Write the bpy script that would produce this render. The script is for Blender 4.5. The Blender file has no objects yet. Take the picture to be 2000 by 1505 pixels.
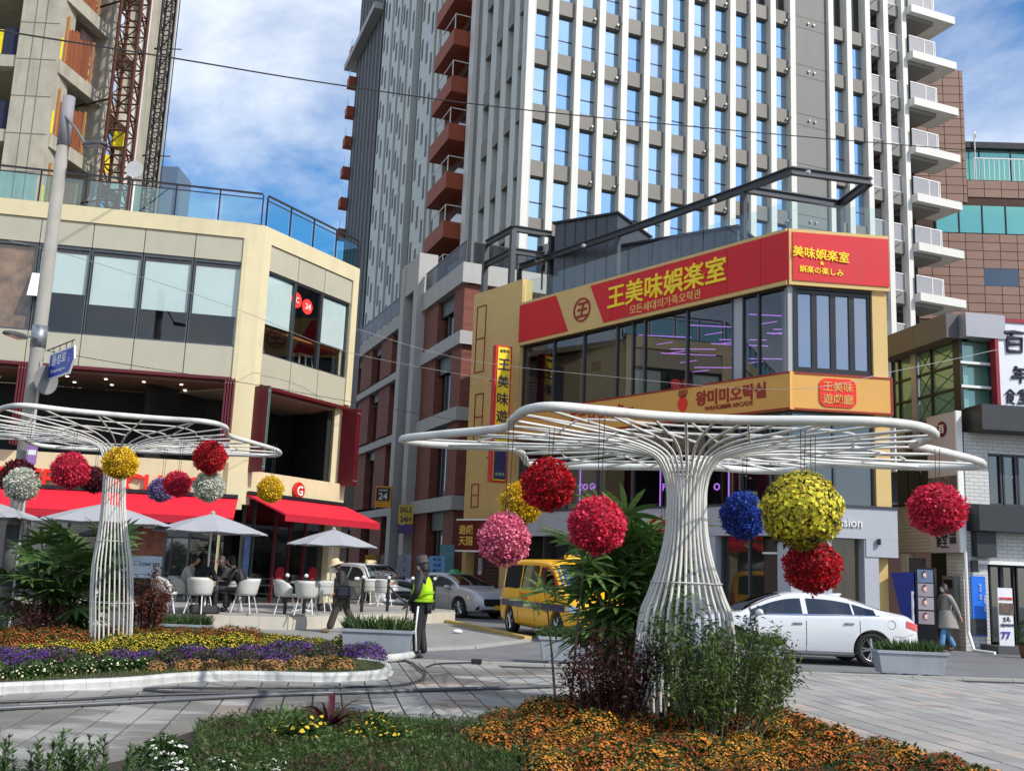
import bpy, bmesh, math, random
import numpy as np
from mathutils import Vector, Matrix

random.seed(11)
RNG = np.random.default_rng(7)
SC = bpy.context.scene
COL = SC.collection
R = math.radians
PI = math.pi

# ------------------------------------------------------------------ camera
CAM_H, PITCH, ROLL, FOC = 1.6, R(10.3), math.atan(.041), 1990.0
_f = Vector((0, math.cos(PITCH), math.sin(PITCH)))
_u0 = Vector((0, -math.sin(PITCH), math.cos(PITCH)))
_r0 = Vector((1, 0, 0))
CR = _r0 * math.cos(ROLL) + _u0 * math.sin(ROLL)
CU = -_r0 * math.sin(ROLL) + _u0 * math.cos(ROLL)
CPOS = Vector((0, 0, CAM_H))
cam = bpy.data.cameras.new('camera')
cam.sensor_width = 36
cam.lens = 36 * FOC / 2000
cam.clip_start, cam.clip_end = .1, 3000
camo = bpy.data.objects.new('camera', cam)
COL.objects.link(camo)
_m = Matrix((CR, CU, -_f)).transposed().to_4x4()
_m.translation = CPOS
camo.matrix_world = _m
SC.camera = camo

# ------------------------------------------------------------------ light
SUN_DIR = Vector((.60, -.41, .66)).normalized()      # towards the sun
sun = bpy.data.lights.new('sun', 'SUN')
sun.energy, sun.angle, sun.color = 3.5, R(.9), (1, .95, .87)
suno = bpy.data.objects.new('sun', sun)
COL.objects.link(suno)
suno.rotation_euler = SUN_DIR.to_track_quat('Z', 'Y').to_euler()
suno.location = SUN_DIR * 60
W = bpy.data.worlds.new('World')
SC.world = W
W.use_nodes = True
nt = W.node_tree
nt.nodes.clear()
def wn(t, **k):
    n = nt.nodes.new(t)
    for a, b in k.items(): setattr(n, a, b)
    return n
sky = wn('ShaderNodeTexSky', sky_type='NISHITA', sun_disc=False)
sky.sun_elevation = math.asin(SUN_DIR.z)
sky.sun_rotation = math.atan2(SUN_DIR.x, SUN_DIR.y)
sky.air_density, sky.dust_density, sky.ozone_density = 1.0, .5, 2.5
tc = wn('ShaderNodeTexCoord')
mp = wn('ShaderNodeMapping'); mp.inputs['Scale'].default_value = (1.0, 1.0, 2.0); mp.inputs['Location'].default_value = (.4, .2, .1); mp.inputs['Rotation'].default_value = (0, 0, -.3)
nz = wn('ShaderNodeTexNoise'); nz.inputs['Scale'].default_value = 2.3; nz.inputs['Detail'].default_value = 9; nz.inputs['Roughness'].default_value = .58
nz.inputs['Distortion'].default_value = .35
rp = wn('ShaderNodeValToRGB')
rp.color_ramp.elements[0].position = .39; rp.color_ramp.elements[0].color = (0, 0, 0, 1)
rp.color_ramp.elements[1].position = .64; rp.color_ramp.elements[1].color = (1, 1, 1, 1)
mx = wn('ShaderNodeMix', data_type='RGBA')
bg = wn('ShaderNodeBackground'); bg.inputs['Strength'].default_value = .15
out = wn('ShaderNodeOutputWorld')
hs = wn('ShaderNodeHueSaturation'); hs.inputs['Saturation'].default_value = 1.28; hs.inputs['Value'].default_value = 1.0
L = nt.links.new
L(tc.outputs['Generated'], mp.inputs['Vector']); L(mp.outputs[0], nz.inputs['Vector']); L(nz.outputs['Fac'], rp.inputs[0])
L(sky.outputs[0], hs.inputs['Color'])
L(rp.outputs[0], mx.inputs[0]); L(hs.outputs[0], mx.inputs[6]); mx.inputs[7].default_value = (6.2, 6.5, 7.0, 1)
L(mx.outputs[2], bg.inputs['Color']); L(bg.outputs[0], out.inputs[0])
SC.view_settings.view_transform = 'Standard'
SC.view_settings.look = 'None'
SC.view_settings.exposure = 0.27
SC.view_settings.gamma = 1
SC.render.engine = 'CYCLES'
SC.cycles.use_denoising = True
SC.cycles.max_bounces = 7
SC.cycles.transparent_max_bounces = 12
SC.cycles.caustics_reflective = False
SC.cycles.caustics_refractive = False

# ------------------------------------------------------------------ measuring helpers
def ray(u, v): return _f * FOC + CR * (u - 1000) - CU * (v - 752.5)
def gp(u, v, z=0.0):
    d = ray(u, v); return CPOS + d * ((z - CAM_H) / d.z)
def yp(u, v, y):
    d = ray(u, v); return CPOS + d * (y / d.y)

class Wall:
    """a vertical plane from ground point a to b (left to right as seen from the square)"""
    def __init__(s, a, b):
        s.o = Vector((a[0], a[1])); b = Vector((b[0], b[1]))
        s.len = (b - s.o).length
        s.t = (b - s.o).normalized(); s.n = Vector((s.t.y, -s.t.x))
    def p(s, S, z, d=0):
        q = s.o + s.t * S + s.n * d
        return Vector((q.x, q.y, z))
    def sz(s, u, v, d=0):
        r = ray(u, v); o = s.o + s.n * d
        k = (s.n.x * o.x + s.n.y * o.y) / (s.n.x * r.x + s.n.y * r.y)
        P = CPOS + r * k
        return (Vector((P.x, P.y)) - s.o).dot(s.t), P.z
    def S(s, u, v, d=0): return s.sz(u, v, d)[0]
    def z(s, u, v, d=0): return s.sz(u, v, d)[1]
    def box(s, m, s0, s1, z0, z1, d0, d1):
        if s0 > s1: s0, s1 = s1, s0
        if z0 > z1: z0, z1 = z1, z0
        if d0 > d1: d0, d1 = d1, d0
        P = s.p
        m.hexa([P(s0, z0, d1), P(s1, z0, d1), P(s1, z0, d0), P(s0, z0, d0), P(s0, z1, d1), P(s1, z1, d1), P(s1, z1, d0), P(s0, z1, d0)])
        return m
    def rot(s): return math.atan2(s.t.y, s.t.x)

# ------------------------------------------------------------------ meshes
class MB:
    def __init__(s): s.v = []; s.f = []
    def add(s, vs, fs):
        k = len(s.v); s.v += [tuple(v) for v in vs]; s.f += [tuple(i + k for i in f) for f in fs]; return s
    def hexa(s, p):
        return s.add(p, [(3, 2, 1, 0), (4, 5, 6, 7), (0, 1, 5, 4), (1, 2, 6, 5), (2, 3, 7, 6), (3, 0, 4, 7)])
    def box(s, c, sz, rz=0, rm=None):
        x, y, z = sz[0] / 2, sz[1] / 2, sz[2] / 2
        P = [Vector(q) for q in ((-x, -y, -z), (x, -y, -z), (x, y, -z), (-x, y, -z), (-x, -y, z), (x, -y, z), (x, y, z), (-x, y, z))]
        mm = rm if rm is not None else Matrix.Rotation(rz, 3, 'Z')
        return s.hexa([mm @ q + Vector(c) for q in P])
    def bevbox(s, c, sz, b=.02, rz=0):
        x, y, z = sz[0] / 2, sz[1] / 2, sz[2] / 2
        mm = Matrix.Rotation(rz, 3, 'Z'); c = Vector(c)
        rings = []
        for zz, i in ((-z, b), (-z + b, 0), (z - b, 0), (z, b)):
            ring = []
            for sx, sy in ((-1, -1), (1, -1), (1, 1), (-1, 1)):
                k = b
                a1 = (sx * (x - i), sy * (y - i - k)); a2 = (sx * (x - i - k), sy * (y - i))
                ring += [a1, a2] if sx * sy < 0 else [a2, a1]
            rings.append([mm @ Vector((q[0], q[1], zz)) + c for q in ring])
        return s.loft(rings, caps=True)
    def loft(s, rings, caps=True, closed=True):
        n = len(rings[0]); k = len(s.v)
        for r in rings: s.v += [tuple(q) for q in r]
        for i in range(len(rings) - 1):
            for j in range(n if closed else n - 1):
                a, b = k + i * n + j, k + i * n + (j + 1) % n
                s.f.append((a, b, b + n, a + n))
        if caps:
            s.f.append(tuple(range(k + n - 1, k - 1, -1))); s.f.append(tuple(range(k + (len(rings) - 1) * n, k + len(rings) * n)))
        return s
    def prism(s, poly, z0, z1):
        return s.loft([[(x, y, z0) for x, y in poly], [(x, y, z1) for x, y in poly]])
    def tube(s, pts, r, n=6, closed=False, caps=True):
        pts = [Vector(p) for p in pts]; N = len(pts); rr = r if isinstance(r, (list, tuple)) else [r] * N
        rings = []; up = None
        for i, p in enumerate(pts):
            if closed: t = pts[(i + 1) % N] - pts[i - 1]
            else: t = pts[min(i + 1, N - 1)] - pts[max(i - 1, 0)]
            t = t.normalized() if t.length > 1e-9 else Vector((0, 0, 1))
            if up is None:
                up = Vector((0, 0, 1)) if abs(t.z) < .9 else Vector((1, 0, 0))
            a = (up - t * up.dot(t))
            a = a.normalized() if a.length > 1e-6 else t.orthogonal().normalized()
            up = a; b = t.cross(a)
            rings.append([p + (a * math.cos(2 * PI * k / n) + b * math.sin(2 * PI * k / n)) * rr[i] for k in range(n)])
        if closed: rings.append(rings[0])
        return s.loft(rings, caps=caps and not closed)
    def lathe(s, prof, n=16, c=(0, 0, 0), axis='z', caps=True):
        c = Vector(c); rings = []
        for r, h in prof:
            ring = []
            for k in range(n):
                a = 2 * PI * k / n; x, y = r * math.cos(a), r * math.sin(a)
                q = {'z': (x, y, h), 'y': (x, h, -y), 'x': (h, x, y)}[axis]
                ring.append(c + Vector(q))
            rings.append(ring)
        return s.loft(rings, caps=caps)
    def ball(s, c, r, n=12, m=8, sc=(1, 1, 1)):
        prof = [(max(1e-4, math.sin(PI * i / m)) * 1.0, -math.cos(PI * i / m)) for i in range(m + 1)]
        rings = [[(c[0] + r * sc[0] * a * math.cos(2 * PI * k / n), c[1] + r * sc[1] * a * math.sin(2 * PI * k / n), c[2] + r * sc[2] * h) for k in range(n)] for a, h in prof]
        return s.loft(rings, caps=False)
    def quad(s, a, b, c, d): return s.add([a, b, c, d], [(0, 1, 2, 3)])
    def mesh(s, name, mat, smooth=False):
        me = bpy.data.meshes.new(name); me.from_pydata(s.v, [], s.f)
        if mat: me.materials.append(mat)
        if smooth: me.polygons.foreach_set('use_smooth', [True] * len(me.polygons))
        me.update(); return me

MW = {}
def reg(o, parent=None):
    loc = Matrix.LocRotScale(o.location, o.rotation_euler, o.scale)
    MW[o.name] = (MW[parent.name] @ loc) if parent else loc
    return o
def link(name, me, parent=None, loc=(0, 0, 0), rz=0):
    o = bpy.data.objects.new(name, me); COL.objects.link(o)
    o.location = loc; o.rotation_euler = (0, 0, rz)
    if parent: o.parent = parent
    return reg(o, parent)
def part(name, mb, mat, parent, smooth=False, world=True, kind=None, label=None):
    """one mesh object under its thing; mb in world space unless world=False"""
    me = mb.mesh(name, mat, smooth)
    if world: me.transform(MW[parent.name].inverted())
    o = link(name, me, parent)
    if kind: o['kind'] = kind
    if label: o['label'] = label
    return o
def thing(name, label, cat, loc=(0, 0, 0), rz=0, group=None):
    o = link(name, None, None, loc, rz); o.empty_display_size = .2
    return tag(o, label, cat, group)
def tag(o, label, cat, group=None):
    o['label'] = label; o['category'] = cat
    if group: o['group'] = group
    return o
def single(name, mb, mat, label, cat, group=None, smooth=False, base=None):
    """a thing that is one mesh; mb in world space"""
    me = mb.mesh(name, mat, smooth)
    b = Vector(base) if base is not None else Vector((0, 0, 0))
    me.transform(Matrix.Translation(-b))
    return tag(link(name, me, None, b), label, cat, group)
def struct(name, mb, mat, parent=None, smooth=False):
    o = link(name, mb.mesh(name, mat, smooth), parent)
    if not parent: o['kind'] = 'structure'
    return o
def copy_tree(o, loc=None, rz=None, label=None, group=None, parent=None, sc=None):
    c = o.copy(); COL.objects.link(c)
    if parent: c.parent = parent
    if loc is not None: c.location = loc
    if rz is not None: c.rotation_euler = (0, 0, rz)
    if sc is not None: c.scale = (sc, sc, sc) if not isinstance(sc, tuple) else sc
    if label: c['label'] = label
    if group: c['group'] = group
    reg(c, parent)
    for ch in list(o.children): copy_tree(ch, parent=c)
    return c

def np_mesh(name, V, nper, mat, smooth=False):
    """many small faces: V (n, nper, 3)"""
    n = len(V); me = bpy.data.meshes.new(name)
    me.vertices.add(n * nper); me.vertices.foreach_set('co', np.ascontiguousarray(V, dtype=np.float32).ravel())
    me.loops.add(n * nper); me.loops.foreach_set('vertex_index', np.arange(n * nper, dtype=np.int32))
    me.polygons.add(n); me.polygons.foreach_set('loop_start', np.arange(0, n * nper, nper, dtype=np.int32))
    me.polygons.foreach_set('loop_total', np.full(n, nper, dtype=np.int32))
    if smooth: me.polygons.foreach_set('use_smooth', np.ones(n, dtype=bool))
    me.materials.append(mat); me.update(calc_edges=True); me.validate(); return me

def text_mb(body, size, align='CENTER', bold=0, depth=.01, space=1.0, shear=0):
    """letter shapes as plain geometry in the local xz plane facing -y"""
    c = bpy.data.curves.new('lettering', 'FONT'); c.body = body; c.size = size; c.align_x = align; c.align_y = 'CENTER'
    c.extrude = depth / 2; c.offset = bold * size; c.resolution_u = 2; c.space_character = space; c.shear = shear
    o = bpy.data.objects.new('lettering', c)
    me = bpy.data.meshes.new_from_object(o)
    vs = [(v.co.x, -v.co.z, v.co.y) for v in me.vertices]; fs = [tuple(p.vertices) for p in me.polygons]
    bpy.data.objects.remove(o); bpy.data.curves.remove(c); bpy.data.meshes.remove(me)
    m = MB(); m.v = vs; m.f = fs; return m
def wall_text(wall, body, s, z, d, size, mat, parent, w=None, bold=.01, depth=.02, name='lettering', space=1.0, shear=0, align='CENTER', slope=0, h=None):
    m = text_mb(body, size, align, bold, depth, space, shear)
    xs = [q[0] for q in m.v]; zs = [q[2] for q in m.v]
    k = (w / (max(xs) - min(xs))) if w else 1
    kh = (h / (max(zs) - min(zs))) if h else k
    cx, cz = ((max(xs) + min(xs)) / 2, (max(zs) + min(zs)) / 2) if align == 'CENTER' else (0, 0)
    m.v = [tuple(wall.p(s + (q[0] - cx) * k, z + (q[2] - cz) * kh + slope * (q[0] - cx) * k, d - q[1])) for q in m.v]
    return part(name, m, mat, parent)

# ------------------------------------------------------------------ materials
def srgb(r, g, b):
    f = lambda c: (c / 255 / 12.92) if c <= 10 else ((c / 255 + .055) / 1.055) ** 2.4
    return (f(r), f(g), f(b))
_mats = {}
def mat(name, col, rough=.6, metal=0, var=.12, scale=2.0, bump=0, bscale=40, spec=.5, rnd=0, streak=False, coat=0, dirt=0):
    """procedural surface: base colour with noise, per-object variation, relief and grime"""
    if name in _mats: return _mats[name]
    m = bpy.data.materials.new(name); m.use_nodes = True; t = m.node_tree; N = t.nodes; K = t.links.new
    b = N['Principled BSDF']; b.inputs['Roughness'].default_value = rough; b.inputs['Metallic'].default_value = metal
    b.inputs['Specular IOR Level'].default_value = spec; b.inputs['Coat Weight'].default_value = coat; b.inputs['Coat Roughness'].default_value = .04
    c = tuple(col) + (1,)
    co = N.new('ShaderNodeTexCoord'); mpn = N.new('ShaderNodeMapping')
    mpn.inputs['Scale'].default_value = (1, 1, .12) if streak else (1, 1, 1)
    K(co.outputs['Object'], mpn.inputs[0])
    n1 = N.new('ShaderNodeTexNoise'); n1.inputs['Scale'].default_value = scale; n1.inputs['Detail'].default_value = 6; n1.inputs['Roughness'].default_value = .65
    K(mpn.outputs[0], n1.inputs['Vector'])
    mr = N.new('ShaderNodeMapRange'); mr.inputs[1].default_value = .3; mr.inputs[2].default_value = .7; mr.inputs[3].default_value = 1 - var; mr.inputs[4].default_value = 1 + var
    K(n1.outputs['Fac'], mr.inputs[0]); val = mr.outputs[0]
    if rnd:
        oi = N.new('ShaderNodeObjectInfo'); r2 = N.new('ShaderNodeMapRange'); r2.inputs[3].default_value = 1 - rnd; r2.inputs[4].default_value = 1 + rnd
        K(oi.outputs['Random'], r2.inputs[0]); mm = N.new('ShaderNodeMath'); mm.operation = 'MULTIPLY'; K(val, mm.inputs[0]); K(r2.outputs[0], mm.inputs[1]); val = mm.outputs[0]
    vm = N.new('ShaderNodeVectorMath'); vm.operation = 'SCALE'; vm.inputs[0].default_value = col; K(val, vm.inputs['Scale'])
    colout = vm.outputs[0]
    if dirt:
        n3 = N.new('ShaderNodeTexNoise'); n3.inputs['Scale'].default_value = .9; n3.inputs['Detail'].default_value = 8
        m3 = N.new('ShaderNodeMapping'); m3.inputs['Scale'].default_value = (3, 3, .35); K(co.outputs['Object'], m3.inputs[0]); K(m3.outputs[0], n3.inputs['Vector'])
        r3 = N.new('ShaderNodeMapRange'); r3.inputs[1].default_value = .5; r3.inputs[2].default_value = .75; r3.inputs[4].default_value = dirt; K(n3.outputs['Fac'], r3.inputs[0])
        mi = N.new('ShaderNodeMix'); mi.data_type = 'RGBA'; K(r3.outputs[0], mi.inputs[0]); K(colout, mi.inputs[6]); mi.inputs[7].default_value = (.09, .08, .065, 1); colout = mi.outputs[2]
    K(colout, b.inputs['Base Color'])
    n2 = N.new('ShaderNodeTexNoise'); n2.inputs['Scale'].default_value = bscale; n2.inputs['Detail'].default_value = 4; K(co.outputs['Object'], n2.inputs['Vector'])
    rr = N.new('ShaderNodeMapRange'); rr.inputs[3].default_value = max(.02, rough * .8); rr.inputs[4].default_value = min(1, rough * 1.2); K(n1.outputs['Fac'], rr.inputs[0]); K(rr.outputs[0], b.inputs['Roughness'])
    if bump:
        bp = N.new('ShaderNodeBump'); bp.inputs['Strength'].default_value = bump; bp.inputs['Distance'].default_value = .02; K(n2.outputs['Fac'], bp.inputs['Height']); K(bp.outputs[0], b.inputs['Normal'])
    _mats[name] = m; return m
def leafmat(name, col, col2, rough=.5, trans=.25, rnd=.0, patch=None, pscale=1.6):
    """foliage or petals: two colours mixed per leaf, some light passing through"""
    if name in _mats: return _mats[name]
    m = bpy.data.materials.new(name); m.use_nodes = True; t = m.node_tree; N = t.nodes; K = t.links.new
    b = N['Principled BSDF']; b.inputs['Roughness'].default_value = rough; b.inputs['Specular IOR Level'].default_value = .35
    ge = N.new('ShaderNodeNewGeometry'); mi = N.new('ShaderNodeMix'); mi.data_type = 'RGBA'
    mi.inputs[6].default_value = tuple(col) + (1,); mi.inputs[7].default_value = tuple(col2) + (1,)
    K(ge.outputs['Random Per Island'], mi.inputs[0]); o = mi.outputs[2]
    if patch:
        nz_ = N.new('ShaderNodeTexNoise'); nz_.inputs['Scale'].default_value = pscale; nz_.inputs['Detail'].default_value = 5; K(ge.outputs['Position'], nz_.inputs['Vector']); mr_ = N.new('ShaderNodeMapRange'); mr_.inputs[1].default_value = .45; mr_.inputs[2].default_value = .65; K(nz_.outputs['Fac'], mr_.inputs[0]); m2_ = N.new('ShaderNodeMix'); m2_.data_type = 'RGBA'; K(mr_.outputs[0], m2_.inputs[0]); K(o, m2_.inputs[6]); m2_.inputs[7].default_value = tuple(patch) + (1,); o = m2_.outputs[2]
    K(o, b.inputs['Base Color'])
    tr = N.new('ShaderNodeBsdfTranslucent'); K(o, tr.inputs[0]); ms = N.new('ShaderNodeMixShader'); ms.inputs[0].default_value = trans
    K(b.outputs[0], ms.inputs[1]); K(tr.outputs[0], ms.inputs[2]); K(ms.outputs[0], N['Material Output'].inputs[0])
    _mats[name] = m; return m
def mirror_glass(name, tint, base=(.02, .03, .04), k=.75, rough=.02, wav=.0):
    """coated facade glass: reflects the sky, nearly opaque"""
    if name in _mats: return _mats[name]
    m = bpy.data.materials.new(name); m.use_nodes = True; t = m.node_tree; N = t.nodes; K = t.links.new
    b = N['Principled BSDF']; b.inputs['Base Color'].default_value = base + (1,); b.inputs['Roughness'].default_value = .25
    g = N.new('ShaderNodeBsdfGlossy'); g.inputs['Color'].default_value = tint + (1,); g.inputs['Roughness'].default_value = rough
    lw = N.new('ShaderNodeLayerWeight'); lw.inputs[0].default_value = .35
    mr = N.new('ShaderNodeMapRange'); mr.inputs[3].default_value = k; mr.inputs[4].default_value = 1; K(lw.outputs['Fresnel'], mr.inputs[0])
    ms = N.new('ShaderNodeMixShader'); K(mr.outputs[0], ms.inputs[0]); K(b.outputs[0], ms.inputs[1]); K(g.outputs[0], ms.inputs[2]); K(ms.outputs[0], N['Material Output'].inputs[0])
    if wav:
        co = N.new('ShaderNodeTexCoord'); oi = N.new('ShaderNodeObjectInfo'); ad = N.new('ShaderNodeVectorMath'); ad.operation = 'ADD'
        K(co.outputs['Object'], ad.inputs[0]); K(oi.outputs['Random'], ad.inputs[1])
        nn = N.new('ShaderNodeTexNoise'); nn.inputs['Scale'].default_value = .7; K(ad.outputs[0], nn.inputs['Vector'])
        bp = N.new('ShaderNodeBump'); bp.inputs['Strength'].default_value = wav; bp.inputs['Distance'].default_value = .1; K(nn.outputs['Fac'], bp.inputs['Height']); K(bp.outputs[0], g.inputs['Normal'])
    _mats[name] = m; return m
def clear_glass(name, tint=(.9, .95, .95), refl=.06, gcol=(1, 1, 1)):
    """thin pane: see through with a sheen"""
    if name in _mats: return _mats[name]
    m = bpy.data.materials.new(name); m.use_nodes = True; t = m.node_tree; N = t.nodes; K = t.links.new
    N.remove(N['Principled BSDF'])
    tr = N.new('ShaderNodeBsdfTransparent'); tr.inputs[0].default_value = tint + (1,)
    g = N.new('ShaderNodeBsdfGlossy'); g.inputs['Color'].default_value = gcol + (1,); g.inputs['Roughness'].default_value = .02
    lw = N.new('ShaderNodeLayerWeight'); lw.inputs[0].default_value = .4
    mr = N.new('ShaderNodeMapRange'); mr.inputs[3].default_value = refl; mr.inputs[4].default_value = .7; K(lw.outputs['Fresnel'], mr.inputs[0])
    ge = N.new('ShaderNodeNewGeometry'); fb = N.new('ShaderNodeMath'); fb.operation = 'SUBTRACT'; fb.inputs[0].default_value = 1; K(ge.outputs['Backfacing'], fb.inputs[1]); fm = N.new('ShaderNodeMath'); fm.operation = 'MULTIPLY'; K(mr.outputs[0], fm.inputs[0]); K(fb.outputs[0], fm.inputs[1])
    ms = N.new('ShaderNodeMixShader'); K(fm.outputs[0], ms.inputs[0]); K(tr.outputs[0], ms.inputs[1]); K(g.outputs[0], ms.inputs[2]); K(ms.outputs[0], N['Material Output'].inputs[0])
    _mats[name] = m; return m
def emis(name, col, st):
    if name in _mats: return _mats[name]
    m = bpy.data.materials.new(name); m.use_nodes = True; b = m.node_tree.nodes['Principled BSDF']
    b.inputs['Base Color'].default_value = tuple(col) + (1,); b.inputs['Emission Color'].default_value = tuple(col) + (1,); b.inputs['Emission Strength'].default_value = st
    _mats[name] = m; return m

CREAM = mat('cream_render', srgb(210, 198, 160), .75, var=.05, bump=.1, dirt=.12)
PANEL = mat('beige_panel', srgb(176, 172, 152), .45, var=.04, rnd=.03, dirt=.06)
DARK = mat('dark_metal', (.02, .021, .024), .45, .3, var=.2)
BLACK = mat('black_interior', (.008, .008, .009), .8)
BLACKP = mat('black_paint', (.012, .012, .013), .35)
STEELG = mat('grey_steel', (.055, .06, .07), .5, .4, var=.15, dirt=.1)
MAROON = mat('maroon_frame', srgb(92, 18, 30), .4, var=.1)
REDAWN = mat('red_canvas', srgb(214, 22, 48), .75, var=.05, bump=.1, dirt=.05)
REDSIGN = mat('red_sign', srgb(206, 8, 26), .55, var=.07, dirt=.12)
REDLET = mat('red_letter', srgb(226, 40, 22), .4, var=.03)
WHITE = mat('white_paint', (.78, .78, .76), .4, var=.04, dirt=.05)
WHITEP = mat('white_tower', srgb(212, 210, 203), .6, var=.04, dirt=.06, rnd=.02)
GREYP = mat('grey_spandrel', srgb(118, 113, 106), .6, var=.06, rnd=.05)
GREYT = mat('grey_tower_wall', srgb(122, 121, 117), .7, var=.04, dirt=.05)
YELW = mat('ochre_wall', srgb(210, 178, 116), .7, var=.05, bump=.08, dirt=.06)
ORANGE = mat('orange_band', srgb(214, 160, 80), .6, var=.05)
CONC = mat('concrete', srgb(172, 166, 150), .85, var=.14, scale=1.2, bump=.25, dirt=.35)
CONCD = mat('pole_concrete', srgb(150, 146, 138), .8, var=.12, scale=3, bump=.2, dirt=.3)
BRICKM = mat('red_brick', srgb(128, 62, 44), .85, var=.2, scale=6, bump=.3)
BANDM = mat('stone_band', srgb(168, 166, 162), .7, var=.06, dirt=.12)
GREYG = mat('pale_grey_panel', srgb(168, 170, 176), .5, var=.03)
GLASSB = mirror_glass('blue_glass', (.55, .78, 1.0), wav=.05, k=.85)
GLASSD = mirror_glass('dark_glass', (.5, .55, .6), base=(.006, .007, .009), k=.16)
GLASSG = mirror_glass('green_glass', (.6, .9, .8), base=(.13, .27, .22), k=.14)
CLEAR = clear_glass('clear_glass', refl=.05)
CLEARD = clear_glass('smoky_glass', (.90, .93, .93), refl=.03)
DULLW = mat('dull_dark_window', (.018, .02, .024), .5)
BALGL = clear_glass('balustrade_glass', (.55, .86, .90), refl=.10)
BALGL2 = clear_glass('pale_balustrade_glass', (.86, .94, .94), refl=.03)
YEL = mat('yellow_letter', srgb(250, 220, 30), .5, var=.03)
GOLD = mat('gold_letter', srgb(226, 190, 96), .4, var=.03)
# ================================================================== ground
def slab_mat(name, per_obj):
    m = bpy.data.materials.new(name); m.use_nodes = True; t = m.node_tree; N = t.nodes; K = t.links.new; b = N['Principled BSDF']
    ge = N.new('ShaderNodeNewGeometry'); oi = N.new('ShaderNodeObjectInfo')
    rv = oi.outputs['Random'] if per_obj else ge.outputs['Random Per Island']
    rp = N.new('ShaderNodeValToRGB'); e = rp.color_ramp.elements; e[0].position = 0; e[0].color = (.26, .255, .24, 1); e[1].position = .86; e[1].color = (.36, .35, .325, 1)
    x = e.new(.92); x.color = (.40, .34, .29, 1); x = e.new(1.0); x.color = (.38, .325, .28, 1)
    K(rv, rp.inputs[0])
    n = N.new('ShaderNodeTexNoise'); n.inputs['Scale'].default_value = 1.9; n.inputs['Detail'].default_value = 7; K(ge.outputs['Position'], n.inputs['Vector'])
    mr = N.new('ShaderNodeMapRange'); mr.inputs[3].default_value = .82; mr.inputs[4].default_value = 1.14; K(n.outputs['Fac'], mr.inputs[0])
    sc = N.new('ShaderNodeVectorMath'); sc.operation = 'SCALE'; K(rp.outputs[0], sc.inputs[0]); K(mr.outputs[0], sc.inputs['Scale'])
    # puddled, hosed-down patches
    mp_ = N.new('ShaderNodeMapping'); mp_.inputs['Location'].default_value = (3.1, 7.3, 0); mp_.inputs['Scale'].default_value = (.42, .8, 1); K(ge.outputs['Position'], mp_.inputs[0])
    w = N.new('ShaderNodeTexNoise'); w.inputs['Scale'].default_value = 1.0; w.inputs['Detail'].default_value = 5; w.inputs['Roughness'].default_value = .55; K(mp_.outputs[0], w.inputs['Vector'])
    sx = N.new('ShaderNodeSeparateXYZ'); K(ge.outputs['Position'], sx.inputs[0])
    gx = N.new('ShaderNodeMapRange'); gx.inputs[1].default_value = -2.5; gx.inputs[2].default_value = 3.5; gx.inputs[3].default_value = .16; gx.inputs[4].default_value = -.12; K(sx.outputs[0], gx.inputs[0])
    ad = N.new('ShaderNodeMath'); ad.operation = 'ADD'; K(w.outputs['Fac'], ad.inputs[0]); K(gx.outputs[0], ad.inputs[1])
    th = N.new('ShaderNodeMapRange'); th.inputs[1].default_value = .54; th.inputs[2].default_value = .60; K(ad.outputs[0], th.inputs[0])
    dk = N.new('ShaderNodeMix'); dk.data_type = 'RGBA'; dk.blend_type = 'MULTIPLY'; K(th.outputs[0], dk.inputs[0]); K(sc.outputs[0], dk.inputs[6]); dk.inputs[7].default_value = (.66, .66, .65, 1)
    K(dk.outputs[2], b.inputs['Base Color'])
    ro = N.new('ShaderNodeMapRange'); ro.inputs[3].default_value = .72; ro.inputs[4].default_value = .32; K(th.outputs[0], ro.inputs[0]); K(ro.outputs[0], b.inputs['Roughness'])
    n2 = N.new('ShaderNodeTexNoise'); n2.inputs['Scale'].default_value = 60; K(ge.outputs['Position'], n2.inputs['Vector'])
    bp = N.new('ShaderNodeBump'); bp.inputs['Strength'].default_value = .25; bp.inputs['Distance'].default_value = .01; K(n2.outputs['Fac'], bp.inputs['Height']); K(bp.outputs[0], b.inputs['Normal'])
    return m
SLAB1, SLAB2 = slab_mat('paving_slab', True), slab_mat('paving_slab_far', False)
ASPH = mat('asphalt', (.16, .16, .162), .85, var=.22, scale=.6, bump=.35, bscale=120)
JOINT = mat('paving_joint', (.035, .035, .033), .9)
PAVE = mat('pavement_concrete', (.27, .265, .25), .8, var=.14, scale=1.5, bump=.2, bscale=80, dirt=.25)
KERB = mat('granite_kerb', (.36, .35, .32), .7, var=.12, scale=8, bump=.2)
KERBY = mat('yellow_kerb', srgb(186, 160, 92), .7, var=.15, scale=5)
TERR = mat('terrace_tile', srgb(196, 190, 176), .55, var=.05, rnd=.05, dirt=.12)

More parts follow.
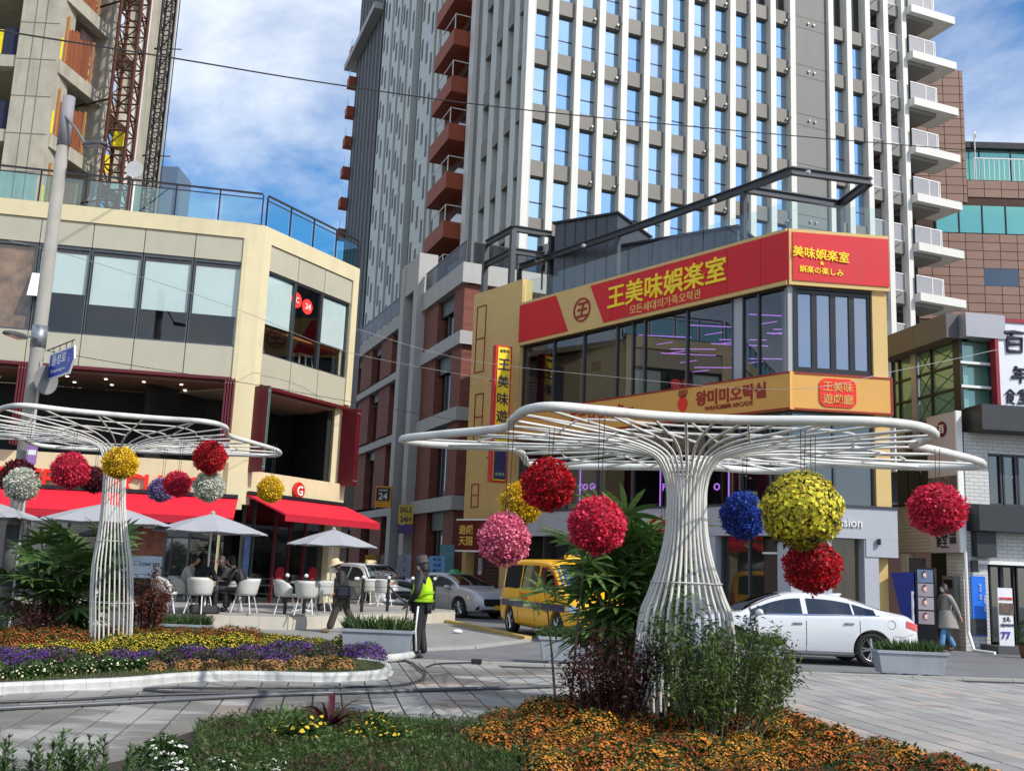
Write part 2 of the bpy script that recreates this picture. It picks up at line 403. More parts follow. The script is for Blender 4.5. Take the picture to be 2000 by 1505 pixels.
m = MB(); m.quad((-700, -40, 0), (700, -40, 0), (700, 1500, 0), (-700, 1500, 0)); struct('road', m, ASPH)
m = MB(); PLAZA = [(-26, 2), (26, 2), (26, 20.45), (9.43, 18.86), (-2.06, 17.72), (-3.2, 17.62), (-26, 17.3)]
m.prism(PLAZA, -.05, .012); plaza = struct('plaza', m, JOINT)
pav = MB(); PAVEP = [(-26, 17.31), (-3.2, 17.63), (-2.5, 19.4), (-.6, 21.6), (.62, 24.5), (-2.25, 32.6), (-6, 44), (-26, 44)]
pav.prism(PAVEP, -.05, .03); pavement = struct('pavement', pav, PAVE)
for i, (a, b) in enumerate((((-2.5, 19.4), (-.6, 21.6)), ((-.6, 21.6), (.62, 24.5)), ((.62, 24.5), (-.3, 27.1)), ((-.3, 27.1), (-1.25, 29.8)), ((-1.25, 29.8), (-2.25, 32.6)), ((-2.25, 32.6), (-4.2, 38.5)))):
    w = Wall(a, b) if i < 2 else Wall(b, a)
    k = MB(); w.box(k, .004, w.len - .004, -.04, .115 if i > 1 else .05, -.09, .09); part('kerb_stone', k, KERBY if i > 1 else KERB, pavement)
for i in range(24):                                    # kerb line between square and road
    a = Vector((-2.06, 17.76)); b = Vector((20.5, 20.0)); p0, p1 = a.lerp(b, i / 24), a.lerp(b, (i + 1) / 24)
    w = Wall(p0, p1); k = MB(); w.box(k, .006, w.len - .006, -.04, .05, -.2, -.02); part('kerb_stone', k, KERB, plaza)

A_, B_ = Vector((-.17, .985)).normalized(), Vector((.985, .17)).normalized()
SW, SL = .335, .67
cells = []
for i in range(-40, 48):
    for j in range(8, 38):
        c = Vector((-.9, 4.0)) + B_ * (i * SW) + A_ * (j * SL * .86)
        if c.y < 7.6 or c.y > 17.4 + .1 * (c.x + 2) or abs(c.x) > c.y * .56 + .6: continue
        cells.append(c)
# beds sit on part of the square: slabs there would never show
def in_poly(p, poly):
    r = False; n = len(poly)
    for i in range(n):
        a, b = poly[i], poly[i - 1]
        if (a[1] > p[1]) != (b[1] > p[1]) and p[0] < (b[0] - a[0]) * (p[1] - a[1]) / (b[1] - a[1]) + a[0]: r = not r
    return r
BEDL = [tuple(gp(u, v).xy) for u, v in ((-330, 1385), (-150, 1366), (0, 1358), (120, 1352), (250, 1345), (340, 1336), (430, 1331), (540, 1332), (640, 1334), (735, 1328), (757, 1317), (735, 1305), (690, 1300), (800, 1292), (806, 1283), (770, 1276), (640, 1262), (520, 1248), (300, 1236), (0, 1232), (-330, 1236))]
BEDM = [tuple(gp(u, v, z).xy) for u, v, z in ((250, 1560, 0), (275, 1500, 0), (370, 1440, .05), (500, 1412, .08), (640, 1404, .08), (800, 1418, .1), (905, 1422, .1), (960, 1395, .16), (1090, 1362, .18), (1250, 1358, .18), (1540, 1398, .18), (1690, 1440, .18), (1850, 1478, .18), (1940, 1512, .18), (2000, 1600, .1))]
cells = [c for c in cells if not in_poly(c, BEDL) and not in_poly(c, BEDM)]
cells.sort(key=lambda c: c.y)
sm = MB(); hw, hl = SW / 2 - .0085, SL * .86 / 2 - .0075
def slab_pts(c, z0, z1):
    P = []
    for z, e in ((z0, 0), (z1 - .004, 0), (z1, .005)):
        P.append([(c.x + B_.x * sx * (hw - e) + A_.x * sy * (hl - e), c.y + B_.y * sx * (hw - e) + A_.y * sy * (hl - e), z) for sx, sy in ((-1, -1), (1, -1), (1, 1), (-1, 1))])
    return P
sm.loft(slab_pts(Vector((0, 0)), .0, .016)); smesh = sm.mesh('paving_slab', SLAB1)
far = MB()
for k, c in enumerate(cells):
    z = .013 + random.uniform(0, .004)
    if k < 290:
        o = link('paving_slab', smesh, plaza, (c.x, c.y, z)); o.rotation_euler = (random.uniform(-.004, .004), random.uniform(-.004, .004), 0)
    else: far.loft(slab_pts(c, z, z + .016))
o = part('far_paving', far, SLAB2, plaza); o['kind'] = 'stuff'

# terrace of the cafe
TC = Vector((-5.04, 24.57)); TZ = .38
TL, TR = TC - Vector((.98, .2)) * 15, TC + Vector((.473, .881)) * 7.6
m = MB(); m.prism([TL, TC, TR, TR + Vector((-3, 3)), (-9, 34), (-22, 31)], -.03, TZ - .05); terrace = struct('terrace', m, PAVE)
m = MB(); q = [TL, TC, TR, TR + Vector((-3, 3)), (-9, 34), (-22, 31)]; m.prism(q, TZ - .048, TZ); part('terrace_floor', m, mat('terrace_floor', (.33, .32, .30), .6, var=.08, scale=2), terrace)
for a, b, n in ((TL, TC, 23), (TC, TR, 12)):
    for i in range(n):
        p0, p1 = Vector(a).lerp(b, i / n), Vector(a).lerp(b, (i + 1) / n); w = Wall(p0, p1)
        k = MB(); w.box(k, .003, w.len - .003, -.01, TZ - .052, .002, .03); part('cladding_tile', k, TERR, terrace)

# ================================================================== cafe building (cream, glass balustrade)
LF = Wall((-14.71, 27.55), (-8.08, 28.9)); LR = Wall((-7.52, 29.1), (-5.29, 33.2)); LC = Wall((-8.08, 28.9), (-7.52, 29.1))
ZT = 11.41
cafe = thing('cafe_building', 'cream corner cafe building with red awnings and roof terrace balustrade', 'building', (-9, 31, 0))
def bx(w, name, s0, s1, z0, z1, d0, d1, ma, par, **k): return part(name, w.box(MB(), s0, s1, z0, z1, d0, d1), ma, par, **k)
Lx = -9.0                                                    # how far the long face runs out of the picture
zfb = LF.z(480, 465)                                         # fascia bottom
zpt = LF.z(475, 511)                                         # window head
zwb = LF.z(462, 677)                                         # window sill
zlb = LF.z(457, 737)                                         # lower panel bottom
zbt, zbb = LF.z(440, 903), LF.z(440, 972)                    # sign beam
bx(LF, 'fascia', Lx, LF.len, zfb, ZT, -.45, 0, CREAM, cafe)
s_end = LF.S(478, 560)                                       # panels stop here, pillar after
bx(LF, 'corner_pillar', s_end, LF.len, zbb - .3, zfb, -.45, 0, CREAM, cafe)
m = MB(); a, b = LC.p(0, 0, 0), LC.p(LC.len, 0, 0); c, d = LR.p(.12, 0, -.4), LF.p(LF.len - .1, 0, -.4)
m.prism([a.xy, b.xy, c.xy, d.xy], zbb - .3, ZT); part('corner_pillar', m, CREAM, cafe)
pj = [LF.S(u, v) for u, v in ((-24, 430), (77, 440), (181, 447), (282, 455), (383, 462))]
step = (pj[-1] - pj[0]) / 4; pj = [pj[0] + step * i for i in range(-3, 5)] + [s_end]
BLIND = mat('window_blind', srgb(222, 232, 228), .8, var=.05, scale=1.2, dirt=.04)
ALU = mat('window_aluminium', (.10, .11, .12), .4, .6)
for i in range(len(pj) - 1):
    s0, s1 = pj[i] + .012, pj[i + 1] - .012
    bx(LF, 'facade_panel', s0, s1, zpt, zfb - .012, -.3, -.05, PANEL, cafe); bx(LF, 'facade_panel', s0, s1, zlb + .012, zwb, -.3, -.05, PANEL, cafe)
    f = MB(); e = .035
    for q in ((s0, s0 + e, zwb, zpt), (s1 - e, s1, zwb, zpt)): LF.box(f, q[0], q[1], q[2] + .002, q[3] - .002, -.22, -.09)
    LF.box(f, s0 + e, s1 - e, zwb + .002, zwb + .05, -.22, -.09); LF.box(f, s0 + e, s1 - e, zpt - .1, zpt - .002, -.22, -.09)
    wi = part('window', f, ALU, cafe)
    bx(LF, 'pane', s0 + e, s1 - e, zwb + .05, zpt - .1, -.17, -.155, CLEARD if i > 2 else GLASSD, wi)
    if i == 3: bx(LF, 'painted_reflection', s0 + .06, s1 - .06, zwb + .06, zpt - .12, -.21, -.19, mat('reflection_brown', srgb(150, 112, 84), .7, var=.95, scale=.9), wi)  # mottled brown panel, a reflection in this window put into colour
    if i > 3 or i == 2:
        low = .36 if i != 4 else .46
        bx(LF, 'blind', s0 + .06, s1 - .06, zwb + (zpt - zwb) * low, zpt - .2, -.20, -.185, BLIND, wi)
    if i == 4:                                                # tilted-out vent sash
        sa = LF.S(62, 560); m = MB(); z1 = LF.z(70, 532); z0 = LF.z(60, 580)
        m.hexa([LF.p(sa - .05, z0, .22), LF.p(sa + .34, z0, .22), LF.p(sa + .34, z0, .19), LF.p(sa - .05, z0, .19), LF.p(sa - .05, z1, -.06), LF.p(sa + .34, z1, -.06), LF.p(sa + .34, z1, -.09), LF.p(sa - .05, z1, -.09)])
        part('vent_sash', m, WHITE, wi)
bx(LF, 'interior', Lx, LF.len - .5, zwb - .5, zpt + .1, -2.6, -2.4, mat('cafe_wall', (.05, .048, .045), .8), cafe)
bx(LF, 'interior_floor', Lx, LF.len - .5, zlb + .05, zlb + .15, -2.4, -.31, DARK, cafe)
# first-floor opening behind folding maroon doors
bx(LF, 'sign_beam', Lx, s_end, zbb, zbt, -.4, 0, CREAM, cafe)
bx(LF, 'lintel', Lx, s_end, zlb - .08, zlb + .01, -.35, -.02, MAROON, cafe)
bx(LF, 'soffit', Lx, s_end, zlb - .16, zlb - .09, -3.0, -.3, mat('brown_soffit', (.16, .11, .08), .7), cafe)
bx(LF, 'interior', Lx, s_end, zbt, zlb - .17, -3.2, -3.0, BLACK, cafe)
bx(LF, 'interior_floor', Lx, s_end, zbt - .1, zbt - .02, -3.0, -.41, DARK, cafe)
for i in range(14):
    m = MB(); m.lathe([(.045, 0), (.045, -.02)], 8, LF.p(-1 + i % 7 * 1.05, zlb - .165, -.9 - i // 7 * 1.0)); part('downlight', m, emis('downlight', (1, .86, .66), 3.5), cafe)
def folded(w, s, n, d0, zlo, zhi, dirn):
    for k in range(n):
        q = MB(); ss = s + dirn * k * .075
        w.box(q, ss, ss + .05, zlo, zhi, -.1, d0)
        fd = part('folding_door', q, MAROON, cafe)
        for f in (.06, .94): q = MB(); q.lathe([(.014, 0), (.014, .012)], 6, w.p(ss + .025, zlo + (zhi - zlo) * f, d0), 'y'); part('hinge', q, WHITE, fd)
zdo = LF.z(440, 893)
folded(LF, s_end - .06, 4, .38, zdo, zlb - .09, -1)
folded(LF, LF.S(44, 800), 3, .36, zdo, zlb - .09, -1)
# sign letters
lz = LF.z(270, 940)
wall_text(LF, 'CAFFÈ PASCUCCI', LF.S(196, 936), lz, .09, .62, REDLET, cafe, w=(LF.S(395, 945) - LF.S(0, 925)) * 1.08, bold=.018, depth=.09)
# ground floor
gz = TZ
for u0, v0, u1, v1 in ((0, 1100, 0, 1100),):
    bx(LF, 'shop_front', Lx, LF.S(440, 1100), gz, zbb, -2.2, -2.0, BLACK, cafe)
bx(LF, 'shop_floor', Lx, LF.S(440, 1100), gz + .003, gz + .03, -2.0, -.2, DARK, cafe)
gs = [LF.S(u, 1120) for u in (-160, -60, 40, 120, 250, 315, 362, 432)]
for i in range(len(gs) - 1):
    bx(LF, 'mullion', gs[i] - .03, gs[i] + .03, gz + .03, zbb - .01, -.3, -.2, ALU, cafe); bx(LF, 'shop_window', gs[i] + .03, gs[i + 1] - .03, gz + .03, zbb - .01, -.26, -.245, GLASSD if i in (5, 2, 0) else CLEARD, cafe)
bx(LF, 'counter', LF.S(60, 1120), LF.S(240, 1120), gz + .03, gz + 1.1, -1.7, -1.2, mat('cafe_counter', (.22, .13, .08), .6), cafe)
po = bx(LF, 'poster', LF.S(252, 1120), LF.S(314, 1120), LF.z(280, 1128), LF.z(280, 1085), -.235, -.225, mat('pale_poster', srgb(170, 190, 205), .5), cafe)
wall_text(LF, 'COW SET', LF.S(290, 1100), LF.z(290, 1102), -.22, .3, mat('navy_print', srgb(30, 40, 60), .6), po, w=.55)
po = bx(LF, 'food_poster', LF.S(252, 1120), LF.S(314, 1120), LF.z(280, 1084), LF.z(280, 1030), -.235, -.225, mat('food_print', srgb(120, 70, 50), .5, var=.7, scale=5), cafe)
wall_text(LF, 'FLAVOR', LF.S(70, 1030), LF.z(70, 1028), -.2, .3, WHITE, cafe, w=.6)
bx(LF, 'ground_pillar', LF.S(424, 1060), LF.len + .02, gz, zbb + .02, -.9, .03, CREAM, cafe)
# right face
fb, pt, wb, lb = LR.z(533, 479), LR.z(529, 528), LR.z(515, 690), LR.z(509, 750)
bt, bb = LR.z(503, 920), LR.z(490, 972)
bx(LR, 'fascia', 0, LR.len, fb, ZT, -.4, 0, CREAM, cafe)
re = LR.S(687, 600)
bx(LR, 'end_pillar', re, LR.len, LR.z(687, 793), fb, -.4, 0, CREAM, cafe); bx(LR, 'side_pillar', 0, LR.S(527, 520), bb - .2, fb, -.4, -.001, CREAM, cafe)
ls = [LR.S(527, 520), LR.S(580, 600), LR.S(632, 620), re]
STOOL = mat('pale_stool', (.45, .42, .36), .5)
for i in range(3):
    s0, s1 = ls[i] + .012, ls[i + 1] - .012
    bx(LR, 'facade_panel', s0, s1, pt, fb - .012, -.3, -.05, PANEL, cafe); bx(LR, 'facade_panel', s0, s1, lb + .01, wb, -.3, -.05, PANEL, cafe)
    f = MB(); e = .04
    LR.box(f, s0, s0 + e, wb, pt, -.22, -.1); LR.box(f, s1 - e, s1, wb, pt, -.22, -.1); LR.box(f, s0 + e, s1 - e, wb + .001, wb + .05, -.22, -.1); LR.box(f, s0 + e, s1 - e, pt - .06, pt - .001, -.22, -.1)
    wi = part('window', f, ALU, cafe); bx(LR, 'pane', s0 + e, s1 - e, wb + .05, pt - .06, -.17, -.155, CLEARD, wi)
    if i != 1: bx(LR, 'blind', s0 + .06, s1 - .06, wb + .95, pt - .1, -.20, -.185, BLIND, wi)
    else:
        for k, (u, v, tx) in enumerate(((588, 585, 'C'), (609, 598, '24'))):
            S_, z_ = LR.sz(u, v); m = MB(); m.lathe([(.24, 0), (.24, .03)], 20, (0, 0, 0), 'y')
            m.v = [tuple(LR.p(S_ + q[0], z_ + q[2], -.2 + q[1])) for q in m.v]
            di = part('neon_disc', m, emis('neon_red', (.85, .03, .02), .9), cafe); wall_text(LR, tx, S_, z_, -.15, .26, WHITE, di)
bx(LR, 'bar_counter', ls[0], re, wb + .86, wb + .93, -.75, -.4, mat('wood_top', srgb(150, 95, 50), .5), cafe)
bx(LR, 'interior', -1, LR.len + 4.5, lb + .31, pt + .3, -3.4, -3.2, mat('cafe_wall2', (.03, .035, .05), .8), cafe)
bx(LR, 'interior_floor', ls[0], re, lb + .1, lb + .18, -3.2, -.31, DARK, cafe)
for n, (u, v) in enumerate(((524, 690), (549, 697), (630, 728), (643, 732))):
    S_ = LR.S(u, v); P = LR.p(S_, wb - .08, -1.0)
    st = thing('bar_stool', ['pale wooden stool by the upper corner window, nearest the cream pillar', 'second pale wooden stool from the pillar behind the upper corner window', 'pale stool in the far upper window, closer to the red neon discs', 'last pale stool at the far end of the upper window bar'][n], 'stool', P, LR.rot(), 'bar stools upstairs')
    m = MB(); m.bevbox((0, 0, .68), (.34, .3, .05), .01); part('seat', m, STOOL, st, world=False)
    for sx in (-1, 1):
        for sy in (-1, 1): m = MB(); m.tube([(sx * .21, sy * .17, 0), (sx * .13, sy * .11, .66)], .02, 5); part('leg', m, STOOL, st, world=False)
    m = MB(); m.box((0, -.15, .25), (.3, .02, .03)); part('stretcher', m, STOOL, st, world=False)
bx(LR, 'sign_beam', -.001, LR.len - .02, bb, bt, -.4, .001, CREAM, cafe)
bx(LR, 'lintel', .02, LR.len, lb - .09, lb - .001, -.35, -.02, MAROON, cafe)
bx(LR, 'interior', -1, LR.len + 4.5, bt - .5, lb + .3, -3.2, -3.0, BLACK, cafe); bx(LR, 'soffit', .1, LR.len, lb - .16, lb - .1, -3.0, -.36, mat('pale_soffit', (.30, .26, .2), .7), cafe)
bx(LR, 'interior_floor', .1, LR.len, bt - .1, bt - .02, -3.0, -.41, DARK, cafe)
folded(LR, .12, 2, .5, bt - .05, lb - .1, 1); folded(LR, LR.len - .28, 3, .52, bt - .05, lb - .1, 1)
m = MB(); LR.box(m, .27, .34, bt - .05, lb - .1, -.3, -.1); part('opening_jamb', m, MAROON, cafe)
bx(LR, 'door_glass', .14, .26, bt, lb - .15, .1, .5, GLASSG, cafe); bx(LR, 'door_glass', LR.len - .2, LR.len - .18, bt, lb - .15, 0, .5, GLASSG, cafe)
S_, z_ = LR.sz(581, 958); m = MB(); m.lathe([(.26, 0), (.27, .05), (.24, .09)], 24, (0, 0, 0), 'y'); m.v = [tuple(LR.p(S_ + q[0], z_ + q[2], q[1])) for q in m.v]
di = part('logo_disc', m, mat('logo_red', srgb(190, 40, 30), .4), cafe); wall_text(LR, 'G', S_, z_, .1, .4, WHITE, di, bold=.02)
# ground floor right face
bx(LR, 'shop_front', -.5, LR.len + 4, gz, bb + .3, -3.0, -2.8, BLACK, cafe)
bx(LR, 'end_pillar', LR.S(642, 1090), LR.len - .02, gz - .3, bb - .002, -.5, -.02, CREAM, cafe)
g2 = [LR.S(u, 1100) for u in (482, 502, 545, 573, 603, 642)]
for i in range(5):
    bx(LR, 'mullion', g2[i] - .03, g2[i] + .03, gz, bb - .01, -.3, -.2, MAROON if i > 1 else ALU, cafe); bx(LR, 'shop_window', g2[i] + .03, g2[i + 1] - .03, gz, bb - .01, -.26, -.245, CLEARD if i in (1, 3) else GLASSD, cafe)
bx(LR, 'window_poster', g2[0] + .06, g2[1] - .1, gz + .4, gz + 2.0, -.235, -.22, mat('blue_print', srgb(90, 120, 160), .5, var=.6, scale=6), cafe)
for n, u in enumerate((558, 622)):
    S_, z_ = LR.sz(u, 1120); m = MB(); m.lathe([(.2, 0), (.2, .02)], 20, (0, 0, 0), 'y'); m.v = [tuple(LR.p(S_ + q[0], z_ + q[2], -.24 + q[1])) for q in m.v]; part('door_decal', m, mat('decal_red', srgb(150, 20, 34), .5), cafe)
for w, s0, s1, ztop, drop, dep, zz in ((LF, Lx, LF.S(458, 970) + .1, zbb + .02, .62, 1.35, .2), (LR, LR.S(480, 973), LR.len - .05, bb + .1, .55, 1.5, .2)):
    o = (lambda s, d: w.p(s, 0, d))
    m = MB(); P = w.p
    m.hexa([P(s0, ztop - .05, .03), P(s1, ztop - .05, .03), P(s1, ztop, .03), P(s0, ztop, .03), P(s0, ztop - drop - .05, dep), P(s1, ztop - drop - .05, dep), P(s1, ztop - drop, dep + .02), P(s0, ztop - drop, dep + .02)])
    aw = part('awning', m, REDAWN, cafe)
    m = MB(); w.box(m, s0, s1, ztop - drop - zz, ztop - drop - .02, dep - .005, dep + .012); part('valance', m, mat('red_valance', srgb(178, 16, 42), .75, var=.08), aw)
    m = MB(); w.box(m, s0, s1, ztop - .02, ztop + .08, .035, .16); part('awning_box', m, DARK, aw)
# roof and balustrade
m = MB(); m.prism([LR.p(LR.len - .42, 0, -.42).xy, (-9.75, 38.6), (-9.9, 38.6), LR.p(LR.len - .56, 0, -.46).xy], TZ, ZT - .5); part('shade_lining', m, BLACK, cafe)  # added black sheet standing in for the shade inside the opening
m = MB(); m.prism([LF.p(Lx, 0, -.4).xy, LF.p(LF.len, 0, -.4).xy, LR.p(0, 0, -.4).xy, LR.p(LR.len, 0, -.3).xy, (-9, 40), (-24, 40)], ZT - .35, ZT - .12); part('roof', m, CONC, cafe)
m = MB(); m.prism([LR.p(LR.len - .02, 0, -.02).xy, (-9, 38.6), (-9.6, 38.6), LR.p(LR.len - .4, 0, -.3).xy], .0, ZT - .4); part('back_wall', m, CREAM, cafe)
bz = ZT + .02; bh = LF.z(498, 379, -.25) - bz
def balus(w, ss, glass, d=-.25):
    for i, s_ in enumerate(ss): bx(w, 'baluster_post', s_ - .02, s_ + .02, bz - .1, bz + bh, d - .02, d + .02, BLACKP, cafe)
    bx(w, 'handrail', ss[0] + .021, ss[-1] - .021, bz + bh + .001, bz + bh + .05, d - .03, d + .03, BLACKP, cafe); bx(w, 'lower_rail', ss[0] + .021, ss[-1] - .021, bz + .02, bz + .06, d - .015, d + .015, BLACKP, cafe)
    bx(w, 'upper_rail', ss[0] + .021, ss[-1] - .021, bz + bh - .14, bz + bh - .11, d - .012, d + .012, BLACKP, cafe)
    for i in range(len(ss) - 1): bx(w, 'glass_panel', ss[i] + .1, ss[i + 1] - .1, bz + .07, bz + bh - .15, d - .006, d + .006, glass, cafe)
ps = [LF.S(u, v, -.25) for u, v in ((77, 370), (170, 380), (260, 388), (345, 398), (432, 408), (512, 416))]
stp = (ps[-1] - ps[0]) / 5
balus(LF, [ps[0] + stp * i for i in range(-4, 6)], BALGL)
pr = [LR.S(u, v, -.2) for u, v in ((521, 420), (567, 440), (612, 462), (656, 482), (699, 505))]
balus(LR, pr, BALGL, -.2)
# ================================================================== arcade building (ochre, red and orange sign bands)
AL = Wall((.26, 36.12), (7.46, 27.0)); AR = Wall((7.46, 27.0), (10.28, 27.31)); AW = Wall((-1.62, 38.69), (.24, 36.18))
zt, zr, zo1, zo0, zg, zf = 11.12, 9.64, 7.18, 6.15, 3.62, 2.81
arc = thing('arcade_building', 'ochre arcade building with dark glazing and grey ground floor', 'building', (5, 34, 0))
al, ar = AL.len, AR.len
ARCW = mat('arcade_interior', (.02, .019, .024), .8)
m = MB(); m.prism([AL.p(0, 0, -.02).xy, AL.p(al - .02, 0, -.02).xy, AR.p(ar, 0, -.02).xy, (10.6, 40), (3, 46), (.5, 42)], zt - .35, zt - .02); part('roof', m, CONC, arc)
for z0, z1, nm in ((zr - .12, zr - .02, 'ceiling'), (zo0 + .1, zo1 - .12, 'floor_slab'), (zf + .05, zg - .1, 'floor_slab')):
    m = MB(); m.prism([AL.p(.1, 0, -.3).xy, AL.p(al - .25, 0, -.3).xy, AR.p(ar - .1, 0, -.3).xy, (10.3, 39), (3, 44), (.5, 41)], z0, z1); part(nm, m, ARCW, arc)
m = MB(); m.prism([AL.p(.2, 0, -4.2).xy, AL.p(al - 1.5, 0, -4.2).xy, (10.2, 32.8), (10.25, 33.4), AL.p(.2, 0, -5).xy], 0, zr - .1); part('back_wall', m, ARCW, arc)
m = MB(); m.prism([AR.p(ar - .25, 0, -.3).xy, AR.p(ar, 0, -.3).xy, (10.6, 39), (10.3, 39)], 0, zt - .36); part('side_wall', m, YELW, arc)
m = MB(); m.prism([AW.p(0, 0, 0).xy, AW.p(AW.len, 0, 0).xy, AW.p(AW.len + .02, 0, -.45).xy, AW.p(0, 0, -.45).xy], 2.9, 12.17); part('party_wall', m, YELW, arc)
for v0, v1, u in ((600, 725, 939), (770, 860, 935), (945, 990, 928)):
    s0, z1 = AW.sz(u - 6, v0); s1, z0 = AW.sz(u + 6, v1); f = MB()
    for q in ((s0, s0 + .03, z0, z1), (s1 - .03, s1, z0, z1)): AW.box(f, q[0], q[1], q[2], q[3], .002, .03)
    AW.box(f, s0 + .03, s1 - .03, z1 - .03, z1, .002, .03); AW.box(f, s0 + .03, s1 - .03, z0, z0 + .03, .002, .03); AW.box(f, s0 + .03, s1 - .03, (z0 + z1) / 2, (z0 + z1) / 2 + .03, .002, .03)
    part('wall_motif', f, mat('motif_red', srgb(140, 40, 30), .6), arc)
# glazing, first floor of the band windows (upper)
mu = [0.02] + [AL.S(u, v) for u, v in ((1076, 700), (1135, 690), (1199, 690), (1230, 690), (1253, 690), (1336, 680), (1426, 660), (1445, 650), (1476, 650), (1533, 640))]
def glazing(w, ss, z0, z1, glass, fr=ALU, e=.03, d=-.12, name='window'):
    for i in range(len(ss) - 1):
        f = MB(); a, b = ss[i] + .002, ss[i + 1] - .002
        w.box(f, a, a + e, z0, z1, d - .1, d + .02); w.box(f, b - e, b, z0, z1, d - .1, d + .02); w.box(f, a + e, b - e, z0, z0 + e, d - .1, d + .02); w.box(f, a + e, b - e, z1 - e, z1, d - .1, d + .02)
        wi = part(name, f, fr, arc); bx(w, 'pane', a + e, b - e, z0 + e, z1 - e, d - .06, d - .045, glass, wi)
ARCGL = clear_glass('arcade_glass', (.70, .70, .74), refl=.05)
glazing(AL, mu[:8], zo1 + .02, zr - .01, ARCGL); glazing(AL, mu[8:11] + [al - .06], zo1 + .02, zr - .01, ARCGL)
bx(AL, 'white_column', mu[7], mu[8], zo1 + .02, zr - .01, -.4, -.15, GREYG, arc)
bx(AL, 'inner_panel', mu[1] + .1, mu[3] - .1, zo1, zr - .15, -1.6, -1.3, mat('olive_panel', srgb(178, 172, 128), .8), arc)  # olive panel behind the panes, carrying two brown rectangles
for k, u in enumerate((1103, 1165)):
    S_, z_ = AL.sz(u, 715, -1.3); f = MB(); AL.box(f, S_ - .22, S_ + .22, z_ - .16, z_ + .16, -1.29, -1.26); part('brown_panel', f, mat('panel_brown', srgb(120, 50, 34), .6), arc)
PUR = emis('purple_neon', (.50, .20, .80), 1.6); CYA = emis('cyan_neon', (.15, .5, .9), .8)
for i in range(11):
    s0 = mu[3] + .1 + i * .52; m = MB(); z_ = zr - .2 - (i % 4) * .38
    m.tube([AL.p(s0, z_, -1.0 - (i % 2)), AL.p(s0 + .9, z_ + .06, -2.6 - (i % 2) * .6)], .014, 5); part('neon_tube', m, PUR, arc)
    m = MB(); m.tube([AL.p(s0 + .1, z_ - .2, -1.8), AL.p(s0 + .8, z_ - .22, -1.8)], .011, 5); part('neon_tube', m, PUR, arc)
bx(AR, 'inner_pier', .02, .24, zo1, zr, -.5, -.05, GREYG, arc)
# folding doors to the right
f0, f1 = AR.S(1556, 640), AR.S(1703, 640); fz0, fz1 = zo1 + .03, zr - .03
m = MB(); AR.box(m, f0 - .08, f1 + .02, fz0 - .02, fz0 + .05, -.25, -.02); AR.box(m, f0 - .08, f1 + .02, fz1 - .06, fz1 + .01, -.25, -.02); AR.box(m, f0 - .08, f0, fz0 + .05, fz1 - .06, -.25, -.02); part('door_frame', m, BLACKP, arc)
n = 4; wd = (f1 - f0) / n
for i in range(n):
    a, b = f0 + i * wd, f0 + (i + 1) * wd; f = MB(); e = .075
    AR.box(f, a, a + e, fz0 + .052, fz1 - .062, -.2, -.08); AR.box(f, b - e, b, fz0 + .052, fz1 - .062, -.2, -.08); AR.box(f, a + e, b - e, fz0 + .052, fz0 + .16, -.2, -.08); AR.box(f, a + e, b - e, fz1 - .17, fz1 - .062, -.2, -.08)
    wi = part('folding_door', f, BLACKP, arc); bx(AR, 'pane', a + e, b - e, fz0 + .16, fz1 - .17, -.15, -.135, mirror_glass('bluish_pane', (.66, .72, .86), base=(.015, .016, .022), k=.36), wi)
bx(AR, 'ochre_pier', f1 + .02, ar, zg, zr - .03, -.3, 0, YELW, arc)
bx(AL, 'ochre_edge', 0, .02 + .0, zg, zr, -.3, 0, YELW, arc)
# lower glazed floor
lm = [.05] + [AL.S(u, 940) for u in (1100, 1160, 1230, 1300, 1370, 1440, 1500)] + [al - .05]
glazing(AL, lm, zg + .05, zo0 - .02, ARCGL); glazing(AR, [.03, 1.3, f1], zg + .05, zo0 - .02, GLASSD)
for i, (u, tx) in enumerate(((1150, 'GO GO'), (1310, 'PLAY'), (1400, 'O'))):
    S_, z_ = AL.sz(u, 950, -.5); f = MB()
    for q in ((-.45, -.42, -.7, .7), (.42, .45, -.7, .7)): AL.box(f, S_ + q[0], S_ + q[1], z_ + q[2], z_ + q[3], -.52, -.49)
    AL.box(f, S_ - .42, S_ + .42, z_ + .67, z_ + .7, -.52, -.49); AL.box(f, S_ - .42, S_ + .42, z_ - .7, z_ - .67, -.52, -.49)
    part('neon_frame', f, PUR, arc); wall_text(AL, tx, S_, z_, -.5, .3, PUR, arc)
# grey ground floor
GF = mat('grey_shopfront', srgb(172, 174, 182), .55, var=.03, dirt=.05)
bx(AL, 'shop_fascia', .3, al + .1, zf, zg, -.35, .06, GF, arc); bx(AR, 'shop_fascia', .02, ar + .12, zf, zg + .002, -.35, .06, GF, arc)
bx(AR, 'coping', -.02, ar + .14, zg + .004, zg + .06, -.3, .1, STEELG, arc); bx(AL, 'coping', .3, al, zg + .004, zg + .06, -.3, .1, STEELG, arc)
bx(AR, 'end_return', AR.S(1690, 1070), ar + .12, 2.35, zf - .002, -.3, .058, GF, arc)
bx(AR, 'shop_pier', AR.S(1688, 1120), AR.S(1716, 1120), 0, zf - .003, -.35, .03, GF, arc)
bx(AR, 'shop_pier', .0, .32, 0, zf - .003, -.35, .03, GF, arc); bx(AR, 'shop_pier', AR.S(1600, 1120), AR.S(1624, 1120), 0, zf - .003, -.35, .03, GF, arc)
bx(AR, 'shop_window', AR.S(1624, 1120) + .01, AR.S(1688, 1120) - .01, .1, zf - .01, -.28, -.26, CLEARD, arc)
bx(AR, 'shop_wall', .3, ar, 0.01, zf, -2.6, -2.4, mat('shop_back', (.30, .29, .26), .8), arc)
bx(AL, 'shop_wall', .3, al - .6, .01, zf, -3.4, -3.2, mat('shop_back2', (.16, .16, .15), .8), arc)
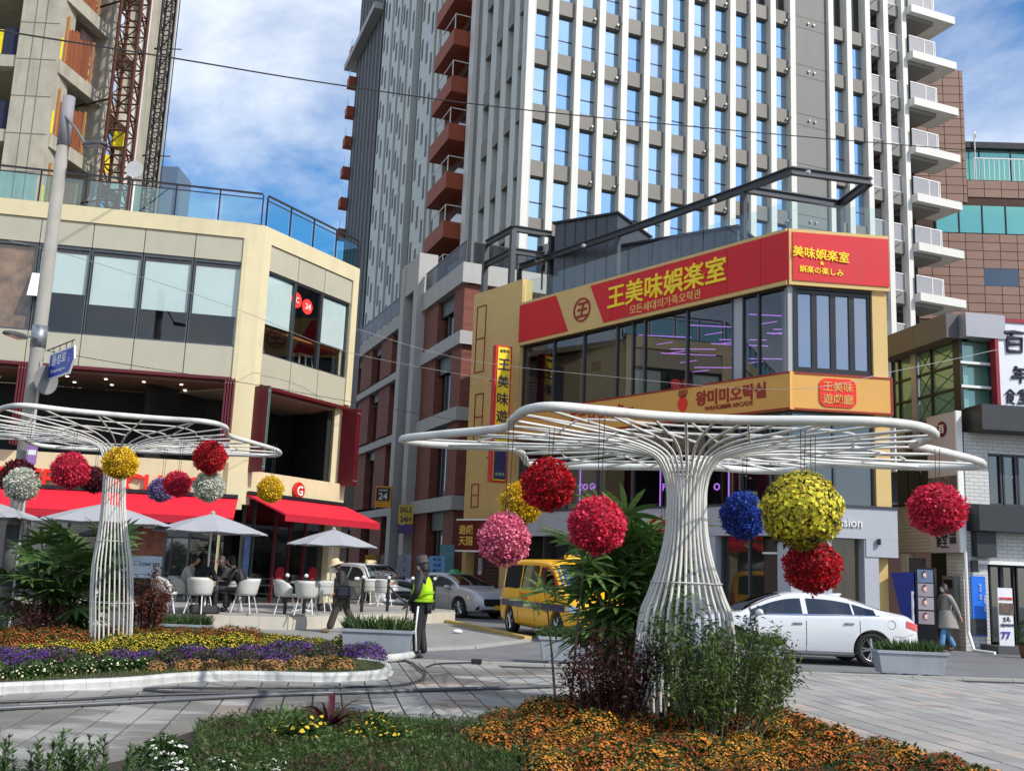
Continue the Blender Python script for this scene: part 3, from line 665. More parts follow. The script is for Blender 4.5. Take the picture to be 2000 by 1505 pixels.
for u0, u1, ma in ((1050, 1120, CLEARD), (1120, 1200, CLEARD), (1200, 1270, GLASSD), (1270, 1345, CLEARD), (1400, 1452, CLEARD), (1452, 1480, CLEARD)):
    a, b = AL.S(u0, 1120), AL.S(u1, 1120); f = MB(); AL.box(f, a, a + .05, .03, zf - .01, -.32, -.2); wi = part('shop_window', f, ALU, arc); bx(AL, 'pane', a + .05, b - .01, .05, zf - .01, -.28, -.265, ma, wi)
bx(AL, 'shop_pier', AL.S(1345, 1120), AL.S(1398, 1120), 0, zf - .003, -.35, .03, GF, arc)
bx(AL, 'doorway', AL.S(1480, 1120), AL.S(1519, 1120), .02, zf - .5, -.34, -.28, mat('brown_door', (.05, .03, .025), .6), arc)
bx(AL, 'door_head', AL.S(1480, 1120), AL.S(1519, 1120), zf - .48, zf - .43, -.33, -.2, WHITE, arc)
bx(AL, 'shop_pier', AL.S(1520, 1120), al - .01, 0, zf - .003, -.35, .03, GF, arc)
wall_text(AR, 'Mansion', AR.S(1645, 1020) - .02, AR.z(1650, 1020), .09, .34, WHITE, arc, w=AR.S(1679, 1020) - AR.S(1604, 1020), bold=.004, depth=.03)
m = MB(); m.lathe([(.05, -.08), (.05, .08)], 8, AR.p(AR.S(1713, 1058), AR.z(1713, 1058), .12)); part('wall_lamp', m, BLACKP, arc)
# roof edge balustrade
for w, ss in ((AL, [al * k / 11 for k in range(12)]), (AR, [ar * k / 3 for k in range(4)])):
    for i in range(len(ss) - 1):
        bx(w, 'glass_panel', ss[i] + .02, ss[i + 1] - .02, zt + .1, zt + .98, -.16, -.145, BALGL2, arc)
        f = MB(); w.box(f, ss[i] + .2, ss[i] + .34, zt - .01, zt + .13, -.2, -.1); part('glass_clamp', f, WHITE, arc)
# dark seamed roof shed
SEAM = mat('seamed_metal', (.075, .08, .092), .45, .4, var=.08, rnd=.05)
for (u0, v0, u1, v1, dy) in ((1085, 420, 1206, 437, 37.5), (1208, 452, 1440, 478, 36.0)):
    p0, p1 = yp(u0, v0, dy), yp(u1, v1, dy - (u1 - u0) * .0115); w = Wall(p0, p1); zz = (p0.z + p1.z) / 2
    bx(w, 'roof_shed', 0, w.len, zt - .02, zz, -3, 0, SEAM, arc); bx(w, 'shed_roof_edge', -.08, w.len + .08, zz + .002, zz + .08, -3.05, .1, DARK, arc)
    nn = int(w.len / .42)
    for i in range(1, nn): bx(w, 'seam', w.len * i / nn - .012, w.len * i / nn + .012, zt, zz - .01, .002, .03, STEELG, arc)

# ---- signs on the arcade
sg = thing('sign_band', 'long red sign band with yellow characters and a ringed king emblem above the arcade', 'sign', AL.p(al / 2, zr, 0))
bx(AL, 'backing', -.02, al + .02, zr - .02, zt + .1, .0, .1, YELW, sg)
P = AL.p
for q in (((0.0, zr + .1), (AL.S(1114, 640), zr + .1), (AL.S(1090, 590), zt), (0.0, zt)), ((AL.S(1184, 625), zr + .1), (al + .13, zr + .1), (al + .13, zt), (AL.S(1158, 570), zt))):
    m = MB(); m.loft([[P(a, b, .102) for a, b in q], [P(a, b, .125) for a, b in q]]); part('red_panel', m, REDSIGN, sg)
for k in range(1, 10):
    if AL.S(1184, 625) + .2 < k * 1.2 < al: bx(AL, 'panel_joint', k * 1.2 - .006, k * 1.2 + .006, zr + .1, zt, .1255, .1285, mat('joint_red', srgb(120, 6, 20), .6), sg)
S_, z_ = AL.sz(1137, 605, .1); m = MB(); prof = [(.42, .0), (.42, .03), (.36, .03), (.36, .0)]
m.lathe(prof + [prof[0]], 28, (0, 0, 0), 'y', caps=False); m.v = [tuple(P(S_ + q[0], z_ + q[2], .1 + q[1])) for q in m.v]; part('emblem_ring', m, mat('emblem_red', srgb(150, 30, 24), .5), sg)
wall_text(AL, '王', S_, z_, .12, .6, mat('emblem_red', (1, 0, 0)), sg, shear=.25, bold=.025, name='emblem')
cs = [AL.S(u, v, .13) for u, v in ((1205, 578), (1397, 524))]
wall_text(AL, '王美味娯楽室', sum(cs) / 2, AL.z(1300, 552, .13) - .02, .14, .6, YEL, sg, w=(cs[1] - cs[0]) * 1.2, bold=.014, depth=.05)
wall_text(AL, '모든세대의가족오락관', AL.S(1297, 590, .13), AL.z(1297, 591, .13) + .02, .13, .3, GOLD, sg, w=AL.S(1366, 575) - AL.S(1228, 605), bold=.004)
sg = thing('sign_board', 'red sign board with two rows of yellow characters and a star facing the square', 'sign', AR.p(ar / 2, zr, 0))
bx(AR, 'backing', .0, ar + .06, zr - .02, zt + .1, .0, .1, YELW, sg); bx(AR, 'red_panel', .1, ar + .04, zr + .1, zt, .102, .128, REDSIGN, sg)
wall_text(AR, '美味娯楽室', AR.S(1603, 500, .13), AR.z(1603, 497, .13), .14, .4, YEL, sg, w=AR.S(1658, 500) - AR.S(1549, 500), bold=.012, depth=.04, slope=-.06)
wall_text(AR, '★', AR.S(1605, 512, .13), AR.z(1605, 514, .13), .14, .16, YEL, sg)
wall_text(AR, '娯楽の楽しみ', AR.S(1604, 525, .13), AR.z(1604, 529, .13), .14, .26, YEL, sg, w=AR.S(1646, 520) - AR.S(1561, 520), bold=.012, slope=-.04)
sg = thing('sign_band', 'orange sign band with dark red lettering and a red fruit emblem below the arcade windows', 'sign', AL.p(al / 2, zo0, 0))
bx(AL, 'backing', -.02, al + .13, zo0, zo1, -.05, .12, ORANGE, sg); DRED = mat('dark_red_print', srgb(150, 26, 18), .5)
for a, b in ((zo0 + .002, zo0 + .05), (zo1 - .05, zo1 - .002)): bx(AL, 'border', .0, al + .13, a, b, .122, .135, DRED, sg)
wall_text(AL, '왕미미오락실', AL.S(1425, 770, .13), AL.z(1425, 770, .13), .13, .5, DRED, sg, w=AL.S(1493, 765) - AL.S(1357, 780), bold=.03)
wall_text(AL, 'WANGMIMI ARCADE', AL.S(1422, 790, .13), AL.z(1422, 792, .13), .13, .2, DRED, sg, w=AL.S(1470, 785) - AL.S(1376, 798), bold=.005)
wall_text(AL, 'ゲームセンター', AL.S(1172, 805, .13), AL.z(1172, 805, .13), .13, .3, DRED, sg, w=AL.S(1235, 795) - AL.S(1110, 815), bold=.02)
S_, z_ = AL.sz(1333, 790, .13); m = MB(); m.lathe([(.2, 0), (.2, .02)], 14, (0, 0, 0), 'y'); m.v = [tuple(AL.p(S_ + q[0] * (1 - .35 * max(0, -q[2]) / .2), z_ + q[2] * 1.15, .122 + q[1])) for q in m.v]; em = part('fruit_emblem', m, REDLET, sg)
for a in (-.8, -.35, 0, .4, .85):
    m = MB(); m.tube([AL.p(S_ + a * .08, z_ + .2, .135), AL.p(S_ + a * .2, z_ + .33, .135), AL.p(S_ + a * .16 + .03, z_ + .44, .135)], .017, 5); part('emblem_stroke', m, DRED, em)
sg = thing('sign_board', 'orange sign board with a rounded red seal of six characters', 'sign', AR.p(ar / 2, zo0, 0))
bx(AR, 'backing', .0, ar + .06, zo0, zo1, -.05, .12, ORANGE, sg)
f = MB(); AR.box(f, .12, ar + .05, zo0 + .002, zo0 + .05, .122, .14); AR.box(f, .12, ar + .05, zo1 - .05, zo1 - .002, .122, .14); AR.box(f, ar, ar + .05, zo0 + .05, zo1 - .05, .122, .14); part('border', f, DRED, sg)
s0, s1 = AR.S(1600, 770, .13), AR.S(1672, 770, .13); z0, z1 = AR.z(1636, 795, .13), AR.z(1636, 740, .13)
def rrect(s0, s1, z0, z1, r, n=5):
    o = []
    for cx, cz, a0 in ((s1 - r, z1 - r, 0), (s0 + r, z1 - r, 90), (s0 + r, z0 + r, 180), (s1 - r, z0 + r, 270)):
        o += [(cx + r * math.cos(R(a0 + 90 * k / n)), cz + r * math.sin(R(a0 + 90 * k / n))) for k in range(n + 1)]
    return o
m = MB(); q = rrect(s0, s1, z0, z1, .2); m.loft([[AR.p(a, b, .122) for a, b in q], [AR.p(a, b, .15) for a, b in q]]); se = part('seal', m, REDLET, sg)
wall_text(AR, '王美味', (s0 + s1) / 2, z0 + (z1 - z0) * .72, .155, .3, ORANGE, se, w=(s1 - s0) * .82, bold=.01); wall_text(AR, '遊戯廳', (s0 + s1) / 2, z0 + (z1 - z0) * .28, .155, .3, ORANGE, se, w=(s1 - s0) * .82, bold=.01)
# tall blade sign
p0 = yp(966, 800, 35.3); SV = Wall((p0.x, p0.y), (p0.x + .56 * .9, p0.y + .56 * .43)); zv1, zv0 = SV.z(980, 674), SV.z(985, 942)
sg = thing('blade_sign', 'tall yellow blade sign with purple characters and red side on the ochre wall', 'sign', (p0.x, p0.y, zv0))
SRED = mat('blade_red', srgb(200, 20, 26), .5); SYEL = mat('blade_yellow', srgb(244, 208, 40), .5); PURP = mat('purple_print', srgb(60, 20, 60), .5)
bx(SV, 'box', -.03, .6, zv0, zv1, -.3, -.02, SRED, sg); bx(SV, 'face', .04, .53, zv0 + .06, zv1 - .07, -.018, .012, SYEL, sg)
zb_ = SV.z(985, 880); bx(SV, 'lower_panel', .05, .52, zv0 + .1, zb_, .014, .024, mat('navy_panel', srgb(34, 30, 78), .5), sg)
zz = [SV.z(u, v) for u, v in ((978, 711), (977, 744), (976, 778), (974, 812), (972, 846))]
for ch, k in zip('王美味遊戯', range(5)): wall_text(SV, ch, .285, zz[0] + (zz[4] - zz[0]) * k / 4, .02, .42, PURP, sg, bold=.014, w=.44)
wall_text(SV, '全世代', .285, zv1 - .2, .02, .12, PURP, sg, w=.36, bold=.02); wall_text(SV, '全世代', .285, SV.z(967, 925), .03, .16, mat('green_print', srgb(150, 190, 130), .5), sg, w=.36)
for z_ in (zv0 + 1, zv1 - 1):
    m = MB(); m.tube([SV.p(.5, z_, -.2), SV.p(.5, z_, -1.6)], .03, 6); part('bracket', m, DARK, sg)
# dark red sign over the side door
w2 = Wall(yp(893, 1040, 37.6).xy, yp(962, 1040, 36.4).xy); z1, z0 = w2.z(925, 1016), w2.z(925, 1074)
sg = thing('shop_sign', 'dark red shop sign with gold characters and white frame over the side door', 'sign', w2.p(0, z0, 0))
bx(w2, 'board', 0, w2.len, z0, z1, -.15, 0, mat('deep_red', srgb(98, 16, 18), .5), sg); bx(w2, 'frame_bar', -.02, w2.len, z1 + .002, z1 + .06, -.1, .05, WHITE, sg); bx(w2, 'frame_bar', -.02, w2.len, z0 - .06, z0 - .002, -.1, .05, WHITE, sg)
wall_text(w2, '遊戯', .45, (z0 + z1) / 2 + .2, .01, .36, GOLD, sg, bold=.01); wall_text(w2, '天国', .45, (z0 + z1) / 2 - .2, .01, .36, GOLD, sg, bold=.01)
bx(AW, 'side_wall', .15, AW.len, 0, 2.9, -2.0, -1.8, mat('entry_wall', (.05, .04, .03), .8), arc); bx(AW, 'door_pier', AW.len - .75, AW.len, 0, 2.89, -.4, -.02, YELW, arc); bx(AW, 'door_pier', 0.0, .25, 0, 2.89, -.4, -.02, YELW, arc)
S_, z_ = AW.sz(925, 1105); m = MB(); m.lathe([(.09, -.3), (.09, .3)], 10, AW.p(S_, z_, -.3)); bp = single('barber_pole', m, mat('barber_stripe', srgb(190, 190, 200), .4, var=.9, scale=7), 'small striped barber pole beside the dark side doorway', 'barber pole')

# ---- steel frame on the arcade roof
zb = yp(1545, 325, 28.4).z
BP = {k: gp(u, v, zb) for k, (u, v) in dict(a=(1015, 516), b=(1207, 450), c=(1452, 362), d=(1545, 326), e=(1700, 347), f=(1640, 392)).items()}
fr = thing('steel_pergola', 'dark steel beam frame standing on the arcade roof', 'pergola', (5, 32, zt))
def beam(p, q, name, par, w_=.16, h_=.24):
    d = (q - p); w = Wall(p.xy, q.xy)
    m = MB(); w.box(m, 0, w.len, p.z - h_, p.z - h_ + .04, -w_ / 2, w_ / 2); w.box(m, 0, w.len, p.z - .04, p.z, -w_ / 2, w_ / 2); w.box(m, 0, w.len, p.z - h_ + .04, p.z - .04, -.02, .02)
    return part(name, m, STEELG, par)
for a, b in (('a', 'b'), ('b', 'c'), ('c', 'd'), ('d', 'e'), ('e', 'f'), ('c', 'f')): beam(BP[a], BP[b], 'beam', fr)
for k in 'abcf':
    q = BP[k]; m = MB(); m.box((q.x, q.y, (zt + q.z) / 2 - .13), (.16, .16, q.z - zt - .25), .6); part('post', m, STEELG, fr)
for n, (u, v) in enumerate(((1140, 480), (1395, 392), (1578, 337))):
    q = gp(u, v, zb - .26); m = MB(); m.ball(q, .09, 8, 5, (1, 1, .8)); part('floodlight', m, mat('lamp_grey', (.4, .42, .45), .4), fr)
zb2 = yp(1003, 440, 37.6).z; QP = [gp(u, v, zb2) for u, v in ((950, 470), (1003, 440), (1078, 452))]
fr2 = thing('steel_pergola', 'small dark steel frame beside the roof shed with tall corner posts', 'pergola', (0, 38, zt))
beam(QP[0], QP[1], 'beam', fr2); beam(QP[1], QP[2], 'beam', fr2); q = [Vector((p.x, p.y, p.z - .9)) for p in QP]; beam(q[0], q[1], 'beam', fr2); beam(q[1], q[2], 'beam', fr2)
for p in QP: m = MB(); m.box((p.x, p.y, (zt + p.z) / 2 - .2), (.2, .2, p.z - zt - .02), .5); part('post', m, STEELG, fr2)
for n, (u, v, dy) in enumerate(((1064, 487, 38.4), (1060, 503, 38.2))):
    q = yp(u, v, dy); ac = thing('outdoor_unit', ('upper' if n == 0 else 'lower') + ' white air conditioner unit by the dark roof shed', 'air conditioner', (q.x, q.y, q.z - .3), -.7)
    m = MB(); m.bevbox((0, 0, .3), (.6, .3, .36), .03); part('casing', m, mat('unit_grey', (.4, .41, .42), .5), ac, world=False); m = MB(); m.lathe([(.13, -.17), (.13, -.152)], 18, (-.1, 0, .3), 'y'); part('fan_grille', m, DARK, ac, world=False)
    m = MB(); m.box((0, 0, -.3 - n * .2), (.05, .05, .6 + n * .4)); part('stand', m, DARK, ac, world=False)

# ================================================================== tower with brick podium
TF = Wall((.08, 48), (.08 + .928 * 40, 48 + .371 * 40)); TL2 = Wall((.08 - .355 * 46, 48 + .935 * 46), (.08, 48))
tow = thing('apartment_tower', 'tall apartment tower with white piers, blue glass and a brick podium', 'building', (5, 58, 0))
FH = 3.02; zh0 = TF.z(1046, 122) - 4 * FH                                     # a window head level
ZB, ZTOP = 13.9, 62
PV = 250
cols = [(1027, 1076), (1076, 1123), (1123, 1168), (1168, 1212), (1212, 1256), (1256, 1300), (1300, 1343), (1343, 1386), (1386, 1427), (1427, 1467), (1467, 1508), (1508, 1547)]
cb = [TF.S(c[0], PV) for c in cols] + [TF.S(1547, PV)]
pit = (cb[-1] - cb[0]) / 12; cb = [cb[0] + pit * i for i in range(13)]
g0, g1, g2_, g3 = TF.S(1623, PV), TF.S(1659, PV), TF.S(1696, PV), TF.S(1732, PV); g4 = TF.S(1768, PV); ge_ = TF.S(1800, PV) + .9
TS0 = TL2.S(690, 250)
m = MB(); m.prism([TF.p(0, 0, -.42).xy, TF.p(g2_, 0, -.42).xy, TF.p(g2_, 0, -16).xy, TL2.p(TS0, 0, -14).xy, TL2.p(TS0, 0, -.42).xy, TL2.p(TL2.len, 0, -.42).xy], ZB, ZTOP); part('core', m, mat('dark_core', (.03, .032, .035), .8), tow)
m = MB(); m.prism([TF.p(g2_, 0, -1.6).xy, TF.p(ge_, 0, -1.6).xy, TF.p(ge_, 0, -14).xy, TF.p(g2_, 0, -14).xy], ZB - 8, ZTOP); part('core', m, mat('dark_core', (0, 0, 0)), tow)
pw = .36
for i, s_ in enumerate(cb): bx(TF, 'pier', s_ - pw / 2, s_ + pw / 2, ZB, ZTOP, -.42, .16, WHITEP, tow)
for s_ in (g0, g1, g2_, g3, g4): bx(TF, 'pier', s_ - pw / 2, s_ + pw / 2, ZB - 6, ZTOP, -.42, .16, WHITEP, tow)
bx(TF, 'grey_wall', cb[-1] + pw / 2, g0 - pw / 2, ZB, ZTOP, -.42, -.06, GREYT, tow)
wz0, wz1 = 0, 0
win_m = None
VENT = mat('vent_cap', (.35, .34, .32), .4, .5)
GB2 = mirror_glass('blue_glass_curtain', (.50, .72, .95), base=(.32, .36, .40), k=.55, wav=.08); GB3 = mirror_glass('blue_glass_deep', (.42, .68, .98), base=(.02, .03, .05), k=.8, wav=.1)
def win(w, a, b, z0, z1, d, glass=None, frame=True):
    glass = glass or random.choice((GLASSB, GLASSB, GLASSB, GB2, GB3, GB3))
    wi = bx(w, 'window', a, b, z0, z1, d - .03, d, glass, tow)
    if frame:
        f = MB(); w.box(f, a, b, z0 + (z1 - z0) * .4 - .025, z0 + (z1 - z0) * .4 + .025, d + .002, d + .03); part('transom', f, BLACKP, wi)
    return wi
for k in range(0, 9):
    zh = zh0 + k * FH
    for i in range(12):
        if k > 6: continue
        a, b = cb[i] + pw / 2 + .002, cb[i + 1] - pw / 2 - .002
        bx(TF, 'spandrel', a, b, zh, zh + .82, -.4, -.05, GREYP, tow); win(TF, a, b, zh - 2.2, zh - .003, -.3)
        if i in (2, 3, 7, 8, 11):
            m = MB(); m.lathe([(.06, 0), (.06, .12)], 7, (0, 0, 0), 'y'); m.v = [tuple(TF.p(b - .2 + q[0], zh + .2 + q[2], -.04 + q[1])) for q in m.v]; part('vent_cap', m, VENT, tow)
        if i in (3, 7, 11):
            m = MB(); m.tube([TF.p(b - .12, zh + .15, -.03), TF.p(b - .02, zh + .3, .22)], .02, 5); part('vent_pipe', m, STEELG, tow)
    for a, b in ((g0, g1), (g1, g2_)):
        if k > 6: continue
        a += pw / 2 + .002; b -= pw / 2 + .002
        bx(TF, 'spandrel', a, b, zh, zh + .82, -.4, -.05, GREYP, tow); win(TF, a, b, zh - 2.2, zh - .003, -.3)
    if k < 8:
        for du in (-.25, .15):
            m = MB(); m.lathe([(.07, 0), (.07, .1)], 8, (0, 0, 0), 'y'); s_ = (cb[-1] + g0) / 2 + .1 + du; m.v = [tuple(TF.p(s_ + q[0], zh + .45 + q[2], -.058 + q[1])) for q in m.v]; part('vent_cap', m, VENT, tow)
        bx(TF, 'wall_joint', cb[-1] + pw / 2, g0 - pw / 2, zh + .1, zh + .125, -.062, -.052, DARK, tow); bx(TF, 'wall_joint', cb[-1] + pw / 2, g0 - pw / 2, zh + .78, zh + .805, -.062, -.052, DARK, tow)
RAILP = mat('frosted_rail_panel', srgb(150, 148, 150), .4, var=.04)
for k in range(-2, 8):
    zh = zh0 + k * FH - .35
    for a, b in ((g2_, g3), (g3, g4)):                                        # loggias
        a += pw / 2 + .002; b -= pw / 2 + .002
        bx(TF, 'spandrel', a, b, zh, zh + .75, -1.5, -.12, GREYT, tow)
        f = MB(); TF.box(f, a, b, zh + 1.78, zh + 1.84, -.2, -.12); TF.box(f, b - .05, b, zh + .76, zh + 1.78, -.2, -.12); TF.box(f, a, b - .05, zh + .76, zh + .8, -.2, -.12); ra = part('railing', f, WHITE, tow); bx(TF, 'rail_panel', a, b - .05, zh + .8, zh + 1.78, -.17, -.15, RAILP, ra)
        m = MB(); m.tube([TF.p(a + .25, zh + .3, -.11), TF.p(a + .45, zh + .5, .15)], .025, 5); part('vent_pipe', m, STEELG, tow)
    a, b = g4 + pw / 2, ge_                                                   # cantilever balconies
    sl = bx(TF, 'balcony_slab', a, b + 1.45, zh + .12, zh + .6, -1.55, .62, WHITEP, tow)
    bx(TF, 'balcony_soffit', a, b + .1, zh - .1, zh + .118, -1.5, .2, GREYT, sl)
    mid = (a + b) / 2 + .15
    f = MB(); TF.box(f, a, b + .05, zh + 1.66, zh + 1.72, .3, .36)
    for s_ in (mid, b - .12, b): TF.box(f, s_, s_ + .05, zh + .602, zh + 1.66, .3, .36)
    ra = part('railing', f, WHITE, tow); bx(TF, 'rail_panel', a, mid, zh + .64, zh + 1.64, .32, .34, RAILP, ra); bx(TF, 'rail_panel', mid + .05, b - .12, zh + .64, zh + 1.64, .32, .34, RAILP, ra)
    f = MB(); TF.box(f, b, b + .05, zh + 1.66, zh + 1.72, -1.4, .3); part('side_rail', f, WHITE, ra)
# street side of the tower
tl = TL2.len
WHITES = mat('tower_side_panel', srgb(190, 194, 188), .6, var=.04, dirt=.05)
def TS(u): return TL2.S(u, PV)
for u0, u1 in ((1000, 1010.5), (978, 988.5), (957, 967), (936, 946)): bx(TL2, 'pier', TS(u0), TS(u1), ZB, ZTOP, -.42, .12, WHITES, tow)
bx(TL2, 'corner_pier', TS(1018), tl - .002, ZB, ZTOP, -.42, .12, WHITES, tow)
bx(TL2, 'grey_wall', TS(924), TS(936) - .01, ZB, ZTOP, -.42, -.04, GREYT, tow); bx(TL2, 'pier', TS(916), TS(924) - .01, ZB, ZTOP, -.42, .2, WHITEP, tow)
for k in range(0, 8):
    zh = zh0 + k * FH - .05
    for n, (u0, u1) in enumerate(((1010.5, 1018), (988.5, 1000), (967, 978), (946, 957))):
        a, b = TS(u0) + .004, TS(u1) - .004
        bx(TL2, 'spandrel', a, b, zh, zh + .95, -.4, .14, GREYP, tow); win(TL2, a, b, zh - 2.05, zh - .003, -.25, GLASSD, False)
r0, r1 = TS(873), TS(916)
ORB = mat('orange_render', srgb(146, 68, 42), .7, var=.05, dirt=.08)
bx(TL2, 'recess_wall', r0, r1 - .01, ZB, ZTOP, -.4, -.3, mat('brown_recess', srgb(84, 44, 30), .8), tow)
for k in range(0, 9):
    z0 = TL2.z(895, 450, .7) + (k - 1) * FH
    m = MB(); TL2.box(m, r0 + .3, r1 - .3, z0, z0 + .16, -.3, 1.15); sl = part('balcony', m, ORB, tow)
    f = MB(); TL2.box(f, r0 + .3, r1 - .3, z0 + .162, z0 + 1.0, 1.0, 1.15); part('parapet', f, ORB, sl); f = MB(); TL2.box(f, r1 - .45, r1 - .3, z0 + .162, z0 + 1.0, -.3, .998); part('parapet', f, ORB, sl); f = MB(); TL2.box(f, r0 + .3, r0 + .45, z0 + .162, z0 + 1.0, -.3, .998); part('parapet', f, ORB, sl)
    f = MB(); f.tube([TL2.p(r1 - .37, z0 + 1.0, 1.07), TL2.p(r1 - .37, z0 + 2.0, 1.07), TL2.p(r1 - .37, z0 + 2.0, -.2)], .035, 5); part('awning_post', f, WHITE, sl)
    f = MB(); f.tube([TL2.p(r0 + .9, z0 + 1.0, 1.07), TL2.p(r0 + .9, z0 + 1.95, 1.07), TL2.p(r1 - .37, z0 + 1.95, 1.07)], .03, 5); part('awning_post', f, WHITE, sl)
    bx(TL2, 'balcony_window', r0 + 1, r1 - .8, z0 + .2, z0 + 2.3, -.29, -.26, GLASSD, sl)
pan = [(853, 873), (843.5, 852.5), (813, 843), (790, 803), (774, 789), (757, 773), (738, 756)]
for u0, u1 in pan: bx(TL2, 'wall_panel', TS(u0) + .28, TS(u1) - .28, ZB, ZTOP, -.42, .1, WHITES, tow)
bx(TL2, 'dark_slot', TS(803), TS(813), ZB, ZTOP, -.42, -.3, DARK, tow)
wc = [(861, 864), (855, 858), (835, 838), (826, 829), (817, 820), (796, 798.5), (782, 785), (777, 779.5), (765.5, 768), (760.5, 763), (747, 749.5), (741, 743.5)]
for n, (u0, u1) in enumerate(wc):
    for k in range(0, 14):
        z0 = ZB + 1.2 + k * FH + (n % 3) * .85
        if TL2.p(TS(u0), z0, 0).y * .62 + 3 < z0: continue
        bx(TL2, 'slit_window', TS(u0), TS(u1), z0, z0 + 1.55, .102, .125, DULLW, tow)
for k in range(14):
    u0, u1 = TS(690), TS(736); a = u0 + (u1 - u0) * (k // 2 + (0 if k % 2 == 0 else .55)) / 7; b = u0 + (u1 - u0) * (k // 2 + (.55 if k % 2 == 0 else 1)) / 7; bx(TL2, 'wing_panel', a + .01, b - .01, ZB, ZTOP - 4, -.42, .1 if k % 2 else .08, mat('charcoal_panel', (.06, .06, .062), .6, var=.1) if k % 2 else mat('charcoal_dark', (.012, .012, .014), .7), tow)
for k in range(12):
    z0 = 16 + k * FH; s_ = TS(690); sl = bx(TL2, 'side_balcony', s_ - 1.1, s_ - .01, z0, z0 + .9, -.4, .7, ORB, tow); bx(TL2, 'glass_panel', s_ - 1.1, s_ - .02, z0 + .91, z0 + 1.8, .6, .63, BALGL, sl)
m = MB(); m.hexa([TL2.p(TS(690) - 2.2, 48.6, .9), TL2.p(TS(735), 48.6, .9), TL2.p(TS(735), 48.6, -.4), TL2.p(TS(690) - 2.2, 48.6, -.4)] + [TL2.p(TS(690) - 2.2, 49.2, .9), TL2.p(TS(735), 49.2, .9), TL2.p(TS(735), 49.2, -.4), TL2.p(TS(690) - 2.2, 49.2, -.4)]); part('ledge', m, BANDM, tow)
# podium
PF = Wall((-2.15 - .3678 * 30, 43 + .93 * 30), (-2.15, 43.0)); PR = Wall((-2.15, 43), (-2.15 + .928 * 8, 43 + .371 * 8)); pl = PF.len
def brickmat(name, wall, c1, c2, mo, sc=1, bw=.22, rh=.075):
    m = bpy.data.materials.new(name); m.use_nodes = True; t = m.node_tree; N = t.nodes; K = t.links.new; b = N['Principled BSDF']; b.inputs['Roughness'].default_value = .8
    ge = N.new('ShaderNodeNewGeometry'); dt = N.new('ShaderNodeVectorMath'); dt.operation = 'DOT_PRODUCT'; K(ge.outputs['Position'], dt.inputs[0]); dt.inputs[1].default_value = (wall.t.x, wall.t.y, 0)
    sx = N.new('ShaderNodeSeparateXYZ'); K(ge.outputs['Position'], sx.inputs[0]); cx = N.new('ShaderNodeCombineXYZ'); K(dt.outputs['Value'], cx.inputs[0]); K(sx.outputs[2], cx.inputs[1])
    br = N.new('ShaderNodeTexBrick'); K(cx.outputs[0], br.inputs['Vector']); br.inputs['Scale'].default_value = sc; br.inputs['Brick Width'].default_value = bw; br.inputs['Row Height'].default_value = rh; br.inputs['Mortar Size'].default_value = .008
    br.inputs['Color1'].default_value = c1 + (1,); br.inputs['Color2'].default_value = c2 + (1,); br.inputs['Mortar'].default_value = mo + (1,)
    K(br.outputs[0], b.inputs['Base Color']); bp = N.new('ShaderNodeBump'); bp.inputs['Strength'].default_value = .5; bp.inputs['Distance'].default_value = .01; bp.invert = True; K(br.outputs['Fac'], bp.inputs['Height']); K(bp.outputs[0], b.inputs['Normal'])
    _mats[name] = m; return m
PBR = brickmat('podium_brick', PF, srgb(132, 66, 48), srgb(110, 50, 38), srgb(120, 100, 90))
m = MB(); m.prism([PF.p(0, 0, -.5).xy, PF.p(pl, 0, -.5).xy, PR.p(8, 0, -.5).xy, (12, 56), (4, 90), (-10, 85)], .0, 13.85); part('podium_core', m, mat('podium_dark', (.02, .02, .022), .8), tow)
bands = [(14.72, 13.82)] + [(PF.z(904, a), PF.z(904, b)) for a, b in ((650, 675), (794, 820), (966, 994))]
f0s, f1s = PF.S(803, 700), PF.S(833, 640)
for z1, z0 in bands:
    bx(PF, 'stone_band', f1s + .02, pl + .3, z0, z1, -.4, .3, BANDM, tow); bx(PF, 'stone_band', 0, f0s - .8, z0 + .1, z1 - .1, -.4, .25, BANDM, tow)
    bx(PR, 'stone_band', .001, 8, z0, z1, -.4, .3, BANDM, tow)
secs = [(843, 859), (891, 915)]
near = [PF.S(u, 620) for u in (843, 860, 891)] + [pl]
farw = [(767, 790), (729, 746), (697, 709)]
zl = [z for b in bands for z in b] + [0.05]
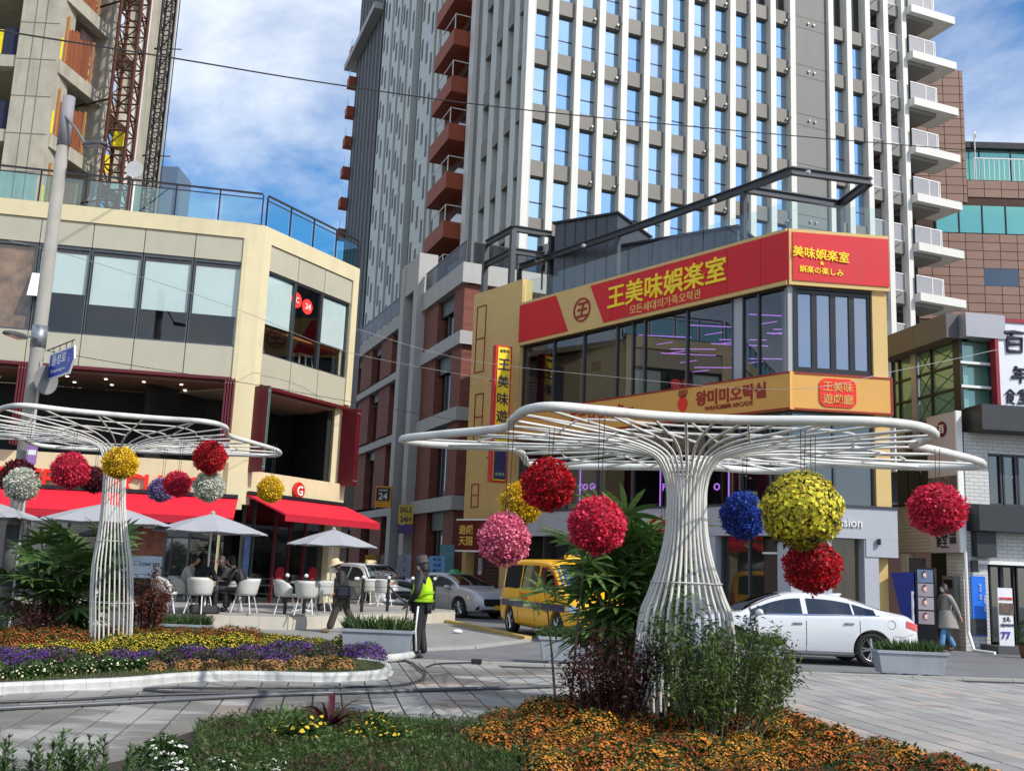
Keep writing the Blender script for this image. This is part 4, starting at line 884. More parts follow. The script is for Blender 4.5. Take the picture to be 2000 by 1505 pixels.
for k in range(4):
    zt_, zb_ = (bands[k][1], bands[k + 1][0]) if k < 3 else (bands[3][1], .02)
    ma = PBR
    bx(PF, 'brick_pier', f1s + .05, near[1], zb_, zt_, -.4, .12, ma, tow); bx(PF, 'brick_pier', near[2], pl + .1, zb_, zt_, -.4, .12, ma, tow); bx(PR, 'brick_pier', .0, 3.5, zb_, zt_, -.4, .09, ma, tow)
    bx(PF, 'dark_lintel', near[1] + .002, near[2] - .002, zt_ - .8, zt_ - .002, -.4, -.05, DARK, tow)
    wi = bx(PF, 'window', near[1] + .05, near[2] - .05, zb_ + .01, zt_ - .81, -.3, -.25, GLASSD, tow)
    for j in (1, 2): bx(PF, 'mullion', near[1] + (near[2] - near[1]) * j / 3 - .03, near[1] + (near[2] - near[1]) * j / 3 + .03, zb_ + .01, zt_ - .82, -.248, -.18, ALU, wi)
    prev = f0s - .85
    for u0, u1 in farw:
        a, b = PF.S(u0, 720), PF.S(u1, 720)
        bx(PF, 'brick_pier', b, prev, zb_ + .1, zt_ + .1, -.4, .1, ma, tow); wi = bx(PF, 'window', a + .02, b - .02, zb_ + .11, zt_ - .4, -.3, -.25, GLASSD, tow); bx(PF, 'dark_lintel', a + .002, b - .002, zt_ - .39, zt_ + .09, -.39, -.1, DARK, tow)
        bx(PF, 'mullion', (a + b) / 2 - .04, (a + b) / 2 + .04, zb_ + .12, zt_ - .41, -.248, -.18, ALU, wi); prev = a
    bx(PF, 'brick_pier', 0, prev, zb_ + .1, zt_ + .1, -.4, .1, ma, tow)
zft = PF.z(815, 500, .5)
bx(PF, 'tall_fin', f0s - .75, f0s - .05, 0, zft, -.4, .55, BANDM, tow); bx(PF, 'tall_fin', f1s - .75, f1s, 0, zft, -.4, .55, BANDM, tow); bx(PF, 'fin_head', f0s - .05, f1s - .75, zft - 1.7, zft, -.4, .5, BANDM, tow); bx(PF, 'dark_lintel', f0s - .045, f1s - .755, zft - 4.2, zft - 1.705, -.4, .1, DARK, tow)
for k in range(5): bx(PF, 'stair_window', f0s - .045, f1s - .755, 1 + k * (zft - 5.4) / 5, 1 + (k + 1) * (zft - 5.4) / 5 - .08, -.1, -.05, GLASSD, tow)
for a, b in ((.2, f0s - .9), (f1s + .1, pl + .2)):
    bx(PF, 'terrace_rail', a, b, 14.74 + .95, 14.74 + 1.0, .15, .2, BLACKP, tow); bx(PF, 'rail_glass', a, b, 14.76, 14.74 + .94, .16, .18, clear_glass('dark_rail_glass', (.34, .35, .37), refl=.02, gcol=(.5, .5, .5)), tow)
bx(PR, 'terrace_rail', .2, 7, 14.74 + .95, 14.74 + 1.0, .1, .15, BLACKP, tow); bx(PR, 'rail_glass', .2, 7, 14.76, 14.74 + .94, .11, .13, clear_glass('dark_rail_glass'), tow)

# signs and notices along the podium
def board(name, label, cat, u0, v0, u1, v1, w, d, ma, txt=None, tm=None, group=None, th=.08, tw=.8, foot=False):
    global LASTW
    if w is PF:
        um, vm = (u0 + u1) / 2, (v0 + v1) / 2; D = PF.p(PF.S(um, vm, d), 0, d).y; w = Wall(yp(u0, vm, D).xy, yp(u1, vm, D).xy); d = 0
    LASTW = w
    s0, z1 = w.sz(u0, v0, d); s1, z0 = w.sz(u1, v1, d); t = thing(name, label, cat, w.p(s0, z0, d), 0, group)
    bx(w, 'board', s0, s1, z0, z1, d - th, d, ma, t)
    if txt:
        ln = txt.split('\n')
        for i, l in enumerate(ln): wall_text(w, l, (s0 + s1) / 2, z1 - (z1 - z0) * (i + .5) / len(ln), d + .012, .2, tm or WHITE, t, w=abs(s1 - s0) * tw * min(1, .3 + len(l) * .2), h=(z1 - z0) / len(ln) * .6)
    if foot: bx(w, 'stand', s0 + .04, s1 - .04, 0.0, z0 - .002, d - th, d - .02, DARK, t)
    return t
t = board('shop_sign', 'square dark convenience shop sign with 24 and an orange foot', 'sign', 734, 948, 763, 991, PF, 1.2, mat('sign_amber', srgb(222, 150, 30), .5), th=.25)
SW_ = LASTW; s0, z1 = SW_.sz(735, 949); s1, z0 = SW_.sz(762, 978); bx(SW_, 'dark_face', s0 + .03, s1 - .03, z0, z1 - .06, .003, .02, mat('sign_brown', srgb(60, 44, 34), .5), t)
wall_text(SW_, '24', (s0 + s1) / 2, z0 + (z1 - z0) * .32, .03, .5, WHITE, t, w=(s1 - s0) * .6, bold=.02); wall_text(SW_, 'emart', (s0 + s1) / 2, z0 + (z1 - z0) * .74, .03, .3, WHITE, t, w=(s1 - s0) * .6)
board('hanging_banner', 'yellow hanging banner between the tall grey fins of the podium', 'banner', 779, 985, 806, 1023, PF, .62, mat('banner_yellow', srgb(206, 180, 70), .7, var=.15, scale=4), 'SALE\n24H', PURP, th=.04)
board('hanging_banner', 'purple banner hanging below the yellow one on the podium', 'banner', 777, 1024, 804, 1042, PF, .62, mat('banner_purple', srgb(90, 70, 120), .7), None, th=.04)
board('notice_board', 'pale blue notice board covered with print beside the brick pier', 'notice', 839, 1085, 868, 1120, PF, 1.6, mat('notice_blue', srgb(110, 165, 215), .6), '安全\n注意\n通行', mat('notice_ink', srgb(40, 80, 140), .6), th=.05, foot=True)
board('poster', 'sea green poster standing behind the notice board', 'poster', 860, 1062, 885, 1122, PF, .4, mat('poster_green', srgb(100, 150, 165), .5, var=.3, scale=3), th=.03, foot=True)
board('banner_stand', 'tall pale grey banner stand in the podium doorway', 'banner', 778, 1082, 801, 1140, PF, 1.4, mat('banner_grey', srgb(160, 162, 168), .6), 'ㅇ\nㅅ\nㅈ', mat('notice_ink', (0, 0, 0)), th=.03, foot=True, tw=.4)
board('poster', 'orange framed poster on the podium shop front', 'poster', 713, 1083, 733, 1100, PF, .4, mat('poster_orange', srgb(200, 150, 50), .5, var=.4, scale=6), th=.04)
board('poster', 'black and white patterned poster next to the orange one', 'poster', 743, 1082, 767, 1115, PF, .4, mat('poster_bw', srgb(130, 126, 110), .5, var=.9, scale=9), th=.04)
# ================================================================== glass-and-white-brick restaurant at the right
zc = yp(1868, 614, 27.7).z
RL = Wall(gp(1732, 665, zc).xy, gp(1868, 614, zc).xy); RR = Wall(gp(1868, 614, zc).xy, gp(1947, 621, zc).xy)
c0 = RR.p(.05, 0, 0); RW = Wall((c0.x, c0.y), (c0.x + 6, c0.y + .75))
res = thing('restaurant_building', 'restaurant with green glass upper corner, dark eaves and white brick below', 'building', (13.5, 31, 0))
rl = RL.len
m = MB(); m.prism([RL.p(0, 0, -1.3).xy, RL.p(rl - .1, 0, -1.5).xy, RW.p(7, 0, -1.3).xy, RW.p(7, 0, -9).xy, RL.p(0, 0, -9).xy], 0, zc - .6); part('core', m, mat('green_room', (.035, .055, .045), .8), res)
EAVE = mat('eaves_metal', srgb(92, 90, 90), .7, 0, var=.05); EAVER = mat('eaves_metal_pale', srgb(160, 160, 166), .4, .3, var=.04)
zE = RL.z(1866, 662)
bx(RL, 'eaves_panel', RL.S(1805, 660), rl + .02, zE, zc, -.4, .35, EAVE, res); bx(RL, 'eaves_panel', 0, RL.S(1805, 660) - .01, zE, zc, -.4, .35, EAVE, res)
bx(RR, 'eaves_panel', .05, RR.len, zE, zc - .01, -.4, .345, EAVER, res)
zgb = RL.z(1862, 803)
hz = [zgb, zgb + (zE - zgb) / 3, zgb + (zE - zgb) * 2 / 3, zE]
vs = [RL.S(u, 740) for u in (1734, 1747, 1773, 1783, 1810)] + [rl - .06]
for i in range(len(vs) - 1):
    if i == 2:
        bx(RL, 'column', vs[2] + .01, vs[3] - .01, zgb - 1, zE, -.3, -.1, EAVER, res); continue
    for j in range(3):
        z0, z1 = hz[j] + .03, hz[j + 1] - .03; p = bx(RL, 'window_pane', vs[i] + .03, vs[i + 1] - .03, z0, z1, -.22, -.2, GLASSG, res)
        if i >= 3:
            for a, b in (((vs[i] + .05, z0), (vs[i + 1] - .05, z1)), ((vs[i] + .05, z1), (vs[i + 1] - .05, z0))):
                m = MB(); m.tube([RL.p(a[0], a[1], -.19), RL.p(b[0], b[1], -.19)], .012, 4); part('bracing', m, mat('green_bracing', srgb(60, 100, 60), .5), p)
for j in range(1, 3): bx(RL, 'transom', 0, rl - .05, hz[j] - .03, hz[j] + .03, -.25, -.15, DARK, res); bx(RR, 'transom', .05, RR.len - .2, hz[j] - .035, hz[j] + .035, -.1, .04, WHITE, res)
for k, s_ in enumerate((vs[0], vs[1], vs[4])): bx(RL, 'mullion', s_ - .03, s_ + .03, zgb, zE - .002, -.24, -.14, DARK, res)
bx(RR, 'mullion', .03, .12, zgb, zE - .002, -.3, .02, DARK, res); bx(RR, 'mullion', RR.len - .2, RR.len - .1, zgb, zE - .002, -.3, .02, DARK, res)
for j in range(3): bx(RR, 'window_pane', .13, RR.len - .21, hz[j] + .036, hz[j + 1] - .036, -.2, -.18, GLASSG, res)
WB = brickmat('white_brick', RW, (.62, .61, .58), (.55, .545, .53), (.30, .30, .29), bw=.3, rh=.1); WBL = brickmat('white_brick_side', RL, (.55, .54, .52), (.5, .49, .47), (.28, .28, .27), bw=.3, rh=.1)
BLK = mat('black_canopy', (.022, .024, .028), .5, var=.15)
zA1, zA0 = RW.z(1900, 797), RW.z(1900, 845)
bx(RW, 'canopy', .12, 7, zA0, zA1, -.3, .75, BLK, res)
z2t, z2b = RW.z(1930, 885), RW.z(1930, 985)
sA, sB = RW.S(1884, 900), RW.S(1931, 930)
bx(RW, 'brick_wall', sA, sB, z2b, zA0, -.3, 0, WB, res); bx(RW, 'brick_wall', sB, 7, z2t, zA0, -.3, .001, WB, res)
for k, u in enumerate((1931, 1961, 1990)):
    a = RW.S(u, 930); b = a + .42; f = MB(); RW.box(f, a, a + .05, z2b, z2t, -.2, -.05); RW.box(f, b - .05, b, z2b, z2t, -.2, -.05); RW.box(f, a + .05, b - .05, z2t - .05, z2t, -.2, -.05); RW.box(f, a + .05, b - .05, z2b, z2b + .05, -.2, -.05)
    wi = part('window', f, STEELG, res); bx(RW, 'pane', a + .05, b - .05, z2b + .05, z2t - .05, -.14, -.12, GLASSD, wi)
    if k == 1: wall_text(RW, '百年食堂', (a + b) / 2, (z2b + z2t) / 2 + .1, -.11, .1, WHITE, wi, w=.25)
zB1, zB0 = RW.z(1900, 987), RW.z(1900, 1037)
bx(RW, 'canopy', RW.S(1890, 1010), 7, zB0, zB1, -.3, .55, BLK, res)
zD = RW.z(1950, 1098)
bx(RW, 'brick_wall', RW.S(1884, 1060), 7, zD, zB0, -.3, 0, WB, res); bx(RW, 'brick_wall', RW.S(1884, 1180), RW.S(1932, 1180), 0, zD, -.3, -.002, WB, res); bx(RW, 'wall_ledge', RW.S(1905, 1098), 7, zD - .06, zD + .04, .002, .12, WHITE, res)
bx(RW, 'wall_cabinet', RW.S(1896, 1060), RW.S(1933, 1060), RW.z(1910, 1087), RW.z(1910, 1038), .02, .3, BLK, res)
dz = zD - .07
for k, u in enumerate((1940, 1965, 1993)):
    a = RW.S(u, 1180); b = a + .36; f = MB(); RW.box(f, a, a + .04, .25, dz, -.25, -.12); RW.box(f, b - .04, b, .25, dz, -.25, -.12); RW.box(f, a + .04, b - .04, dz - .05, dz, -.25, -.12)
    wi = part('door', f, DARK, res); bx(RW, 'pane', a + .04, b - .04, .26, dz - .05, -.2, -.18, GLASSD, wi)
m = MB(); m.box((0, 0, 0), (.16, .1, .3), 0); q = RW.p(RW.S(1899, 1105), RW.z(1899, 1105), .1); m.v = [tuple(Vector(v) + q) for v in m.v]; part('wall_lamp', m, BLACKP, res)
bx(RW, 'door_step', RW.S(1915, 1260), 7, .005, .2, .0, .8, mat('dark_step', (.07, .07, .068), .7), res)
# side face lower part
zs1 = RL.z(1800, 985)
bx(RL, 'brick_wall', 0, rl - .05, RL.z(1800, 1078), zs1, -.3, 0, WBL, res); bx(RL, 'brick_wall', rl - .85, rl - .05, 0, RL.z(1800, 1078), -.3, .002, WBL, res)
for i in range(4):
    a = .1 + i * (rl - 1.1) / 4; bx(RL, 'side_window', a, a + (rl - 1.1) / 4 - .05, zs1 + .02, zgb - .05, -.2, -.17, GLASSD, res)
bx(RL, 'sill', 0, rl - .9, zs1 + .001, zs1 + .06, -.1, .06, DARK, res)
bx(RL, 'entry_wall', 0, rl - .9, .0, RL.z(1800, 1078) - .01, -2, -1.4, BLACK, res)
bx(RL, 'white_post', RL.S(1760, 1100), RL.S(1772, 1100), 1.6, RL.z(1766, 1082), -.3, .0, WHITE, res)
# its signs
zs = RW.z(1960, 634), RW.z(1960, 800)
sg = thing('restaurant_sign', 'large white restaurant sign with black brush characters and red frame', 'sign', RW.p(RW.S(1947, 700), zs[1], .3))
a, b = RW.S(1948, 710, .2), RW.S(1948, 710, .2) + 2.4
bx(RW, 'board', a, b, zs[1] + .05, zs[0], .05, .25, mat('sign_white', (.72, .73, .78), .4, var=.03), sg)
f = MB(); RW.box(f, a - .1, a, zs[1] + .02, zs[0] + .12, .03, .29); RW.box(f, a, b, zs[0] + .002, zs[0] + .12, .03, .29); part('red_frame', f, mat('frame_red', srgb(140, 20, 36), .5), sg)
INK = mat('brush_ink', (.012, .013, .03), .5)
def brush(strokes, cx, cz, k, w, d, par, name='brush_stroke', r=.05):
    for st in strokes:
        n = len(st); m = MB(); rr = [r * (1.1 if i == 0 else .55 if i == n - 1 else .95) for i in range(n)]
        m.tube([w.p(cx + x * k, cz + z * k, d) for x, z in st], rr, 6)
        part(name, m, INK, par)
HYAKU = [[(-.5, .45), (0, .52), (.5, .5)], [(-.05, .5), (-.2, .25)], [(-.33, .22), (-.38, -.4)], [(-.33, .22), (.35, .25), (.32, -.42)], [(-.3, -.05), (.28, -.02)], [(-.36, -.38), (.3, -.38)]]
NEN = [[(-.25, .5), (-.45, .2)], [(-.3, .33), (.4, .36)], [(-.28, .05), (.35, .08)], [(-.3, .1), (-.3, -.2)], [(-.6, -.22), (.6, -.16)], [(.02, .35), (.02, -.6)]]
SHOKU = [[(0, .55), (-.45, .15)], [(0, .55), (.45, .2)], [(-.2, .2), (.2, .2)], [(-.22, .1), (-.24, -.5), (.0, -.38)], [(-.2, .08), (.24, .08), (.22, -.2)], [(-.2, -.06), (.2, -.06)], [(-.2, -.2), (.2, -.2)], [(.2, -.2), (-.02, -.35), (.35, -.55)]]
DOU = [[(0, .6), (0, .4)], [(-.25, .52), (-.15, .38)], [(.25, .52), (.15, .38)], [(-.4, .2), (-.4, .32), (.4, .32), (.4, .2)], [(-.2, .2), (.2, .2), (.2, .02), (-.2, .02), (-.2, .2)], [(-.3, -.2), (.3, -.2)], [(0, .0), (0, -.5)], [(-.45, -.5), (.45, -.5)]]
brush(HYAKU, a + .5, RW.z(1985, 675), .62, RW, .27, sg, r=.055); brush(NEN, a + .62, RW.z(1990, 735), .42, RW, .27, sg, r=.045); brush(SHOKU, a + .3, RW.z(1968, 778), .36, RW, .27, sg, r=.03); brush(DOU, a + .68, RW.z(1990, 778), .36, RW, .27, sg, r=.03)
sg = thing('blade_sign', 'tall grey-white sign panel with a round dark emblem and brush character', 'sign', RL.p(RL.S(1845, 950), 3, .2))
a, b = RL.S(1815, 900, .1), RL.S(1874, 900, .1); z1, z0 = RL.z(1845, 808, .1), RL.z(1845, 1079, .1)
bx(RL, 'panel', a, b, z0, z1, .03, .15, mat('grey_sign', srgb(176, 172, 184), .5, var=.03), sg); bx(RL, 'edge', b + .002, b + .06, z0, z1, .03, .2, WHITE, sg)
m = MB(); m.lathe([(.22, 0), (.22, .02)], 20, (0, 0, 0), 'y'); S_, z_ = RL.sz(1840, 838, .15); m.v = [tuple(RL.p(S_ + q[0], z_ + q[2], .152 + q[1])) for q in m.v]; em = part('round_emblem', m, mat('emblem_maroon', srgb(90, 20, 44), .5), sg); wall_text(RL, '百', S_, z_, .18, .26, WHITE, em)
bx(RL, 'photo_print', a + .02, b - .02, RL.z(1845, 965, .15), RL.z(1845, 930, .15), .152, .16, mat('photo_dark', (.1, .09, .09), .5, var=.9, scale=6), sg)
cx, cz = RL.sz(1840, 1055, .16); brush(SHOKU, cx - .13, cz, .36, RL, .16, sg, r=.022); brush(DOU, cx + .13, cz, .36, RL, .16, sg, r=.022)
for i in range(3): wall_text(RL, '百\n年\n食\n堂', cx + .38 + i * .1, cz + .1, .16, .1, INK, sg)
# things along the shop fronts
t = thing('photo_display', 'tall black photo booth display with four framed portraits', 'display', RL.p(rl - 1.6, 0, .5)); pw = Wall(yp(1789, 1180, 27.0).xy, yp(1827, 1180, 26.75).xy)
bx(pw, 'cabinet', 0, pw.len, .02, pw.z(1808, 1108), -.3, 0, BLACKP, t)
for k, (v0, v1, c) in enumerate(((1112, 1137, (150, 165, 190)), (1139, 1164, (214, 196, 198)), (1166, 1190, (222, 206, 204)), (1193, 1218, (216, 190, 192)))):
    z1, z0 = pw.z(1808, v0), pw.z(1808, v1); p = bx(pw, 'photo', .06, pw.len - .04, z0, z1, .002, .02, mat('photo_%d' % k, srgb(*c), .4, var=.1), t)
    m = MB(); m.ball(pw.p(pw.len * .52, (z0 + z1) / 2 + .04, .022), .085, 10, 6, (1, .12, 1.2)); part('portrait_hair', m, mat('hair_print', (.03, .02, .025), .6), p)
    m = MB(); m.ball(pw.p(pw.len * .52, (z0 + z1) / 2 + .02, .033), .055, 10, 6, (1, .12, 1.2)); part('portrait_face', m, mat('face_print', srgb(226, 180, 170), .6), p)
bw_ = Wall(yp(1742, 1200, 27.4).xy, yp(1787, 1200, 27.0).xy)
t = thing('blue_booth', 'dark blue slanted booth panel beside the photo display', 'booth', bw_.p(0, 0, 0)); m = MB(); q = [(0, 1.95), (bw_.len, 2.0), (bw_.len, .02), (bw_.len * .72, .02)]
m.loft([[bw_.p(x, z, -.5) for x, z in q], [bw_.p(x, z, 0) for x, z in q]]); part('panel', m, mat('deep_blue', srgb(20, 40, 130), .4), t); bx(bw_, 'upright', bw_.len * .9, bw_.len * .97, .03, 1.5, .005, .06, WHITE, t)
bx(bw_, 'inner_panel', 0, bw_.len * .7, .0, 2.4, -1.4, -1.3, mat('booth_black', (.02, .025, .03), .5), t)
board('wall_banner', 'bright blue vertical banner on the white brick wall', 'banner', 1897, 1124, 1929, 1242, RW, .06, mat('banner_blue', srgb(20, 110, 220), .5, var=.06), None, th=.03)
s0, z1 = RW.sz(1898, 1207, .07); s1, z0 = RW.sz(1928, 1240, .07); o = bpy.data.objects['wall_banner']; bx(RW, 'photo_print', s0, s1, z0, z1, .062, .075, mat('trees_print', (.03, .03, .035), .6, var=.9, scale=9), o)
for i, l in enumerate(('여기서 쉬어', '가세요 오늘')): wall_text(RW, '\n'.join(l), RW.S(1911 + i * 9, 1150 + i * 22), RW.z(1911, 1155 + i * 22), .075, .07, WHITE, o)
t = board('banner_stand', 'white menu banner stand with red heading by the restaurant door', 'banner', 1948, 1147, 1982, 1266, RW, .45, mat('menu_white', (.75, .75, .77), .5), None, th=.03)
s0 = RW.S(1950, 1180, .46); s1 = RW.S(1981, 1180, .46); wall_text(RW, '점심 특선메뉴', (s0 + s1) / 2, RW.z(1966, 1168, .46), .47, .1, REDLET, t, w=(s1 - s0) * .85, bold=.02); bx(RW, 'photo_print', s0 + .02, s1 - .02, RW.z(1966, 1200, .46), RW.z(1966, 1177, .46), .452, .465, mat('food_dark', (.12, .08, .06), .5, var=.9, scale=11), t)
wall_text(RW, '2人', (s0 + s1) / 2, RW.z(1966, 1208, .46), .47, .14, INK, t); wall_text(RW, '고등어구이', (s0 + s1) / 2, RW.z(1966, 1220, .46), .47, .1, INK, t, w=(s1 - s0) * .85, bold=.01); wall_text(RW, '77', (s0 + s1) / 2 - .05, RW.z(1966, 1240, .46), .47, .26, mat('blue_ink', srgb(90, 80, 170), .5), t, bold=.02)
bx(RW, 'stand', s0, s1, .201, RW.z(1966, 1266, .46), .42, .45, DARK, t)
t = thing('electric_box', 'grey wall cabinet behind the walking woman', 'cabinet', RL.p(rl - .35, .9, 0)); m = MB(); RL.box(m, rl - .75, rl - .2, 1.0, 1.95, .005, .22); part('casing', m, mat('cabinet_grey', srgb(120, 122, 118), .5), t); m = MB(); RL.box(m, rl - .68, rl - .3, 1.62, 1.85, .222, .24); part('meter_window', m, DARK, t)
m = MB(); m.tube([RW.p(RW.S(1886, 1200), 2.6, .1), RW.p(RW.S(1886, 1200), .5, .1), RW.p(RW.S(1888, 1270), .05, .35), RW.p(RW.S(1905, 1290), .03, .9)], .045, 8); single('drain_pipe', m, WHITE, 'white drain pipe running down the brick corner to the road', 'pipe')

# ================================================================== brown tiled office block behind
brd = 62; BW = Wall((yp(1820, 400, brd).x, brd), (yp(1820, 400, brd).x + 30, brd - .8))
brn = thing('tiled_office_block', 'brown stone-clad office block with green strip windows behind the tower', 'building', (BW.p(6, 0, 0).x, brd + 5, 0))
BT = mat('brown_tile', srgb(138, 106, 90), .55, var=.06, rnd=.08, scale=3); GRT = mat('tile_joint', srgb(70, 46, 38), .8)
zT1 = BW.z(1850, 137); sT = BW.S(1882, 200); zM = BW.z(1940, 352); zN1, zN0 = BW.z(1930, 403), BW.z(1930, 457)
m = MB(); BW.box(m, -6, sT, 0, zT1, -8, -.03); part('core', m, GRT, brn); m = MB(); BW.box(m, sT, 30, 0, zM, -8, -.031); part('core', m, GRT, brn)
tw_, th_ = 1.08, .57
_s = lambda x: -1.2 + round((x + 1.2) / tw_) * tw_
_z = lambda z: zN0 - round((zN0 - z) / th_) * th_
dk = (_s(BW.S(1917, 548)), _s(BW.S(1978, 548)), _z(BW.z(1950, 566)), _z(BW.z(1950, 531)))
def tiles(s0, s1, z0, z1):
    z = z1 - th_; r = 0
    while z > z0 - .01:
        s = s0
        while s < s1 - .05:
            b = min(s + tw_, s1)
            if not (b > dk[0] + .05 and s < dk[1] - .05 and z + th_ > dk[2] + .05 and z < dk[3] - .05): bx(BW, 'tile', s + .02, b - .02, z + .02, z + th_ - .02, -.028, .02, BT, brn)
            s = b
        z -= th_
tiles(-1.2, sT, zN1 + .1, zT1); tiles(sT, BW.S(2005, 380), zN1 + .1, zM - .05); tiles(-1.2, BW.S(2005, 500), BW.z(1900, 632), zN0)
s_ = 0.2
while s_ < 13:
    wi = bx(BW, 'window', s_ + .04, s_ + 1.42, zN0 + .05, zN1 + .02, -.02, .0, mirror_glass('mint_glass', (.42, .86, .70), base=(.10, .30, .22), k=.35), brn); bx(BW, 'mullion', s_ - .03, s_ + .035, zN0 + .02, zN1 + .05, -.02, .05, DARK, wi); s_ += 1.48
bx(BW, 'window', dk[0], dk[1], dk[2], dk[3], -.025, .0, GLASSD, brn)
zp1 = BW.z(1940, 292, -3)
for k in range(7):
    a = sT + .1 + k * 2.1; wi = bx(BW, 'window', a, a + 2.02, zM + .1, zp1 - .1, -3.1, -3.0, mirror_glass('mint_glass', (0, 0, 0)), brn); bx(BW, 'mullion', a - .05, a - .002, zM + .1, zp1 - .1, -3.1, -2.95, DARK, wi)
bx(BW, 'penthouse_roof', sT - .1, 16, zp1 - .08, zp1 + .35, -6, -2.6, DARK, brn)
bx(BW, 'roof_rail', sT + .6, 16, zM + 1.55, zM + 1.62, -.3, -.24, WHITE, brn)
for k in range(26): bx(BW, 'rail_bar', sT + .6 + k * .32, sT + .64 + k * .32, zM + .02, zM + 1.54, -.29, -.25, WHITE, brn)
for k in range(2):
    m = MB(); a = sT + .9 + k * .8; m.tube([BW.p(a, zM + .1, -2.5), BW.p(a, zp1 + .8, -2.5), BW.p(a + .15, zp1 + 1.1, -2.7), BW.p(a + .3, zp1 + .8, -3)], .05, 5); part('ladder_rail', m, WHITE, brn)

# ================================================================== concrete frame under construction
CB = Wall((-34, 41.6), (yp(105, 150, 42).x, 42)); CS = Wall((yp(105, 150, 42).x, 42), (yp(105, 150, 42).x + .171 * 15, 57))
con = thing('construction_frame', 'unfinished concrete building with open floors, netting and timber hoarding', 'building', (-23, 46, 0))
zs_ = CB.z(20, 105); fl = [zs_ + 3.5 * k for k in range(-5, 4)]; CE = 7.6
for z in fl:
    bx(CB, 'floor_edge', 0, CB.len - 1.75, z - .55, z, -.6, -.1, CONC, con)
    m = MB(); m.prism([CB.p(0, 0, -.3).xy, CB.p(CB.len - .3, 0, -.3).xy, CS.p(CE, 0, -.25).xy, (-34, 50)], z - .3, z - .02); part('floor_slab', m, CONC, con)
    bx(CS, 'floor_edge', .3, CE, z - .62, z, -.5, -.001, CONC, con)
bx(CB, 'column', CB.len - 1.75, CB.len, 0, fl[-1] + 2, -1.5, .0, CONC, con)
JM = mat('formwork_seam', srgb(110, 104, 92), .9)
for k in range(16): bx(CB, 'formwork_seam', CB.len - 1.74, CB.len - .01, 9 + k * 1.75, 9.03 + k * 1.75, .001, .012, JM, con)
for f_ in (.35, .62): bx(CB, 'formwork_seam', CB.len - 1.75 + 1.75 * f_, CB.len - 1.72 + 1.75 * f_, 0, fl[-1] + 2, .002, .014, JM, con)
bx(CB, 'column', 3, 4.5, 0, fl[-1] + 2, -1.5, 0, CONC, con)
bx(CS, 'column', 3.7, 4.4, 0, fl[-1] + 2, -1.2, .05, CONC, con)
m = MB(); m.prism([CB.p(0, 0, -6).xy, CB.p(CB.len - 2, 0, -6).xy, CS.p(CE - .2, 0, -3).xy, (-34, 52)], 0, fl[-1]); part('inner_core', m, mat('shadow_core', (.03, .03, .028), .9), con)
bx(CS, 'end_wall', 6.6, CE, 0, fl[-1] + 2, -1.0, .06, CONC, con)
NETY = mat('yellow_net', srgb(226, 206, 20), .8, var=.15, scale=5); TIMB = mat('hoarding_timber', srgb(132, 74, 44), .8, var=.2, scale=8, rnd=.15); PINK = mat('pink_insulation', srgb(196, 160, 170), .8, var=.06); NAVY = mat('navy_sheet', srgb(30, 34, 60), .8)
for i, z in enumerate(fl[:-1]):
    zz = z
    bx(CB, 'safety_net', CB.len - 4.6, CB.len - 2.55, zz + .1, zz + 1.25, -.3, -.22, NETY, con); bx(CB, 'blue_sheet', CB.len - 2.5, CB.len - 1.8, zz + .05, zz + 1.35, -.3, -.22, NAVY, con)
    bx(CS, 'safety_net', .05, .45, zz + .05, zz + 1.1, -.12, -.06, NETY, con)
    for k in range(6): bx(CS, 'hoarding_board', .75 + k * .3, 1.03 + k * .3, zz + .02, zz + 1.75 + (k % 3) * .12, -.16, -.1, TIMB, con)
    bx(CS, 'timber_post', .58, .66, zz + .02, zz + 2.25, -.1, 0, mat('pale_timber', srgb(176, 122, 70), .8), con); bx(CS, 'timber_post', 2.6, 2.68, zz + .02, zz + 2.1, -.1, 0, mat('pale_timber', (0, 0, 0)), con)
    if i % 3 == 1: bx(CS, 'safety_net', 4.5, 5.3, zz + .05, zz + .9, -.12, -.06, NETY, con)
    if i in (5, 6): bx(CS, 'insulation_panel', 2.75, 3.66, zz + .02, zz + 2.9, -.9, -.8, PINK, con)
    bx(CS, 'blockwork', 5.7, 6.5, zz, zz + 2.88, -.6, -.4, CONC, con)

def lattice(name, label, u0, v0, u1, v1, dy, wd, ma, seg, ztop, r=.05, base=None):
    """a square lattice mast: four legs, one continuous zigzag of bracing per side"""
    p = yp((u0 + u1) / 2, (v0 + v1) / 2, dy); t = thing(name, label, 'mast', (p.x, p.y, 0)); h = wd / 2
    c = [Vector((p.x + sx * h, p.y + sy * h, 0)) for sx, sy in ((-1, -1), (1, -1), (1, 1), (-1, 1))]
    for q in c: m = MB(); m.tube([q, q + Vector((0, 0, ztop))], r, 5); part('leg', m, ma, t)
    n = int((ztop - 8) / seg)
    for k in range(4):
        a, b = c[k], c[(k + 1) % 4]; m = MB()
        m.tube([(a if i % 2 == 0 else b) + Vector((0, 0, 8 + i * seg)) for i in range(n)], r * .5, 4); part('bracing', m, ma, t)
    for i in range(0, n, 1):
        z = 8 + i * seg; m = MB(); m.tube([q + Vector((0, 0, z)) for q in c], r * .6, 4, closed=True); part('rung', m, ma, t)
    return t
RUST = mat('rusty_steel', srgb(84, 46, 34), .8, .2, var=.3, scale=4)
t = lattice('hoist_mast', 'rusty red hoist mast with lattice bracing against the concrete frame', 243, 200, 243, 200, 44.5, .95, RUST, .85, 34, .085)
for z in (12.5, 17.5, 22.5, 27.5): m = MB(); q = MW[t.name].translation; m.tube([(q.x - .6, q.y, z), (q.x - 3.0, q.y + 1.5, z + .2)], .06, 5); part('wall_tie', m, RUST, t)
p = yp(232, 130, 44.5)
